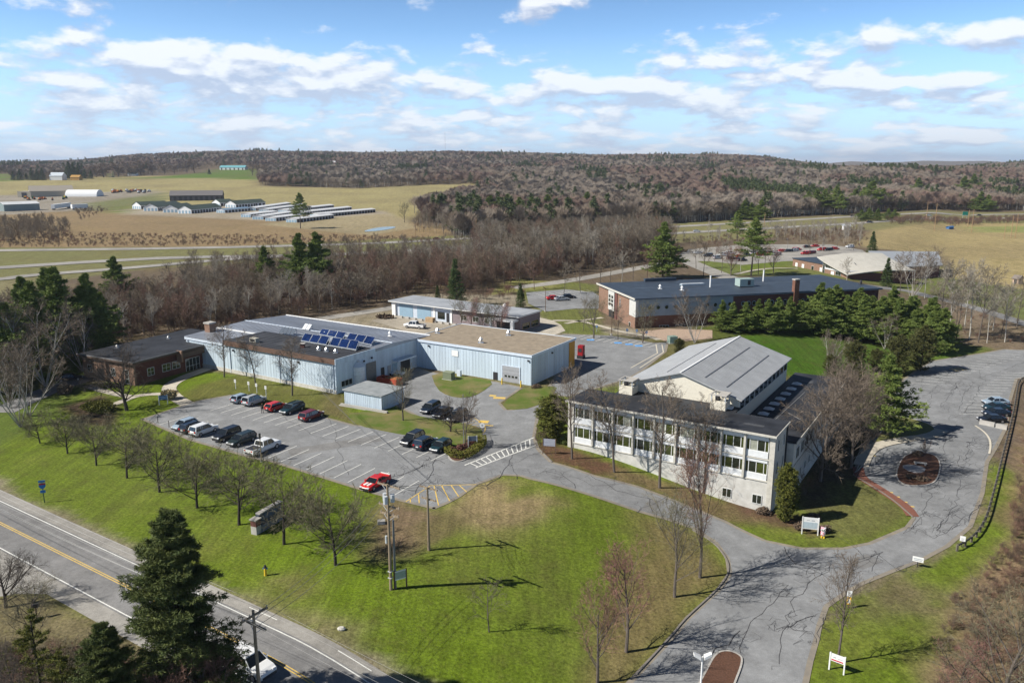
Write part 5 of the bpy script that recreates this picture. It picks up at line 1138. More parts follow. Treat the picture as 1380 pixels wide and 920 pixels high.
# openings in the yard wall
b.box('vehicle_door', mat('taupe_door', (.22,.21,.19)), L_+.055, 8.2, 0, L_+.12, 11.0, 4.1)
window(E, L_+.07, 1.2, 1.0, 3.0, 1.2, 'y', 3, 1); b.box('door', DARK, L_+.055, 12.4, 0, L_+.11, 13.4, 2.3); b.box('door', DOORG, L_+.055, 14.4, 0, L_+.12, 15.4, 2.3)
b.box('loading_bay', DARK, L_+.055, 18.5, 0, L_+.14, 21.4, 2.9); b.box('canopy', BLUE2, L_+.07, 16.0, 2.9, L_+1.6, 21.8, 3.15)
for y in (17.0, 16.2): b.box('door', DOORB, L_+.055, y-.4, 0, L_+.13, y+.3, 2.4)
for y, z in ((7.4, 4.6), (9.6, 4.8)): b.box('wall_lamp', DARK, L_+.06, y, z, L_+.3, y+.35, z+.3)
for px, py in ((413, 485), (323, 470)): 
    x, _ = b.loc(px, py, 4.8); b.box('wall_lamp', DARK, x, -.3, 4.7, x+.35, -.06, 5.05)
BH = b
# silo
e = empty('feed_silo', tuple(Gz(484, 521, 0)), 0, 'round galvanised silo with a cone top beside the blue wall', 'silo')
MB().tube((0,0,.7), (0,0,4.1), 1.25, n=24).build('drum', mat('silo_metal', (.72,.74,.76), .45, var=.08), e, smooth=False); MB().tube((0,0,4.1), (0,0,4.95), 1.35, .25, 24).build('cone_roof', MATS['silo_metal'], e); MB().tube((0,0,4.95), (0,0,5.15), .28, n=10).build('cap', GALV, e)
for z in (1.5, 2.4, 3.2): MB().tube((0,0,z), (0,0,z+.06), 1.28, n=24).build('band', STEEL, e)
for a in range(4): MB().tube((1.1*math.cos(a*1.57+.7), 1.1*math.sin(a*1.57+.7), -.2), (1.1*math.cos(a*1.57+.7), 1.1*math.sin(a*1.57+.7), .75), .08, n=5).build('leg', GALV, e)
# solar arrays
PV = mat('solar_glass', (.008, .022, .085), .12, var=.35, scale=.6, spec=.7); pvm = None
def array(pA, pB, pC, pD, n, lab, gap):
    A_, B_, C_, D2 = Gz(*pA, 6.9), Gz(*pB, 6.9), Gz(*pC, 8.05), Gz(*pD, 8.05)
    e = empty('solar_array', (A_.x, A_.y, 6.66), 0, lab, 'solar panels', 'solar arrays on the dark roof'); o0 = Vector((A_.x, A_.y, 6.66)); q = lambda u, v: (A_.lerp(B_, u)).lerp(C_.lerp(D2, u), v)-o0
    nrm = (B_-A_).cross(C_-A_).normalized()
    if nrm.z < 0: nrm = -nrm
    for i in range(n):
        g = gap*(1 if i >= n/2 else 0); u0, u1 = (i+.02)/(n+gap)+g/(n+gap), (i+.97)/(n+gap)+g/(n+gap)
        r = [q(u0, .02), q(u1, .02), q(u1, .98), q(u0, .98)]; mb = MB(); mb.loft([[tuple(p+nrm*.02) for p in r], [tuple(p+nrm*.09) for p in r]]); f = mb.build('solar_panel', GALV, e)
        c = sum(r, Vector())/4; mb = MB(); mb.poly([tuple(c+(p-c)*.965+nrm*.097) for p in r]); mb.build('cells', PV, f)
    mb = MB()
    for v in (0.0, .95): mb.tube(q(0, v)-nrm*.05, q(1, v)-nrm*.05, .06, n=4)
    mb.build('rail', GALV, e)
    for u in (.02, .25, .5, .75, .98):
        p, r = q(u, 0), q(u, .95); MB().tube((r.x, r.y, 0), r, .05, n=4).tube((p.x, p.y, 0), p, .05, n=4).tube((p.x, p.y, .05), (r.x, r.y, .05), .04, n=4).tube((p.x, p.y, .1), r, .03, n=4).build('support_frame', WPAINT, e)
array((405.4, 459), (480, 471.5), (411, 449), (484.5, 459.5), 6, 'front row of six dark blue solar panels on the blue building', .35)
array((430, 450), (501, 464.5), (434, 442.5), (507, 454), 6, 'rear row of six dark blue solar panels on the blue building', .35)
# small thermal collectors
for px, py, n, lab in ((385, 451, 4, 'small rack of four grey collectors on the dark roof'), (416, 446, 2, 'pair of pale steep collectors left of the solar panels')):
    g = Gz(px, py, 6.66); e = empty('collector_rack', (g.x, g.y, 6.66), R(-32), lab, 'solar collector')
    for i in range(n): MB().loft([[(-2+i*1.1, 0, .2), (-1.05+i*1.1, 0, .2), (-1.05+i*1.1, 0, .28), (-2+i*1.1, 0, .28)], [(-2+i*1.1, 1.0, 1.2), (-1.05+i*1.1, 1.0, 1.2), (-1.05+i*1.1, 1.0, 1.28), (-2+i*1.1, 1.0, 1.28)]]).build('collector', mat('collector_glass', (.10,.12,.15), .15, spec=.7) if n == 4 else GALV, e)
    MB().box(-2, 1.0, 0, -1.9, 1.1, 1.2).box(-2+n*1.1-.2, 1.0, 0, -2+n*1.1-.1, 1.1, 1.2).build('support', GALV, e)
for i, (px, py) in enumerate(((429.5, 472), (440, 473.5), (452.5, 475.5))): g = Gz(px, py, 6.66); vent((g.x, g.y, 6.66), 'mushroom-shaped metal vent below the front solar row', .38, .8, group='three metal vents below the solar panels')
g = Gz(408, 468, 6.66); e = empty('chimney', (g.x, g.y, 6.6), 0, 'short brown chimney on the dark roof left of the vents', 'chimney'); MB().box(-.4,-.4,0,.4,.4,.8).build('stack', BRICKD, e); MB().box(-.5,-.5,.8,.5,.5,.9).build('cap', CONCR, e)
g = Gz(343, 461, 6.66); e = empty('air_conditioner', (g.x, g.y, 6.66), R(-32), 'beige air conditioning box at the left end of the dark roof', 'air conditioner'); MB().box(-.9,-.5,0.1,.9,.5,.9).build('casing', mat('beige_metal', (.45,.43,.36)), e); MB().box(-.7,-.53,.25,.7,-.505,.75).build('grille', DARK, e)
g = Gz(525.5, 453, 6.5); vent((g.x, g.y, 6.5), 'single pale vent on the grey metal roof', .4, 1.1, WPAINT)

# ---- tan-roofed hall ------------------------------------------------------
bo = Vector((3.7, 148.6))-Vector((math.cos(R(-31.5)), math.sin(R(-31.5))))*29.2
b = B('storage_hall', 'pale blue metal building with a flat tan gravel roof and an orange end panel', 'building', bo, -31.5); E = b.e; L_, D_ = 29.2, 18.2
b.box('wall', BLUE, .05, 0, -2.5, L_, D_, 5.8); b.part('siding_ribs', ribs_x(.1, L_-.1, 0, -2, 5.6, .75), BLUE2)['kind'] = 'stuff'; b.part('siding_ribs', ribs_y(.1, D_-2.6, L_, -2, 5.6, .75), mat('pale_rib', (.5,.53,.56)))['kind'] = 'stuff'
b.box('roof', TANR, -.1, -.1, 5.803, L_+.1, D_+.1, 6.0); mb = MB(); mb.box(-.25, -.25, 5.6, L_+.25, -.102, 6.1).box(L_+.102, -.101, 5.6, L_+.25, D_+.25, 6.1).box(-.25, D_+.102, 5.6, L_+.1, D_+.25, 6.1).box(-.25, -.1, 5.6, -.102, D_+.1, 6.1); b.part('roof_edge', mb, TRIMB)
b.box('end_panel', ORANGE, L_+.003, D_-2.5, -1.5, L_+.10, D_-.02, 5.55)
x, _ = b.loc(691, 518, -.6); xd = x-1.9
b.box('vehicle_door', DOORG, xd, -.1, -.7, xd+3.9, -.052, 3.2); mb = MB()
for i in range(1, 5): mb.box(xd, -.115, -.7+i*.78, xd+3.9, -.1, -.68+i*.78)
b.part('door_joint', mb, DARK)
for i in range(4): b.box('door_window', GLASS, xd+.5+i*.8, -.12, 1.0, xd+1.05+i*.8, -.101, 1.4)
mb = MB(); mb.box(xd-.15, -.14, -.7, xd-.002, -.055, 3.35).box(xd+3.902, -.14, -.7, xd+4.05, -.055, 3.35).box(xd-.002, -.14, 3.202, xd+3.902, -.055, 3.35); b.part('door_frame', mb, TRIMB)
x2, _ = b.loc(670, 514, -.5); b.box('door', DARK, x2-.5, -.1, -.6, x2+.5, -.052, 1.6); x3, _ = b.loc(616, 475, 4.2); b.box('wall_panel', WPAINT, x3-.8, -.1, 3.6, x3+.8, -.052, 4.8)
for px, py, z in ((577, 466, 5), (710, 487, 4.9), (747, 475, 4.9)):
    if px < 740: x, _ = b.loc(px, py, z); b.box('wall_lamp', DARK, x-.15, -.3, z-.15, x+.2, -.055, z+.15)
    else: b.box('wall_lamp', DARK, L_+.055, 8, z-.15, L_+.3, 8.35, z+.15)
for px, py, lab in ((589.5, 449, 'metal vent at the far left of the tan roof'), (648, 462, 'round metal vent in the middle of the tan roof'), (685, 452, 'larger metal vent at the back right of the tan roof')): g = Gz(px, py, 6.0); vent((g.x, g.y, 6.0), lab, .5, 1.15)
for i, (px, py) in enumerate(((676.5, 518), (702, 522))): g = G(px, py); o = MB().tube((0,0,0), (0,0,1.3), .13, n=8).build('bollard', YEL, loc=tuple(g)); tag(o, ('yellow bollard left of the grey vehicle door', 'yellow bollard right of the grey vehicle door')[i], 'bollard')
g = G(605, 511); e = empty('transformer', tuple(g), R(-30), 'olive green utility cabinet on the grass by the blue wall', 'utility cabinet'); MB().box(-1,-.7,0.1,1,.7,1.5).build('cabinet', mat('olive_metal', (.17,.20,.13)), e); MB().box(-1.05,-.75,1.5,1.05,.75,1.58).build('lid', mat('olive_lid', (.22,.25,.17)), e); MB().box(-1.2,-.9,-.1,1.2,.9,.1).build('plinth', CONCR, e)
g = G(619, 507); e = empty('gas_meter', tuple(g), R(-30), 'small pale blue service box by the blue wall', 'meter box'); MB().box(-.4,-.3,0,.4,.3,1.3).build('box', TRIMB, e); MB().tube((0,-.1,1.3), (0,-.1,1.9), .05, n=5).build('pipe', GALV, e)
# red cabinet at the far corner
g = Gz(783, 483, .0); e = empty('red_machine', (g.x, g.y, 0), R(-30), 'dark red cabinet machine beside the orange panel', 'machine'); MB().box(-.6,-.6,.8,.6,.6,3.0).build('housing', REDP, e); MB().box(-.7,-.7,0,.7,.7,.8).build('stand', DARK, e); MB().box(-.4,-.65,1.6,.4,-.605,2.4).build('panel', DARK, e)

# ---- red brick building -----------------------------------------------------
b = B('brick_building', 'low red brick building with a dark flat roof and a glazed entrance', 'building', (-86.2, 155.2), -27); E = b.e; L_, D_ = 15.0, 27.0
b.box('wall', BRICKO, 0, 0, -2.2, L_, .4, 4.4); b.box('wall', mat('shaded_brick', (.085,.033,.026), .9, scale=1.2, col2=(.13,.052,.036)), .3, .402, -2.2, L_-.05, D_, 4.4)  # side away from the sun: its shade is put into a darker brick colour
b.box('roof', MEMB, -.6, -.6, 4.75, L_+.7, D_+.4, 4.86); b.box('fascia', mat('brown_fascia', (.10,.07,.055)), -.7, -.7, 4.402, L_+.8, D_+.5, 4.748); mb = MB(); mb.box(-.72, -.72, 4.75, L_+.82, -.605, 4.92).box(L_+.705, -.6, 4.75, L_+.82, D_+.5, 4.92); b.part('roof_edge', mb, mat('grey_flashing', (.2,.2,.21)))
b.box('entrance_canopy', mat('brown_fascia', (.1,.07,.055)), L_+.0, 10.5, 3.2, L_+.8, 18, 4.3); b.box('canopy_end', BRICKO, L_+.0, 10.1, 2.6, L_+1.5, 10.49, 4.9)
for y, w0 in ((3.0, 1.6), (6.5, 2.0), (8.9, 1.9), (20.5, 1.6), (23.5, 1.6)): window(E, L_-.03, y, 1.2, w0, 1.6, 'y', 2, 2)
window(E, L_-.03, 12.2, -.6, 3.6, 3.2, 'y', 4, 2, fr=FRAMEW)
window(E, 1.4, -.02, 1.3, 1.4, 1.5, nx=2, nz=2); window(E, 8.4, -.02, 1.3, 1.2, 1.6, nx=2, nz=2); window(E, 12.4, -.02, .2, 1.1, 2.8, nx=1, nz=3); b.box('doorway', DARK, 4.3, -.05, -1.3, 6.2, -.005, 2.4); b.box('brick_pier', BRICKO, 7.0, -.4, -2, 7.5, -.003, 4.4); b.box('footing', STONE, 0, -.3, -2.2, L_, -.002, -1.2)
# roof things on the brick building
for (px, py, lab) in ((158, 468, 'small metal vent at the left end of the brick building roof'), (227, 456, 'small pale vent on the back of the brick building roof')): g = Gz(px, py, 4.9); vent((g.x, g.y, 4.86), lab, .3, .6)
g = Gz(283.5, 446, 6.4); e = empty('brick_chimney', (g.x, g.y, 0), R(-30), 'square brick chimney with a pale cap behind the blue building', 'chimney'); MB().box(-.8,-.8,0,.8,.8,8.1).build('stack', BRICKO, e); MB().box(-.95,-.95,8.1,.95,.95,8.4).build('cap', CONCR, e)

# ---- shed --------------------------------------------------------------------
b = B('metal_shed', 'small blue-grey metal shed with a sloping grey roof beside the car park', 'shed', (-29.9, 136.5), -30); E = b.e
b.box('wall', BLUE, 0, 0, -.6, 8.4, 6.3, 2.6); b.part('siding_ribs', ribs_x(0, 8.4, 0, -.3, 2.6, .42), mat('rib_pale', (.46,.53,.62)))['kind'] = 'stuff'; b.part('siding_ribs', ribs_y(0, 6.3, 8.4, -.3, 2.6, .42), BLUE2)['kind'] = 'stuff'
b.box('roof', mat('weathered_roof', (.22,.24,.25), .8, scale=.8, col2=(.33,.35,.36)), -.25, -.25, 2.603, 8.65, 6.55, 2.8); b.box('corner_trim', TRIMB, 8.3, -.08, -.5, 8.48, -.052, 2.6)
rw = empty('retaining_wall', tuple(G(488, 552)), R(-28), 'low grey block retaining wall in front of the metal shed', 'retaining wall')
bm_ = MB().box(0, 0, 0, .58, .4, .28).mesh('block', CONCR)
for j in range(2):
    for i in range(17): link('block', bm_, rw, (-5.2+i*.6+(.3 if j else 0), j*.06, -.15+j*.29))

# ---- workshop -----------------------------------------------------------------
b = B('workshop', 'long low pale blue workshop with two blue vehicle doors and a brick right end', 'building', (-33.6, 222.0), -34); E = b.e; L_, D_ = 43.0, 9.5
b.box('wall', mat('white_blue_wall', (.52,.58,.66), .7, var=.1), 0, 0, -1, 21, D_, 4.0); b.box('wall', mat('mauve_brick', (.23,.19,.20), .9, var=.15), 21.0, .02, -1.5, L_, D_, 4.0)
b.box('roof', mat('grey_felt_roof', (.27,.29,.32), .7, scale=.3, col2=(.38,.40,.43)), -.8, -1.2, 4.21, L_+.3, D_+.4, 4.33); b.box('fascia', WPAINT, -.8, -1.2, 4.003, L_+.3, D_+.4, 4.207)
for x in (2.4, 8.9): b.box('vehicle_door', DOORB, x, -.08, 0, x+4.9, -.01, 3.5)
b.box('pier', WPAINT, -.1, -.5, -.5, 1.2, .1, 4.0); b.box('pier', WPAINT, 14.6, -.12, -.5, 15.3, -.005, 4.0); window(E, 16.2, -.03, .8, 2.4, 1.9, nx=3, nz=2, fr=DARK); b.box('door', DARK, 19.2, -.06, 0, 20.2, -.005, 2.6); b.box('pier', WPAINT, 20.6, -.16, -.5, 21.2, -.005, 4.0)
for x in (24, 28, 32): window(E, x, -.0, 1.2, 2.0, 1.5, nx=2, nz=1)
b.box('canopy', WPAN, 35, -2.6, 2.9, 42.5, .0, 3.4); b.box('canopy_pier', WPAN, 41.6, -2.5, -1, 42.4, -1.7, 2.898); b.box('canopy_pier', WPAN, 35.1, -2.5, -1, 35.7, -1.9, 2.898); b.box('shaded_entrance', DARK, 35.8, -.04, -.5, 41.4, .015, 2.8)  # dark slab on the wall paints the shade under the canopy
for y in (1.2, 5.4): window(E, L_+.02, y, .6, 3.2, 1.5, 'y', 2, 1, fr=mat('ochre_frame', (.45,.33,.12)))
g = Gz(680, 413, 4.4); vent((g.x, g.y, 4.33), 'white cowl on the workshop roof', .5, .9, WPAINT)
e = empty('timber_stack', tuple(G(580, 434)), R(-34), 'stack of pale timber boards by the workshop door', 'timber stack')
for i in range(4): MB().box(-1.3, -.6, i*.34, 1.3, .6, i*.34+.28).build('board', TANW, e)
rr = random.Random(4)
for i in range(9):
    g = G(540+i*9, 428+i*1.3); o = MB().box(-.7, -.3, 0, .7, .3, .5).build('concrete_block', CONCR, loc=tuple(g), rz=R(-34)); tag(o, 'pale concrete block in the line before the workshop', 'block', 'concrete blocks before the workshop')
g = G(520, 429); A, Bq = bush(290, 2.6, 1.2, 1.0, 400, .6); e = empty('brush_pile', tuple(g), 0, 'pile of dark cut brushwood left of the workshop', 'brush pile'); A.build('stems', BK_DARK, e); Bq.build('branches', BR, e)

# ---- rear building -------------------------------------------------------------
b = B('rear_building', 'very long two-storey building with a blue-black flat roof, brick ends and round windows', 'building', (32.0, 202.9), 14); E = b.e; L_, D_ = 73.0, 27.5
b.box('wall', BRICKO, 0, 1.0, -3, .35, D_, 7.6); b.box('wall', BRICK, .352, .5, -3.5, L_, D_, 3.1); b.box('wall', PORCEL, .352, .35, 3.1, 28, D_-.1, 7.6); b.box('wall', mat('dark_red_brick', (.13,.06,.055), .9, var=.2), 28.003, .35, 3.102, L_, D_-.1, 7.6)
b.box('corner_panel', mat('pale_stucco', (.52,.52,.50), .8), -.06, -.1, 3.0, .35, 4.2, 7.6); b.box('corner_panel', mat('pale_stucco', (.52,.52,.50), .8), .352, .1, 3.0, .8, .345, 7.6); b.box('corner_base', BRICKO, -.04, .1, -3, .348, 4.2, 2.998)
b.box('roof', SLATE, -.5, -.6, 7.82, L_+.5, D_+.5, 8.0); b.box('fascia', SLATE2, -.5, -.6, 7.603, L_+.5, D_+.5, 7.817); mb = MB(); mb.box(-.7, -.7, 7.62, -.503, D_+.5, 8.08); b.part('roof_edge', mb, STONE)
b.box('bay_panel', mat('pale_stucco', (.52,.52,.50), .8), -.35, 14.5, 2.0, -.003, 19.0, 7.9)
for i in range(2):
    for j in range(3): 
        w0 = MB().box(-.38, 15.2+i*2.0, 3.2+j*1.1, -.352, 16.6+i*2.0, 4.0+j*1.1).build('window', GLASS, E)
b.box('doorway', DARK, -.3, 15, -1, -.005, 18.5, 1.9); b.box('dark_recess', BRICKD, -.2, 12.6, -1, -.004, 14.4, 7.6)
window(E, -.07, 3.0, -1.2, 1.2, 2.3, 'y', 1, 2); window(E, -.05, 10.5, 4.2, .7, 2.0, 'y', 1, 2)
def ring_window(x, z, r=.5):
    mb = MB()
    for i in range(12):
        a0_, a1_ = i*math.pi/6, (i+1)*math.pi/6
        mb.poly([(r*math.cos(a0_), -.1, r*math.sin(a0_)), (r*1.35*math.cos(a0_), -.1, r*1.35*math.sin(a0_)), (r*1.35*math.cos(a1_), -.1, r*1.35*math.sin(a1_)), (r*math.cos(a1_), -.1, r*math.sin(a1_))])
    return mb
rw_m = ring_window(0, 0).mesh('round_window', PORCEL); pm_ = MB(); pm_.poly([(.5*math.cos(i*math.pi/6), -.05, .5*math.sin(i*math.pi/6)) for i in range(12)]); pm_ = pm_.mesh('pane', GLASS)
for k in (4.0, 6.4, 8.8, 11.4, 13.8, 20.5, 22.8, 25.0, 27.0, 31, 32.6, 34.2, 38, 39.6, 41.2, 43.6, 45, 47.5, 49, 50.6, 53, 54.6, 56):
    w0 = link('round_window', rw_m, E, (k, .35, 5.3)); link('pane', pm_, w0)
for x in (3.2, 7.0, 11.6): window(E, x, .48, -1.1 if x > 4 else -1.6, 2.7, 1.6, nx=3, nz=2)
g = b.loc(1060.5, 392, 7.6); b.box('chimney', BRICK, g[0]-.7, -.9, -2, g[0]+.7, -.61, 11.2); b.box('chimney_stack', BRICK, g[0]-.7, -.605, 8.01, g[0]+.7, .4, 11.2); b.box('chimney_cap', CONCR, g[0]-.8, -1.0, 11.2, g[0]+.8, .5, 11.5)
for px, py, h, lab in ((957, 387, 3.2, 'tall white vent pipe left on the long dark roof'), (1028.5, 379, 3.2, 'tall white vent pipe right on the long dark roof')):
    g = Gz(px, py, 8.0); e = empty('vent_pipe', (g.x, g.y, 8.0), 0, lab, 'vent pipe'); MB().tube((0,0,0), (0,0,h), .22, n=8).build('pipe', WPAINT, e); MB().tube((0,0,h), (0,0,h+.12), .3, n=8).build('cap', WPAINT, e)
g = Gz(1003, 386, 8.0); e = empty('roof_unit', (g.x, g.y, 8.0), R(14), 'large green-grey air handling unit on the long dark roof', 'roof unit'); MB().box(-2.2,-1.4,.25,2.2,1.4,2.3).build('casing', mat('green_grey_metal', (.30,.38,.36)), e); MB().box(.2,-1.44,.6,1.1,-1.405,1.9).build('louvre', DARK, e); MB().box(-2.2,-1.2,0,2.2,1.2,.25).build('curb', DARK, e)
g = Gz(933, 384, 8.0); e = empty('roof_hatch', (g.x, g.y, 8.0), R(14), 'long low pale skylight strip on the long dark roof', 'skylight'); MB().box(-3.6,-.8,0,3.6,.8,.35).build('frame', PORCEL, e); MB().box(-3.4,-.6,.35,3.4,.6,.5).build('glazing', GALV, e)
for px, py, lab in ((889.5, 389, 'white rounded vent on the left of the long dark roof'), (919, 391, 'thin vent near the front of the long dark roof'), (1160, 383, 'dark cowl at the right end of the long dark roof')): g = Gz(px, py, 8.0); vent((g.x, g.y, 8.0), lab, .45, 1.2, WPAINT if px < 1000 else DARK)
b.box('roof_line', mat('roof_stripe', (.16,.20,.25)), 6, 16, 8.002, 60, 16.2, 8.02)
b.box('rear_penthouse', SLATE, 14, D_-.8, 8.003, 24, D_+.3, 8.9); 
# small green utility box & pale structures behind
g = G(906, 462); e = empty('transformer', tuple(g), R(14), 'pale green utility cabinet at the end of the rear car park', 'utility cabinet'); MB().box(-1,-.8,.1,1,.8,1.7).build('cabinet', mat('pale_green_metal', (.30,.40,.33)), e); MB().box(-1.2,-1,0,1.2,1,.1).build('plinth', CONCR, e)
# ---- curved-roof building ----------------------------------------------------------
o0 = Gz(1145, 374, 0); a_ = Gz(1068, 358, 0)
ang = math.degrees(math.atan2(o0.y-a_.y, o0.x-a_.x))
b = B('library_building', 'brick building with a sweeping pale curved roof and low grey wing', 'building', (a_.x, a_.y), ang); E = b.e; LL = (o0-a_).length
b.box('wall', BRICKO, 0, 0, -4, LL*.58, 12, 4.0-2.5+1.5); b.box('roof', SLATE, -.3, -.3, 3.003, LL*.58+.1, 12.3, 3.3)
for x in (2, 6.5, 13, 18.5): window(E, x, -.03, -.6, 1.6, 2.2, nx=1, nz=1, glass=WPAINT if x != 13 else GLASS)
x0, x1 = LL*.585, LL
b.box('wall', BRICKO, x0, -1, -4, x1, 8, 1.6); b.box('glazed_gable', WPAN, x0, -1.05, 1.603, x1, 7, 2.4); window(E, x0+.3, -1.1, -2.4, 1.2, 7.4, nx=1, nz=4); window(E, x0+2, -1.1, 2.2, 6, 1.4, nx=4, nz=1); b.box('door', WPAINT, x0+5.5, -1.1, -1.6, x0+7.4, -1.02, 1.2); window(E, x1-7, -1.1, -2.6, 3.2, 4.2, nx=2, nz=3)
mb = MB(); rings = []
for i in range(9):
    t = i/8; y = -2.5+t*30; rings.append([(x0-2+(x1-x0+4)*u, y, 6.0-4.6*u**.8+1.3*math.sin(t*math.pi)*.6+.6*t) for u in (0, .25, .5, .75, 1)]+[(x0-2+(x1-x0+4)*u, y, 5.7-4.6*u**.8+1.3*math.sin(t*math.pi)*.6+.6*t) for u in (1, .75, .5, .25, 0)])
mb.loft(rings); b.part('curved_roof', mb, mat('pale_curved_roof', (.50,.48,.43), .7, var=.08, scale=.4))
b.box('side_wall', BRICKD, x1-.5, 0, -4, x1+.4, 26, 1.2)
# right wing
p0 = Gz(1200, 360, 2); p1 = Gz(1271, 357.5, 1.5); q1 = Gz(1264, 339, 4.5); q0 = Gz(1170, 338, 5)
mb = MB(); mb.loft([[tuple(p0), tuple(p1), tuple(p1-Vector((0,0,.3))), tuple(p0-Vector((0,0,.3)))], [tuple(q0), tuple(q1), tuple(q1-Vector((0,0,.3))), tuple(q0-Vector((0,0,.3)))]]); wo = mb.build('wing_roof', mat('grey_wing_roof', (.30,.32,.35), .6, var=.1), E); wo.matrix_parent_inverse = E.matrix_basis.inverted()
mb = MB(); f0, f1 = p0+Vector((0,1.5,-.4)), p1+Vector((-.6,1.5,-.4)); 
mb.loft([[tuple(f0), tuple(f1), (f1.x, f1.y, -4), (f0.x, f0.y, -4)], [(q0.x, q0.y-1, f0.z), (q1.x-1, q1.y-1, f1.z), (q1.x-1, q1.y-1, -4), (q0.x, q0.y-1, -4)]]); wo = mb.build('wing_wall', BRICKD, E); wo.matrix_parent_inverse = E.matrix_basis.inverted()

# ---- far buildings -----------------------------------------------------------
def gable(name, label, cat, px0, px1, w_, h, rh, wm, rm, doors=0, group=None, axis='x', dm=None, z=None, dx=2.6):
    """gabled building: px0, px1 are the photo feet of its long front wall"""
    a, c = G(*px0), G(*px1); an = math.degrees(math.atan2(c.y-a.y, c.x-a.x)); L = (c-a).length
    b = B(name, label, cat, (a.x, a.y), an, group); b.e.location.z = a.z; E = b.e; D = w_
    mb = MB()
    if axis == 'x':
        mb.box(0, 0, -2, L, D, h-.003); P_ = [(0, h), (D/2, h+rh), (D, h)]
        mb.poly([(0, y, z_) for y, z_ in P_]); mb.poly([(L, y, z_) for y, z_ in P_[::-1]]); b.part('wall', mb, wm)
        o_ = .4
        for s in (0, 1):
            ya, yb = (-o_, D/2) if s == 0 else (D+o_, D/2); za = h-o_*rh/(D/2)
            m2 = MB(); m2.loft([[(-o_, ya, za), (-o_, yb, h+rh), (-o_, yb, h+rh+.15), (-o_, ya, za+.15)], [(L+o_, ya, za), (L+o_, yb, h+rh), (L+o_, yb, h+rh+.15), (L+o_, ya, za+.15)]]); b.part('roof', m2, rm)
    for i in range(doors):
        x = (i+.5)*L/doors; b.box('door', dm or DARK, x-dx/2, -.08, 0, x+dx/2, -.01, h*.78)
    return b
GRROOF = mat('green_black_roof', (.07,.095,.08), .7, var=.15, scale=.1); WHW = mat('far_white_wall', (.72,.73,.74), .7, var=.03); WROOF = mat('far_white_roof', (.68,.69,.70), .5, var=.05, scale=.1)
def shed_row(px_front, px_right, px_end, lab, h=3.0, rh=1.6, rm=None, nd=8):
    """storage shed: white gable end from px_front to px_right, long side running to px_end"""
    a, c, e_ = G(*px_front), G(*px_right), G(*px_end); an = math.degrees(math.atan2(e_.y-c.y, e_.x-c.x)); L = min((e_-c).length, 130); wd = 9.0 if rm else 13.0
    b = B('storage_shed', lab, 'storage shed', (c.x, c.y), an, 'long rows of storage sheds'); b.e.location.z = c.z; E = b.e; D = wd; rm = rm or GRROOF
    mb = MB(); mb.box(0, 0, -1, L, D, h-.003); mb.poly([(0, 0, h), (0, D/2, h+rh), (0, D, h)]); mb.poly([(L, D, h), (L, D/2, h+rh), (L, 0, h)]); b.part('wall', mb, WHW)
    for s in (0, 1):
        ya = -.4 if s == 0 else D+.4; m2 = MB(); m2.loft([[(-.4, ya, h-.1), (-.4, D/2, h+rh), (-.4, D/2, h+rh+.15), (-.4, ya, h+.05)], [(L+.4, ya, h-.1), (L+.4, D/2, h+rh), (L+.4, D/2, h+rh+.15), (L+.4, ya, h+.05)]]); b.part('roof', m2, rm)
    dm_ = MB().box(-1.5, -.08, 0, 1.5, -.01, h*.8).mesh('door', DARK); de = MB().box(-.08, -.9, 0, -.01, .9, h*.75).mesh('door', DOORB)
    n = max(3, int(L/4))
    for i in range(n): link('door', dm_, E, ((i+.5)*L/n, 0, 0))
    for i in range(4): link('door', de, E, (0, (i+.5)*D/4, 0))
for a in [((178,281),(190,282),(228,280),'green-roofed storage shed at the left end of the rows'),((199,283),(213,284.5),(246,280),'second green-roofed storage shed from the left'),((226,285),(240,286.5),(262,283),'third green-roofed storage shed from the left'),
          ((246,287),(258,288),(299,284),'longest green-roofed storage shed in the front'),((283,277),(297,278),(315,277),'green-roofed storage shed behind the blue-roofed one'),((307,279),(318,280),(345,278),'green-roofed storage shed furthest right'),((333,277),(343,278),(358,277),'small dark-roofed storage shed at the back right')]: shed_row(*a, rh=3.2, h=3.4)
shed_row((298,286),(303,287),(338,284), 'low blue-roofed storage shed in the middle', 2.6, .8, mat('blue_far_roof', (.16,.25,.36)))
for i, a in enumerate([((329,290),(338,293),(374,289)),((346,293),(355,296),(395,290)),((364,295),(372,298),(404,294)),((393,297),(400,300),(450,294)),((332,282),(345,284),(392,277)),((352,284),(362,286),(412,279)),((377,285),(387,287),(450,280)),((395,289),(410,290),(474,283)),((420,292),(430,293),(506,286))]):
    shed_row(*a, 'long white-roofed storage shed, %s' % (('first from the left in the front line','second from the left in the front line','third from the left in the front line','partly behind the lone thin pine','first from the left in the back line','second from the left in the back line','third from the left in the back line','fourth from the left in the back line','longest and furthest right')[i],), 2.7, .7, WROOF)
gable('barn', 'long dark barn with a grey roof behind the storage sheds', 'barn', (229,271), (300,270), 16, 6, 5, mat('dark_boarding', (.05,.05,.055)), mat('barn_roof', (.16,.15,.15)), 10, dm=mat('barn_opening', (.10,.10,.11)))
gable('farm_hall', 'large beige farm hall with pale ridge lights and a dark doorway', 'farm building', (41,266), (100,264), 34, 7, 6, mat('beige_steel', (.36,.33,.27)), mat('beige_roof', (.30,.27,.23)), 0)
g = G(24, 266); MB().box(0,0,-1,16,14,7).build('beige_porch', MATS['beige_steel'], None, tuple(g)); o = bpy.data.objects['beige_porch']; o.name = 'farm_annexe'; tag(o, 'beige end block of the farm hall with a dark doorway', 'farm building')
MB().box(5,-.2,0,11,-.02,5.5).build('doorway', DARK, o)
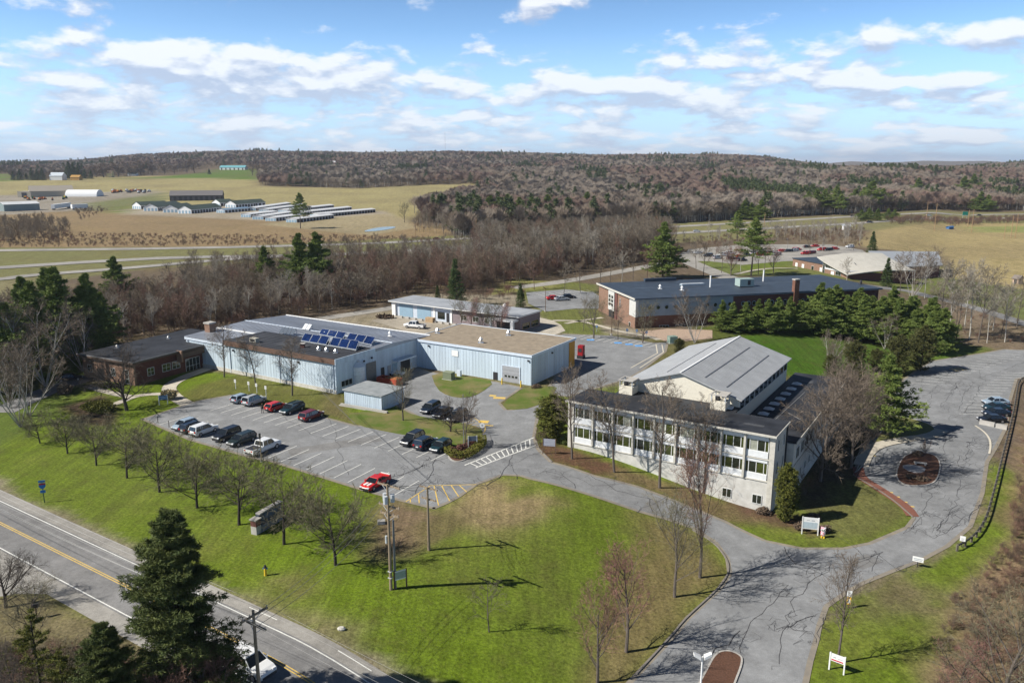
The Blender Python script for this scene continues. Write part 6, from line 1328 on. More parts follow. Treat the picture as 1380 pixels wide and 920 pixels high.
g = G(92, 265); e = empty('arched_shelter', tuple(g), 0, 'white arched fabric farm shelter', 'shelter'); mb = MB(); rg = []
for x in (-4, 34): rg.append([(x, 9-9*math.cos(t), 8*math.sin(t)) for t in np.linspace(0, math.pi, 12)])
mb.loft(rg); mb.build('fabric', WHW, e); MB().box(-4.3, 6, 0, -4.02, 12, 5).build('doorway', YEL, e)
gable('long_shed', 'long white and green shed at the far left', 'shed', (6,285), (54,283), 14, 6, 2, mat('green_grey_wall', (.20,.25,.25)), WROOF)
for p0, p1, lab in (((74,283),(96,280),'grey box trailer parked by the far shed'),((98,283),(119,282),'white box trailer parked by the far shed')):
    a, c = G(*p0), G(*p1); e = empty('box_trailer', tuple(a), math.atan2(c.y-a.y, c.x-a.x), lab, 'trailer'); L = (c-a).length; MB().box(0,0,1.2,L,3,5).build('box', WHW, e); MB().tube((1.5,.2,.6), (1.5,2.8,.6), .6, n=8).tube((L-2,.2,.6), (L-2,2.8,.6), .6, n=8).build('wheels', DARK, e)
gable('farmhouse', 'white farmhouse with a blue-white roof among dark evergreens', 'house', (67,243), (84,243), 14, 7, 5, WHW, mat('pale_blue_roof', (.5,.55,.6)))
gable('yellow_house', 'small yellow house on the far hill', 'house', (144,239), (151,239), 8, 7, 4, mat('yellow_wall', (.6,.5,.25)), mat('brown_roof', (.25,.18,.12)))
gable('house', 'low white house on the far hill', 'house', (172,237), (184,237), 8, 3.5, 2, WHW, GRROOF)
gable('hill_house', 'wide low house with a bright blue-green roof on the green hill', 'house', (296,229), (330,229), 16, 5, 4, WHW, mat('teal_roof', (.15,.38,.42), .5), 6)
gable('house', 'white gabled house half hidden in the far woods', 'house', (445,225), (452,225), 10, 8, 5, WHW, WROOF)
gable('school', 'long white building on the far ridge', 'building', (590,209), (625,209), 14, 12, 2, WHW, WROOF)
a = G(61, 243); gable('orange_shed', 'orange and yellow shed beside the farmhouse', 'shed', (95,243), (107,243), 10, 5, 3, mat('orange_wall', (.42,.24,.06)), mat('orange_roof', (.42,.24,.06)))
gable('field_shed', 'tiny tan garden shed on the far right field', 'shed', (1364,382), (1372,383), 3.0, 2.2, 1.0, mat('tan_wall', (.45,.33,.25)), mat('shed_roof', (.2,.17,.15)), 1, dx=1)
gable('storage_box', 'tiny white and blue shed beside the highway', 'shed', (1137,310), (1146,310), 3, 2.6, .8, WHW, TRIMB)
gable('blue_tent', 'small blue covered vehicle on the dirt mound', 'tent', (1279,309), (1285,309), 2.4, 1.5, .5, mat('blue_tarp', (.05,.14,.32)), mat('blue_tarp', (.05,.14,.32)))
rr = random.Random(6)
for i in range(26):   # farm machinery and scrap
    x = rr.uniform(150, 205); g = G(x, rr.uniform(257.5, 260.5)); m = rr.choice((DARK, mat('rust', (.30,.10,.05)), mat('machine_orange', (.55,.17,.04)), GALV))
    e = empty('farm_machine', tuple(g), rr.uniform(0, 3), 'rusty farm implement in the yard row by the far field', 'machinery', 'farm implements in a row'); MB().box(-2,-1,.8,2,1,2.2).box(-.8,-.8,2.2,.8,.8,3.2).build('body', m, e); MB().tube((-1.4,-1.2,.8), (-1.4,1.2,.8), .8, n=8).tube((1.4,-1.2,.6), (1.4,1.2,.6), .6, n=8).build('wheels', DARK, e)
for i in range(16):
    x = rr.uniform(30, 92); g = G(x, rr.uniform(267, 270)); m = rr.choice((mat('tractor_green', (.05,.2,.06)), mat('tractor_green', (.05,.2,.06)), YEL, mat('machine_orange', (.55,.17,.04))))
    e = empty('tractor', tuple(g), rr.uniform(0, 3), 'small green or yellow tractor parked before the farm hall', 'tractor', 'tractors parked before the farm hall'); MB().box(-1.6,-.6,.8,1.6,.6,1.8).box(-1.4,-.7,1.8,.2,.7,3).build('body', m, e); MB().tube((-1,-1.1,.9), (-1,1.1,.9), .9, n=8).tube((1.2,-.9,.5), (1.2,.9,.5), .5, n=8).build('wheels', DARK, e)
pond = MB(); sheet(pond, smooth_ring(P2([(485,313),(505,307),(530,305),(535,307),(515,311)]), 2), .12); o = pond.build('pond', mat('pond_water', (.10,.17,.16), .15, spec=.6)); tag(o, kind='structure')
# radio masts on the ridge
for px, py, t, lab in ((602.5, 209, 180, 'thin radio mast on the ridge'), (370, 206, 198, 'small mast on the left ridge')):
    g = G(px, 215); D2 = 2500; X_ = (px-CX)/F*D2; h = CAMH+(220-t)*D2/F; o = MB().tube((0,0,0), (0,0,h), .5, .3, 4).build('radio_mast', mat('mast_grey', (.25,.24,.26)), loc=(X_, D2, 0)); tag(o, lab, 'mast')
# ------------------------------------------------------------------ vehicles
TYRE = mat('tyre_rubber', (.02,.02,.02), .8); RIM = mat('wheel_rim', (.42,.42,.44), .35, metal=.6); AUTOG = mat('car_glass', (.012,.016,.02), .05, spec=.9); HL = mat('headlamp_glass', (.75,.77,.8), .1, spec=.8); TL = mat('tail_lamp', (.4,.01,.01), .2, spec=.6); PLATE = mat('number_plate', (.7,.7,.68), .5)
def paint(n, c): return mat('car_paint_'+n, c, .32, var=.03, scale=2, spec=.4, coat=.35)
def car_meshes(kind):
    """shared meshes of one body type: length along x, nose at +x"""
    S = {'sedan': dict(L=4.75, W=1.82, belt=.92, roof=1.44, hood=.86, tail=1.0, g=(-1.75, -.95, .45, 1.15)), 'suv': dict(L=4.6, W=1.88, belt=1.02, roof=1.70, hood=1.03, tail=1.04, g=(-2.2, -1.95, .35, 1.05)),
         'wagon': dict(L=4.8, W=1.84, belt=.95, roof=1.55, hood=.90, tail=.98, g=(-2.3, -1.95, .45, 1.25)), 'coupe': dict(L=4.8, W=1.92, belt=.88, roof=1.32, hood=.86, tail=.98, g=(-1.75, -.75, .30, 1.05)), 'pickup': dict(L=5.8, W=2.0, belt=1.15, roof=1.88, hood=1.18, tail=1.12, g=(-.75, -.6, 1.0, 1.55)),
         'hatch': dict(L=4.1, W=1.74, belt=.92, roof=1.47, hood=.88, tail=.98, g=(-1.95, -1.55, .35, 1.15))}[kind]
    L, W = S['L'], S['W']; h = L/2; w = W/2; M = {}
    def ring(x, hw, z0, z1, r=.12): return [(x, -hw*.93, z0), (x, -hw, z0+.18), (x, -hw, z1-.18), (x, -hw*.90, z1), (x, hw*.90, z1), (x, hw, z1-.18), (x, hw, z0+.18), (x, hw*.93, z0)]
    g0, g1, g2, g3 = S['g']; bz = .30 if kind not in ('pickup',) else .42
    if kind == 'pickup':
        body = MB().loft([ring(-.9, w, bz, S['belt']), ring(1.5, w, bz, S['belt']), ring(1.62, w, bz, S['hood']), ring(h-.35, w*.97, bz, S['hood']-.06), ring(h-.05, w*.90, bz+.05, S['hood']-.18)])
        body.box(-h, -w, bz, -.9, -w+.12, 1.15).box(-h, w-.12, bz, -.9, w, 1.15).box(-h, -w+.12, bz, -h+.1, w-.12, 1.12).box(-h+.1, -w+.12, bz, -.9, w-.12, .72)
    else:
        body = MB().loft([ring(-h+.02, w*.86, bz+.1, S['tail']-.14), ring(-h+.18, w*.96, bz, S['tail']), ring(-h*.55, w, bz-.03, S['belt']), ring(h*.30, w, bz-.03, S['belt']), ring(g3+.1, w, bz, S['hood']), ring(h*.80, w*.97, bz, S['hood']-.09), ring(h-.10, w*.88, bz+.02, S['hood']-.22), ring(h, w*.78, bz+.08, S['hood']-.34)])
    M['body'] = body
    rz, bt, rw = S['roof'], S['belt']-.02, w*.74; bw = w*.93
    gl = MB().loft([[(g0, -bw, bt), (g0, bw, bt), (g1, rw, rz-.04), (g1, -rw, rz-.04)], [(g3, -bw, bt), (g3, bw, bt), (g2, rw, rz-.04), (g2, -rw, rz-.04)]]); M['cabin_glass'] = gl
    rf = MB().loft([[(g1-.06, -rw-.03, rz-.07), (g1-.06, rw+.03, rz-.07), (g1-.02, rw*.9, rz), (g1-.02, -rw*.9, rz)], [(g2+.04, -rw-.03, rz-.07), (g2+.04, rw+.03, rz-.07), (g2, rw*.9, rz), (g2, -rw*.9, rz)]])
    def pil(xa, xb, t=.05):
        for s in (-1, 1): rf.tube((xa, s*(bw+.005), bt), (xb, s*(rw+.015), rz-.05), t, n=4)
    pil(g3, g2); pil(g0, g1, .07); m_ = (g1+g2)/2-.05; pil(m_, m_, .045)
    if kind in ('suv', 'wagon', 'pickup'): pil(g1+.72, g1+.80, .06) if kind != 'pickup' else None
    M['roof'] = rf
    M['headlight'] = MB().box(h-.22, -.17, S['hood']-.33, h-.02, .17, S['hood']-.17); M['tail_light'] = MB().box(-h-.01, -.14, S['tail']-.28, -h+.12, .14, S['tail']-.06)
    M['bumper'] = MB().box(h-.12, -w*.72, bz+.02, h+.04, w*.72, bz+.26); M['number_plate'] = MB().box(-h-.03, -.22, .62, -h+.0, .22, .76)
    M['mirror'] = MB().box(g3-.35, -.1, bt+.02, g3-.15, .1, bt+.17)
    if kind == 'pickup': M['bed_cover'] = MB().box(-h+.1, -w+.12, 1.02, -.95, w-.12, 1.10)
    wr = .40 if kind == 'pickup' else .34; M['tyre'] = MB().tube((0,-.11,0), (0,.11,0), wr, n=18); M['rim'] = MB().tube((0,-.125,0), (0,.125,0), wr*.62, n=10)
    return S, M, wr
CARS = {}
def make_car(kind, pm, loc, rz, label, extras=(), group='cars parked at the campus', tail=None, name=None):
    if kind not in CARS: S, M, wr = car_meshes(kind); CARS[kind] = (S, {k: v.mesh(k, {'cabin_glass': AUTOG, 'headlight': HL, 'tail_light': TL, 'bumper': DARK, 'number_plate': PLATE, 'tyre': TYRE, 'rim': RIM, 'bed_cover': DARK}.get(k, RIM)) for k, v in M.items()}, wr, {})
    S, M, wr, cache = CARS[kind]
    if pm.name not in cache:
        d = {}
        for k in ('body', 'roof', 'mirror'): m = M[k].copy(); m.materials.clear(); m.materials.append(pm); m.name = k; d[k] = m
        cache[pm.name] = d
    P_ = cache[pm.name]; e = empty(name or ('pickup_truck' if kind == 'pickup' else 'parked_car'), loc, rz, label, 'pickup truck' if kind == 'pickup' else 'car', group)
    # lie on sloping ground
    link('body', P_['body'], e); link('roof', P_['roof'], e); link('cabin_glass', M['cabin_glass'], e)
    h, w = S['L']/2, S['W']/2
    for s in (-1, 1):
        link('headlight', M['headlight'], e, (0, s*w*.60, 0)); link('tail_light', M['tail_light'], e, (0, s*w*.68, 0)); link('mirror', P_['mirror'], e, (0, s*(w+.04), 0))
        for x in (h*.62, -h*.60):
            wh = empty('wheel', (x, s*(w-.10), wr)); wh.parent = e; link('tyre', M['tyre'], wh); link('rim', M['rim'], wh)
    link('bumper', M['bumper'], e); link('bumper', M['bumper'], e, rz=math.pi); link('number_plate', M['number_plate'], e)
    if 'bed_cover' in M: link('bed_cover', M['bed_cover'], e)
    for x in extras: x(e, S)
    return e
def rails(e, S):
    for s in (-1, 1): MB().box(-1.6, s*.62-.03, S['roof'], .3, s*.62+.03, S['roof']+.08).build('roof_rail', DARK, e)
def stripes(e, S):
    for s in (-1, 1): MB().loft([[(1.0, s*.30-.18, .885), (1.0, s*.30+.18, .885), (1.0, s*.30+.18, .90), (1.0, s*.30-.18, .90)], [(2.28, s*.30-.18, .62), (2.28, s*.30+.18, .62), (2.28, s*.30+.18, .66), (2.28, s*.30-.18, .66)]]).build('racing_stripe', WPAINT, e) if False else MB().box(1.15, s*.28-.17, .80, 1.95, s*.28+.17, .885).build('racing_stripe', WPAINT, e)
    MB().box(-2.3, -.75, 1.0, -2.1, .75, 1.05).build('spoiler', WPAINT, e)
sd = ld2.normalized(); SA = math.atan2(sd.y, sd.x)       # stalls point this way (away from the camera)
W_, K_, GY, RD = paint('white', (.72,.73,.74)), paint('black', (.012,.014,.018)), paint('silver', (.42,.45,.48)), paint('red', (.55,.015,.012)); NV = paint('navy', (.012,.02,.035)); GN = paint('dark_green', (.018,.028,.024)); SB = paint('silver_blue', (.30,.38,.46)); MR = paint('maroon', (.14,.008,.014)); TEAL = paint('dark_teal', (.012,.035,.045))
def car_at(kind, pm, px, py, a, label, **k):
    g = G(px, py); return make_car(kind, pm, (g.x, g.y, g.z+.045), a, label, **k)
N_, F_ = SA+math.pi, SA    # nose towards the camera / away from it
car_at('hatch', SB, 249, 577, N_, 'light silver-blue car at the left end of the near row'); car_at('wagon', NV, 262, 580, F_, 'dark blue car between the silver-blue and the white car', extras=(rails,)); car_at('suv', W_, 275, 584, F_, 'white crossover third from the left in the near row')
car_at('suv', K_, 306, 591, N_, 'black boxy off-roader in the near row'); car_at('wagon', GN, 326, 597, N_, 'dark green wagon beside the black off-roader'); car_at('pickup', W_, 355, 608, F_, 'white crew-cab pickup with a black bed cover in the near row', group='pickups at the campus')
car_at('hatch', SB, 326, 541, F_, 'pale silver-blue hatchback at the left end of the back row'); car_at('suv', GY, 343, 544, F_, 'silver four-wheel drive next to the signs of the back row', extras=(rails,))
car_at('hatch', RD, 372, 552, F_, 'bright red compact car with the person standing behind it'); car_at('wagon', TEAL, 394, 555, N_, 'dark teal car nose out between two red cars', extras=(rails,)); car_at('wagon', MR, 420, 564, F_, 'dark maroon wagon at the right end of the back row')
car_at('coupe', RD, 506, 655, N_, 'bright red coupe with white bonnet stripes parked alone', extras=(stripes,))
car_at('suv', K_, 556, 597, N_, 'first of three black cars beside the grass strip'); car_at('suv', NV, 574, 602, F_, 'middle of three black cars, tail towards the lot'); car_at('hatch', TEAL, 594, 606, N_, 'dark teal hatchback nearest the hedge, third of three dark cars')
ya = N_+.08
car_at('wagon', NV, 580, 554, ya, 'black car in the work yard, left of the bare spreading tree'); car_at('sedan', K_, 597, 560, ya, 'dark car half hidden by the spreading bare tree in the yard'); car_at('wagon', K_, 616, 565, ya, 'dark car at the right behind the spreading bare tree')
ra = math.atan2(-.05, -1)
for i, (x, y, pm, lab) in enumerate(((1341, 545, SB, 'silver car furthest back of the four at the right'), (1342, 552.5, TEAL, 'dark teal car second of the four at the right'), (1342, 560, NV, 'dark blue car third of the four at the right'), (1336, 568.5, K_, 'black and white car nearest of the four at the right'))): car_at('sedan', pm, x, y, ra-.05, lab)
rda = math.atan2(rd.y, rd.x)
e = car_at('suv', W_, 338, 903, rda, 'white car with dark windows driving on the main road', group='cars on the road', name='moving_car'); e.scale = (1.05, 1.05, 1.0)
car_at('pickup', W_, 432, 440, -.5, 'white pickup parked in front of the workshop', group='pickups at the campus') if False else car_at('pickup', W_, 559, 442, 2.8, 'white pickup parked in front of the workshop', group='pickups at the campus')
for x, y, pm, a, lab in ((746, 404, RD, .3, 'red car alone in the side parking by the rear building'), (757, 405, GY, .3, 'grey car beside the red one in the side parking'), (766, 402, NV, .3, 'dark blue car in the side parking by the rear building')): car_at('sedan', pm, x, y, a, lab)
rr = random.Random(12)
cols = [(W_, 'white'), (GY, 'silver'), (W_, 'white'), (NV, 'dark blue'), (RD, 'red'), (K_, 'black'), (MR, 'maroon')]
spots = [(954,346),(967,349),(975,345),(986,350),(997,347),(1006,345),(1016,343),(1024,344.5),(1031,344.5),(1038,343),(1045,341.5),(1053,339.5),(1062,339.5),(1070,339),(1074,337.5),(1088,334),(1098,333),(1107,338),(1116,338),(1125,336.5),(1046,344),(1085,343),(1093,342),(1000,352),(940,342),(984,343),(1145,334)]
for i, (x, y) in enumerate(spots):
    pm, cn = cols[rr.randrange(7)] if i not in (11, 21) else (RD, 'red')
    car_at(rr.choice(('sedan', 'suv', 'wagon')), pm, x, y, .35+rr.choice((0, math.pi)), 'small %s car in the far car park by the curved-roof building' % cn, group='%s cars in the far car park' % cn)
for x, y, pm, a, lab in ((589, 323.6, MR, 0, 'dark red car on the far highway carriageway'), (596, 334, K_, 0, 'black car on the near highway carriageway, left part'), (1048, 307.5, NV, 0, 'dark car on the near highway carriageway at the right'), (1172, 300.5, NV, 0, 'blue car on the near highway before the dark pines'), (1150, 292, K_, 0, 'black car on the far carriageway before the pines'), (1252, 291.5, GY, 0, 'grey car on the far carriageway behind the poles'), (939, 313, GY, 0, 'grey car on the highway seen through bare trees'), (476, 343, W_, 0, 'white car on the highway seen through the wood')): 
    e = car_at('sedan', pm, x, y, a, lab, group='cars on the highway', name='moving_car'); e.location.z += .15
car_at('sedan', K_, 94, 513, .5, 'dark car in the shaded lane left of the brick building')
car_at('sedan', TEAL, 1320, 291, 0, 'dark car on the highway at the far right', group='cars on the highway', name='moving_car')
# dumpster, trailer in the yard
g = G(525, 517); e = empty('skip', tuple(g), R(-30), 'orange-red waste skip in the yard behind the shed', 'skip'); MB().box(-2.4,-1,0,2.4,-.9,1.3).box(-2.4,.9,0,2.4,1,1.3).box(-2.4,-.9,0,-2.3,.9,1.3).box(2.3,-.9,0,2.4,.9,1.3).box(-2.3,-.9,0,2.3,.9,.15).build('container', mat('skip_red', (.5,.08,.04)), e); MB().box(-.5,-.85,1.1,2.3,.85,1.35).build('load', mat('rusty_load', (.42,.15,.05), var=.3), e)
g = G(534, 506); e = empty('flat_trailer', tuple(g), R(-20), 'white flat trailer by the loading bay', 'trailer'); MB().box(-1.8,-.9,.5,1.8,.9,.8).build('deck', WPAINT, e)
for x in (-1.0, 1.0):
    for y in (-.95, .95): MB().tube((x, y-.1, .35), (x, y+.1, .35), .35, n=10).build('wheel', TYRE, e)
for i, (px, py) in enumerate(((545,503),(542,507),(550,497))): g = G(px, py); o = MB().tube((0,0,0), (0,0,1.2), .12, n=8).build('bollard', mat('cream_paint', (.6,.55,.35)), loc=tuple(g)); tag(o, 'cream bollard by the loading bay', 'bollard', 'cream bollards by the loading bay')
# ------------------------------------------------------------------ person
def person(px, py):
    g = G(px, py); e = empty('person', (g.x, g.y, g.z+.045), R(10), 'person in dark clothes standing behind the bright red car', 'person')
    me = bpy.data.meshes.new('body')
    V = [(0,0,.95),(0,0,1.2),(0,0,1.42),(0,0,1.52),(0,.02,1.68),(.10,0,.9),(.12,.03,.48),(.12,0,.06),(.14,.14,.03),(-.10,0,.9),(-.14,-.02,.48),(-.16,-.06,.06),(-.18,.08,.03),(.19,0,1.40),(.24,-.02,1.12),(.22,.12,.88),(.21,.18,.80),(-.19,0,1.40),(-.24,.0,1.12),(-.24,.08,.86),(-.24,.11,.77)]
    Ed = [(0,1),(1,2),(2,3),(3,4),(0,5),(5,6),(6,7),(7,8),(0,9),(9,10),(10,11),(11,12),(2,13),(13,14),(14,15),(15,16),(2,17),(17,18),(18,19),(19,20)]
    rad = [.16,.15,.14,.06,.10,.11,.07,.05,.045,.11,.07,.05,.045,.07,.05,.04,.035,.07,.05,.04,.035]
    me.from_pydata(V, Ed, []); o = link('body', me, e); me.materials.append(mat('dark_clothes', (.02,.022,.03), .9)); o.modifiers.new('skin', 'SKIN')
    for v, r in zip(me.skin_vertices[0].data, rad): v.radius = (r, r*.8)
    me.skin_vertices[0].data[0].use_root = True; s = o.modifiers.new('sub', 'SUBSURF'); s.levels = s.render_levels = 1
    MB().loft([[(.085*math.cos(t), .02+.1*math.sin(t), z) for t in np.linspace(0, 5.5, 8)] for z in (1.60, 1.68, 1.74)]).build('head', mat('skin', (.42,.26,.18), .6), e); MB().loft([[(r*math.cos(t), .0+r*math.sin(t), z) for t in np.linspace(0, 5.5, 8)] for z, r in ((1.70,.105),(1.78,.10),(1.82,.05))]).build('hair', mat('dark_hair', (.03,.02,.015)), e)
person(354, 557)
# ------------------------------------------------------------------ poles and wires
WIRE = mat('wire', (.10,.10,.10), .5); WIREW = mat('bright_wire', (.5,.49,.46), .4, metal=.3)
def pole(base, top_y, label, arms, extra=None, r=.17):
    g = G(*base); H = hgt(base, top_y); e = empty('utility_pole', tuple(g), R(-33), label, 'utility pole'); MB().tube((0,0,-.3), (0,0,H), r, r*.62, 10).build('pole', POLEW, e)
    att = []
    for dz, L, ax in arms:
        MB().box(*((-L/2, .12, H-dz-.07, L/2, .26, H-dz+.07) if ax == 'x' else (.12, -L/2, H-dz-.07, .26, L/2, H-dz+.07))).build('crossarm', POLEW, e)
        for t in (-.46, -.2, .2, .46):
            p = (L*t, .19, H-dz) if ax == 'x' else (.19, L*t, H-dz); MB().tube((p[0], p[1], H-dz+.07), (p[0], p[1], H-dz+.25), .05, .03, 6).build('insulator', mat('insulator', (.35,.30,.27), .3), e)
            att.append(e.matrix_basis @ Vector((p[0], p[1], H-dz+.27)))
        MB().tube((-L*.3 if ax == 'x' else .15, .15 if ax == 'x' else -L*.3, H-dz), (0, 0, H-dz-.6), .03, n=4).tube((L*.3 if ax == 'x' else .15, .15 if ax == 'x' else L*.3, H-dz), (0, 0, H-dz-.6), .03, n=4).build('brace', GALV, e)
    bpy.context.view_layer.update()
    M_ = Matrix.Translation(g) @ Matrix.Rotation(R(-33), 4, 'Z'); att = []
    for dz, L, ax in arms:
        for t in (-.46, -.2, .2, .46): att.append(M_ @ Vector((L*t, .19, H-dz+.27) if ax == 'x' else (.19, L*t, H-dz+.27)))
    if extra: extra(e, H)
    return e, g, H, att
def trafo(e, H):
    for x, y in ((.35, .3), (-.45, .1), (.1, -.45)): MB().tube((x,y,H-1.9), (x,y,H-1.1), .22, n=10).build('transformer_can', GALV, e)
    for z in (1.3, 2.0): MB().box(-.2,-.2,z,.2,.2,z+.06).build('bracket', GALV, e)
    MB().tube((-.25,-.15,H-5.5), (-.25,-.15,H-6.3), .12, n=8).build('meter', GALV, e)
p1, g1, H1_, at1 = pole((527,794), 652, 'tall utility pole with three crossarms and transformers on the lawn', [(.25, 2.9, 'x'), (2.4, 2.7, 'x'), (3.3, 2.4, 'x')], trafo)
g_ = G(533, 792); hh = hgt((533,792), 700); o = MB().tube((0,0,-.3), (0,0,hh), .13, .10, 8).build('steel_pole', mat('grey_pole', (.22,.22,.22)), loc=tuple(g_)); tag(o, 'shorter grey service pole just beside the tall utility pole', 'pole')
p2, g2, H2_, at2 = pole((578,741), 656, 'slimmer utility pole at the corner of the car park', [(.2, 2.5, 'x'), (1.5, 2.0, 'x')])
p3, g3, H3_, at3 = pole((352,962), 822, 'utility pole beside the road in front of the passing white car', [(.3, 2.4, 'y'), (1.4, 2.2, 'x')])
def wire(a, b, sag, m=WIRE, r=.018, label=None, group=None):
    a, b = Vector(a), Vector(b); mb = MB(); n = 16; pts = [a.lerp(b, i/n)-Vector((0,0,sag*4*(i/n)*(1-i/n))) for i in range(n+1)]
    for i in range(n): mb.tube(pts[i], pts[i+1], r, n=3, cap=False)
    o = mb.build('power_line', m); tag(o, label, 'wire', group)
for i in range(4): wire(at1[i], at2[i], .5, label='dark wire between the two utility poles on the lawn', group='wires between the lawn poles')
far_l = g3-rd*55+Vector((0,0,0))
for i in range(4):
    wire(at3[i], at3[i]-rd*85+Vector((0,0,.4)), 1.0, WIREW, .010, 'bright wire running along the main road', 'wires along the main road'); wire(at3[i], at3[i]+rd*55, .8, WIREW, .010, 'bright wire running along the main road', 'wires along the main road')
for i in (4, 6): wire(at3[i], at3[i]-rd*85, 1.2, WIREW, .010, 'bright wire running along the main road', 'wires along the main road')
for i in range(3): wire(at3[4+i], at1[4+i], .9, WIRE, .02, 'dark wire crossing the main road to the lawn pole', 'wires crossing the main road')
for i in range(3): wire(at2[i], Vector((-26-i*.5, 118, 6.0))+Vector((-12, 22, .0)), .8, WIRE, .018, 'dark wire from the corner pole to the buildings', 'service wires over the car park')
# thin lot posts, light poles
def lot_post(px, py, h, lab, m=POLEW, r=.08, cat='post', top=None):
    g = G(px, py); e = empty('post', tuple(g), 0, lab, cat); MB().tube((0,0,0), (0,0,h), r, r*.8, 6).build('shaft', m, e)
    if top: top(e, h)
    return e
lot_post(352.5, 622, 4.2, 'brown post with a pale foot at the edge of the lawn by the white pickup', top=lambda e, h: (MB().tube((0,0,-.1), (0,0,.35), .18, n=8).build('foot', CONCR, e), MB().box(-.12,-.12,h-.7,.12,.12,h+.1).build('lamp_head', DARK, e)))
lot_post(625, 604, 8.5, 'tall thin pole inside the hedge bed', mat('grey_pole', (.22,.22,.22)), .07)
for x, y in ((228, 576), (213, 570)): lot_post(x, y, 1.2, 'short dark post at the left corner of the car park', DARK, .06).update({'group': 'short posts at the left corner of the car park'}) if False else tag(lot_post(x, y, 1.2, 'short dark post at the left corner of the car park', DARK, .06), group='short posts at the left corner of the car park')
def lamp(px, py, h, lab, heads=2, m=WPAINT):
    g = G(px, py); e = empty('lamp_post', tuple(g), 0, lab, 'lamp post'); MB().tube((0,0,0), (0,0,h), .09, .07, 8).build('shaft', m, e); MB().tube((0,0,-.1), (0,0,.5), .25, n=10).build('base', CONCR, e)
    for i in range(heads): s = 1 if i else -1; MB().loft([[(s*.15, -.22, h-.25), (s*.15, .22, h-.25), (s*.15, .22, h+.05), (s*.15, -.22, h+.05)][::s], [(s*.75, -.18, h+.1), (s*.75, .18, h+.1), (s*.75, .18, h+.35), (s*.75, -.18, h+.35)][::s]]).build('lamp_head', m, e)
    return e
def lamp_h(b, t): return hgt(b, t)
lamp(943, 948, lamp_h((943,948), 884), 'white twin-headed lamp post beside the lower mulch island'); lamp(735, 420, 7, 'slim brown lamp post at the side parking', 1, WOODB); lamp(824, 452, 8, 'slim brown lamp post by the path at the rear building', 1, WOODB)
for (x, y, t) in ((1061,338,322),(1152,372,355)): lamp(x, y, lamp_h((x,y), t), 'slim lamp post in the far car park' if x < 1100 else 'slim lamp post beside the curved-roof building', 1, mat('grey_pole', (.22,.22,.22)))
for i, (x, y, t) in enumerate(((1259,311,274),(1248,298,272),(1309,313,282),(1304,306,283),(1353,322,300),(1362,321,290),(1368,321,288),(1030,305,287),(642,332,294),(560,322,300))): 
    h = lamp_h((x, y), t); g = G(x, y); e = empty('distant_pole', tuple(g), 0, 'distant wooden power pole beside the highway', 'utility pole', 'distant power poles by the highway'); MB().tube((0,0,0), (0,0,h), .2, .14, 6).build('pole', mat('orange_pole', (.34,.22,.12)), e)
    if x in (1259, 1309, 1248): MB().box(-1.4,-.1,h-1,1.4,.1,h-.75).build('crossarm', POLEW, e)
# ------------------------------------------------------------------ signs
def text(s, size, m, parent, loc, rot=(math.pi/2, 0, 0)):
    c = bpy.data.curves.new('lettering', 'FONT'); c.body = s; c.size = size; c.align_x = 'CENTER'; c.align_y = 'CENTER'; c.extrude = .004; c.materials.append(m); o = bpy.data.objects.new('lettering', c); COL.objects.link(o); o.parent = parent; o.location = loc; o.rotation_euler = rot; return o
def board(px, py, w_, h, z0, lab, m=WPAINT, rz=-20, posts=2, pm=None, edge=True, lines=(), name='sign', cat='sign', group=None):
    g = G(px, py); e = empty(name, tuple(g), R(rz), lab, cat, group); MB().box(-w_/2, -.03, z0, w_/2, .03, z0+h).build('board', m, e)
    pm = pm or m
    if posts == 2:
        for s in (-1, 1): MB().box(s*w_/2-.06+(.0), -.07, -.2, s*w_/2+.06, .07, z0+h+.05).build('post', pm, e)
    else: MB().box(-.05, .03, -.2, .05, .12, z0+h*.8).build('post', pm, e)
    for (x0, x1, z, hh_, lm) in lines: MB().box(x0*w_/2, -.045, z0+h*z, x1*w_/2, -.031, z0+h*z+hh_).build('print', lm, e)
    return e
GREYT = mat('grey_print', (.35,.38,.42)); BLK = mat('black_print', (.04,.04,.05))
board(1091, 720, 1.9, 1.55, .75, 'large white two-post sign with a grey lower panel on the lawn corner', rz=-14, lines=((-.88,.88,.08,.82,mat('pale_blue_print', (.42,.50,.55))),(.1,.5,.72,.12,GREYT),(-.5,-.1,.75,.06,GREYT)))
board(1127, 905, 1.3, .75, 1.0, 'white two-post sign with a red stripe at the bottom right lawn', rz=-38, lines=((-.8,.8,.12,.12,mat('red_print', (.5,.03,.06))),(-.6,-.2,.5,.1,GREYT),(0,.7,.48,.05,GREYT)))
board(1236, 764, 1.15, .6, .7, 'white sign with two grey lines at the road edge before the fence', rz=-30, posts=1, pm=DARK, lines=((-.8,.8,.55,.08,GREYT),(-.7,.7,.25,.08,GREYT)))
board(1296, 737, .6, .65, .8, 'small white sign at the start of the guard fence', rz=-30, posts=1, pm=DARK, lines=((-.5,.5,.5,.06,GREYT),(-.5,.3,.25,.06,GREYT)))
e = board(1143, 819, .5, .65, 1.35, 'narrow white sign above a yellow marker at the bend', rz=-20, posts=1, pm=WOODB, lines=((-.6,.6,.55,.06,GREYT),(-.6,.6,.3,.06,GREYT))); MB().box(-.2,-.03,.45,.2,.03,1.3).build('marker', mat('orange_yellow', (.8,.45,.03)), e); MB().box(-.13,-.045,.6,.13,-.031,1.05).build('marker_panel', WPAINT, e)
board(540, 792, 1.3, 1.0, 1.0, 'small green-grey notice board on brown posts beside the tall pole', mat('green_grey_board', (.35,.42,.36)), rz=30, pm=WOODB, lines=((-.98,.98,.0,.12,WPAINT),(-.98,.98,.88,.12,WPAINT)))
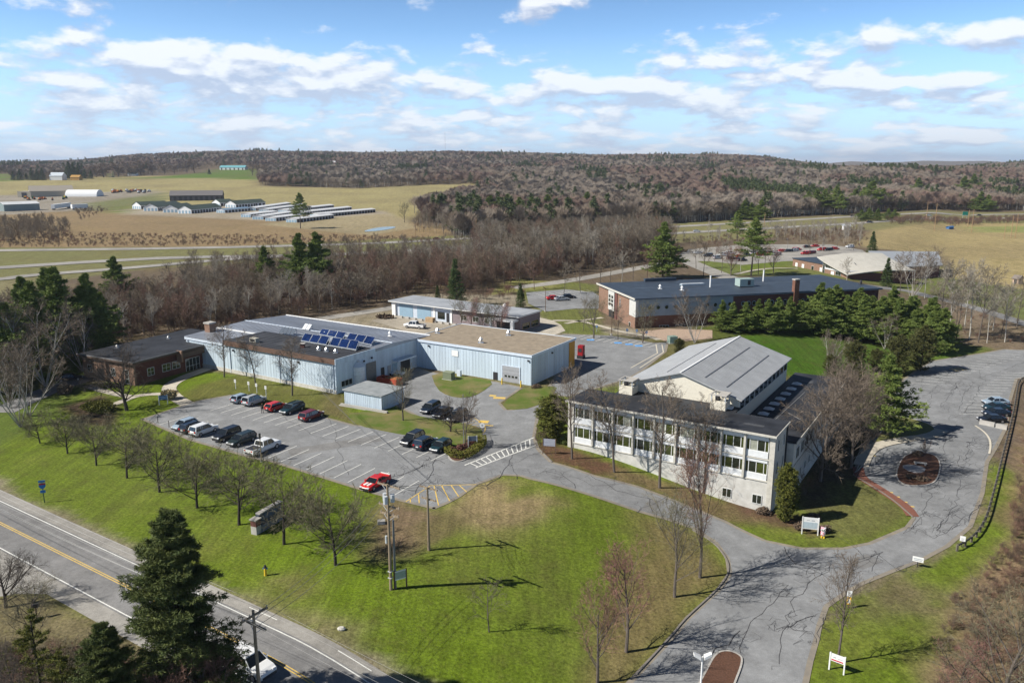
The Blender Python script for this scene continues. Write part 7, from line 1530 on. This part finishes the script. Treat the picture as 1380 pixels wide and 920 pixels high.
board(637, 604, 1.3, .75, 1.2, 'small blue-grey sign on two white posts in the hedge bed', mat('slate_board', (.16,.20,.26)), rz=10, pm=WPAINT)
board(740, 612, 1.9, 1.1, 1.3, 'grey board on brown posts in the mulch at the crossing', mat('grey_board', (.33,.34,.40)), rz=-12, pm=WOODB, lines=((-.8,.8,.2,.08,GREYT),(-.8,.8,.6,.1,GREYT)))
board(220.5, 545, 1.4, .8, .9, 'blue sign on two pale posts by the brick building entrance', mat('blue_board', (.07,.18,.34)), rz=30, pm=WPAINT, lines=((-.8,.8,.6,.08,mat('pale_print', (.6,.65,.7))),(-.6,.6,.25,.08,mat('pale_print', (.6,.65,.7)))))
for i, (x, y) in enumerate(((317.5,524),(335.5,527),(346,529.5),(358.5,533))): board(x, y, .42, .62, 1.25, 'small white sign on a thin post, %s from the left above the back row' % ('first second third fourth'.split()[i]), rz=-20, posts=1, pm=GALV, lines=((-.5,.5,.5,.06,BLK),), group='parking signs above the back row')
g = G(60, 677); e = empty('route_sign', tuple(g), R(20), 'blue and red route shields on a green post beside the main road', 'road sign'); MB().box(-.05,0,0,.05,.1,3.0).build('post', mat('green_post', (.08,.16,.08)), e); BL = mat('route_blue', (.03,.17,.45)); MB().box(-.38,-.05,2.75,.38,-.01,3.0).build('plate', BL, e); MB().loft([[(-.38,-.05,2.2),(-.2,-.05,1.95),(0,-.05,1.88),(.2,-.05,1.95),(.38,-.05,2.2),(.38,-.05,2.65),(-.38,-.05,2.65)],[(-.38,-.01,2.2),(-.2,-.01,1.95),(0,-.01,1.88),(.2,-.01,1.95),(.38,-.01,2.2),(.38,-.01,2.65),(-.38,-.01,2.65)]]).build('shield', BL, e); MB().box(-.36,-.06,2.42,.36,-.052,2.62).build('shield_top', mat('route_red', (.4,.03,.03)), e); MB().box(-.3,-.06,1.35,.3,-.02,1.7).build('arrow_plate', BL, e)
g = G(650, 588); e = empty('round_sign', tuple(g), R(-5), 'round white sign on a thin post at the yard corner', 'sign'); MB().tube((0,0,0), (0,0,2.1), .04, n=6).build('post', DARK, e); MB().tube((0,-.05,1.85), (0,-.01,1.85), .42, n=18).build('disc', WPAINT, e); MB().tube((0,-.06,1.85), (0,-.051,1.85), .16, n=8).build('symbol', GREYT, e)
# blue accessible signs by the rear path
for i, (x, y) in enumerate(((804,447),(845,452),(858,453),(871,455))): board(x, y, .5, .6, 1.1, 'small blue accessible-parking sign by the rear path', BL, rz=-5, posts=1, pm=GALV, lines=((-.4,.4,.3,.2,WPAINT),), group='blue parking signs by the rear path')
g = G(1300, 295); e = empty('highway_sign', tuple(g), R(10), 'green highway direction sign seen between the far poles', 'road sign'); MB().box(-2.5,-.1,3,2.5,0,6).build('panel', mat('highway_green', (.02,.32,.22)), e); MB().box(-2,0,0,-1.8,.2,5).box(1.8,0,0,2,.2,5).build('post', GALV, e)
# monument sign on the lawn
a_ = G(346, 721); c_ = G(377, 702); e = empty('monument_sign', tuple(a_), math.atan2(c_.y-a_.y, c_.x-a_.x), 'low brick and concrete monument sign with dark panels on the lawn', 'monument sign'); Lm = (c_-a_).length
MB().box(0,0,-.3,.8,.8,1.0).build('base_block', CONCR, e); MB().box(0,.002,1.002,.8,.8,1.75).build('pillar', BRICKD, e); MB().box(-.1,-.1,1.753,.9,.9,1.88).build('cap', CONCR, e); MB().box(.803,.25,-.3,Lm+.8,.7,2.1).build('wall', mat('dark_slab', (.07,.08,.10), .7, var=.25), e); MB().box(.903,.15,2.103,Lm+.9,.8,2.25).build('coping', CONCR, e); MB().box(1.2,.18,1.3,Lm+.6,.247,1.95).build('name_panel', mat('blue_slab', (.08,.11,.17), .6), e); MB().box(.803,-.05,-.3,Lm+.9,.248,.85).build('plinth', mat('bluestone', (.14,.16,.19), .8, var=.25), e)
# hydrant marker and small things on the lawn
g = G(358, 775); e = empty('hydrant_marker', tuple(g), 0, 'yellow hydrant with a dark top on the lawn near the road', 'hydrant'); MB().tube((0,0,0), (0,0,.9), .16, .14, 8).build('barrel', YEL, e); MB().tube((0,0,.9), (0,0,1.2), .2, .08, 8).build('cap', DARK, e); MB().tube((-.25,0,.8), (.25,0,.8), .08, n=6).build('nozzle', BL, e)
g = G(460, 848); o = MB().loft([[(r*math.cos(t), r*math.sin(t)*.7, z) for t in np.linspace(0, 5.6, 9)] for z, r in ((0,.35),(.15,.4),(.28,.25))]).build('stone', STONE, loc=tuple(g)); tag(o, 'small pale stone in the verge by the road', 'stone')
g = G(514, 705); o = MB().box(-.45,-.35,0,.45,.35,.4).build('service_box', CONCR, loc=tuple(g), rz=.2); tag(o, 'small beige ground box in the brown patch', 'service box')
g = G(50, 832); e = empty('mailbox', tuple(g), R(30), 'dark roadside mailbox on a wooden post', 'mailbox'); MB().box(-.06,-.06,0,.06,.06,1.1).build('post', WOODB, e); MB().box(-.35,-.12,1.1,.35,.12,1.38).tube((-.35,0,1.38), (.35,0,1.38), .12, n=8).build('box', DARK, e)
# painted owl figure by the white sign
g = G(1108.5, 724); e = empty('painted_owl', tuple(g), R(-25), 'red white and pink painted owl figure with big dark eyes', 'statue'); OW = mat('painted_patches', (.75,.72,.75), .5, scale=5, col2=(.6,.05,.12), thr=(.5,.56))
def lathe(mb, prof, n=12): 
    mb.loft([[(r*math.cos(2*math.pi*i/n), r*.85*math.sin(2*math.pi*i/n), z) for i in range(n)] for z, r in prof]); return mb
lathe(MB(), [(.22,.16),(.35,.26),(.6,.30),(.85,.26),(.95,.27),(1.15,.31),(1.3,.27),(1.38,.15)]).build('body', OW, e)
for s in (-1, 1):
    MB().tube((s*.14,-.24,1.16), (s*.15,-.30,1.16), .13, n=12).build('eye_ring', WPAINT, e); MB().tube((s*.14,-.30,1.16), (s*.15,-.33,1.16), .07, n=10).build('eye', BLK, e); MB().loft([[(s*.16,-.05,1.3),(s*.30,-.05,1.25),(s*.27,.05,1.25)][::s], [(s*.27,-.02,1.52),(s*.28,-.02,1.52),(s*.275,.0,1.52)][::s]]).build('ear_tuft', OW, e); MB().box(s*.14-.09,-.22,0,s*.14+.09,.12,.2).build('foot', YEL, e)
# bench on the turning island, concrete barrier, wheel stops
g = G(1240, 627); e = empty('bench', tuple(g), R(-20), 'pale stone bench on the mulched turning island', 'bench'); MB().box(-.9,-.25,.4,.9,.25,.52).build('seat', CONCR, e); MB().box(-.8,-.2,0,-.55,.2,.4).build('leg', CONCR, e); MB().box(.55,-.2,0,.8,.2,.4).build('leg', CONCR, e)
o = bed('paved_pad', [(1213,629),(1226,626),(1248,631),(1245,638),(1228,638)], mat('pad_stone', (.30,.30,.31), .8), .17, False, 1)
for i, (x, y, x2, y2) in enumerate(((1320,571,1340,575),(1342,576,1357,579))):
    a, c = G(x, y), G(x2, y2); o = MB().box(0,-.3,0,(c-a).length,.3,.75).build('concrete_barrier', CONCR, loc=tuple(a), rz=math.atan2(c.y-a.y, c.x-a.x)); tag(o, ('pale concrete barrier beside the nearest parked car at the right', 'second concrete barrier touching the guard fence')[i], 'barrier')
path('kerb_edge', [(1314,574),(1326,582),(1334,592),(1335,603),(1333,612)], .3, mat('pale_kerb', (.6,.55,.45), .8), .14, kind='structure')
# guard fence: posts and rails of dark timber
fp_ = smooth_line(P2([(1276,747),(1286,744),(1300,737),(1312,728),(1322,715),(1330,698),(1336,676),(1343,650),(1350,620),(1359,585),(1366,555),(1370,530),(1373,514),(1392,509),(1420,508)]), 2)
fe = empty('guard_fence', (fp_[0][0], fp_[0][1], T(*fp_[0])), 0, 'long dark timber guard fence curving along the right side of the drive', 'fence'); o0 = Vector((fp_[0][0], fp_[0][1], T(*fp_[0])))
pm_ = MB().box(-.11,-.10,-.2,.11,.10,.84).mesh('post', mat('weathered_timber', (.17,.15,.12), .9, var=.3)); rm_ = MB().box(-.5,-.07,-.09,.5,.07,.09).mesh('rail', mat('dark_timber', (.05,.048,.05), .8, var=.3))
acc = 0; last = None; pts = []
for i in range(len(fp_)-1):
    a, c = Vector(fp_[i]), Vector(fp_[i+1]); L = (c-a).length; t = -acc
    while t+1.9 <= L or False:
        t += 1.9; pts.append(a.lerp(c, t/L))
    acc = L-t if t >= -acc else acc+L
    acc = max(0, min(acc, 1.9)) if acc < 1.9 else acc
for i, p in enumerate(pts):
    z = T(p.x, p.y); link('post', pm_, fe, tuple(Vector((p.x, p.y, z))-o0))
    if i:
        q = pts[i-1]; dd = p-q
        if dd.length < 3.5: m = (p+q)/2; r_ = link('rail', rm_, fe, tuple(Vector((m.x, m.y, (z+T(q.x, q.y))/2+.72))-o0), math.atan2(dd.y, dd.x)); r_.scale = (dd.length*1.0, 1, 1)
# kerb of the front lawn and lower drive
for pts_ in ([(1159,646),(1199,670),(1230,697)],[(933,714),(962,730),(980,753),(983,772),(967,795),(924,833),(905,857),(858,908)],[(727,606),(744,623)]):
    kp = smooth_line(P2(pts_), 2); mb = MB()
    for i in range(len(kp)-1): 
        a, c = Vector(kp[i]), Vector(kp[i+1]); za, zc = T(*a), T(*c); n_ = Vector((-(c-a).y, (c-a).x)).normalized()*.09
        mb.loft([[(a.x-n_.x, a.y-n_.y, za), (a.x+n_.x, a.y+n_.y, za), (a.x+n_.x, a.y+n_.y, za+.16), (a.x-n_.x, a.y-n_.y, za+.16)], [(c.x-n_.x, c.y-n_.y, zc), (c.x+n_.x, c.y+n_.y, zc), (c.x+n_.x, c.y+n_.y, zc+.16), (c.x-n_.x, c.y-n_.y, zc+.16)]])
    o = mb.build('kerb', mat('dark_kerb', (.20,.18,.16), .9)); tag(o, kind='structure')
# ------------------------------------------------------------------ haze
hm = bpy.data.materials.new('thin_haze'); hm.use_nodes = True; nt = hm.node_tree; nt.nodes.clear()
pv = nt.nodes.new('ShaderNodeVolumePrincipled'); pv.inputs['Color'].default_value = (.78, .86, 1.0, 1); pv.inputs['Density'].default_value = 0.00007; pv.inputs['Anisotropy'].default_value = .2
mo = nt.nodes.new('ShaderNodeOutputMaterial'); nt.links.new(pv.outputs[0], mo.inputs['Volume'])
o = MB().box(-13000, -120, -9, 13000, 17000, 175).build('haze', hm); tag(o, kind='stuff')
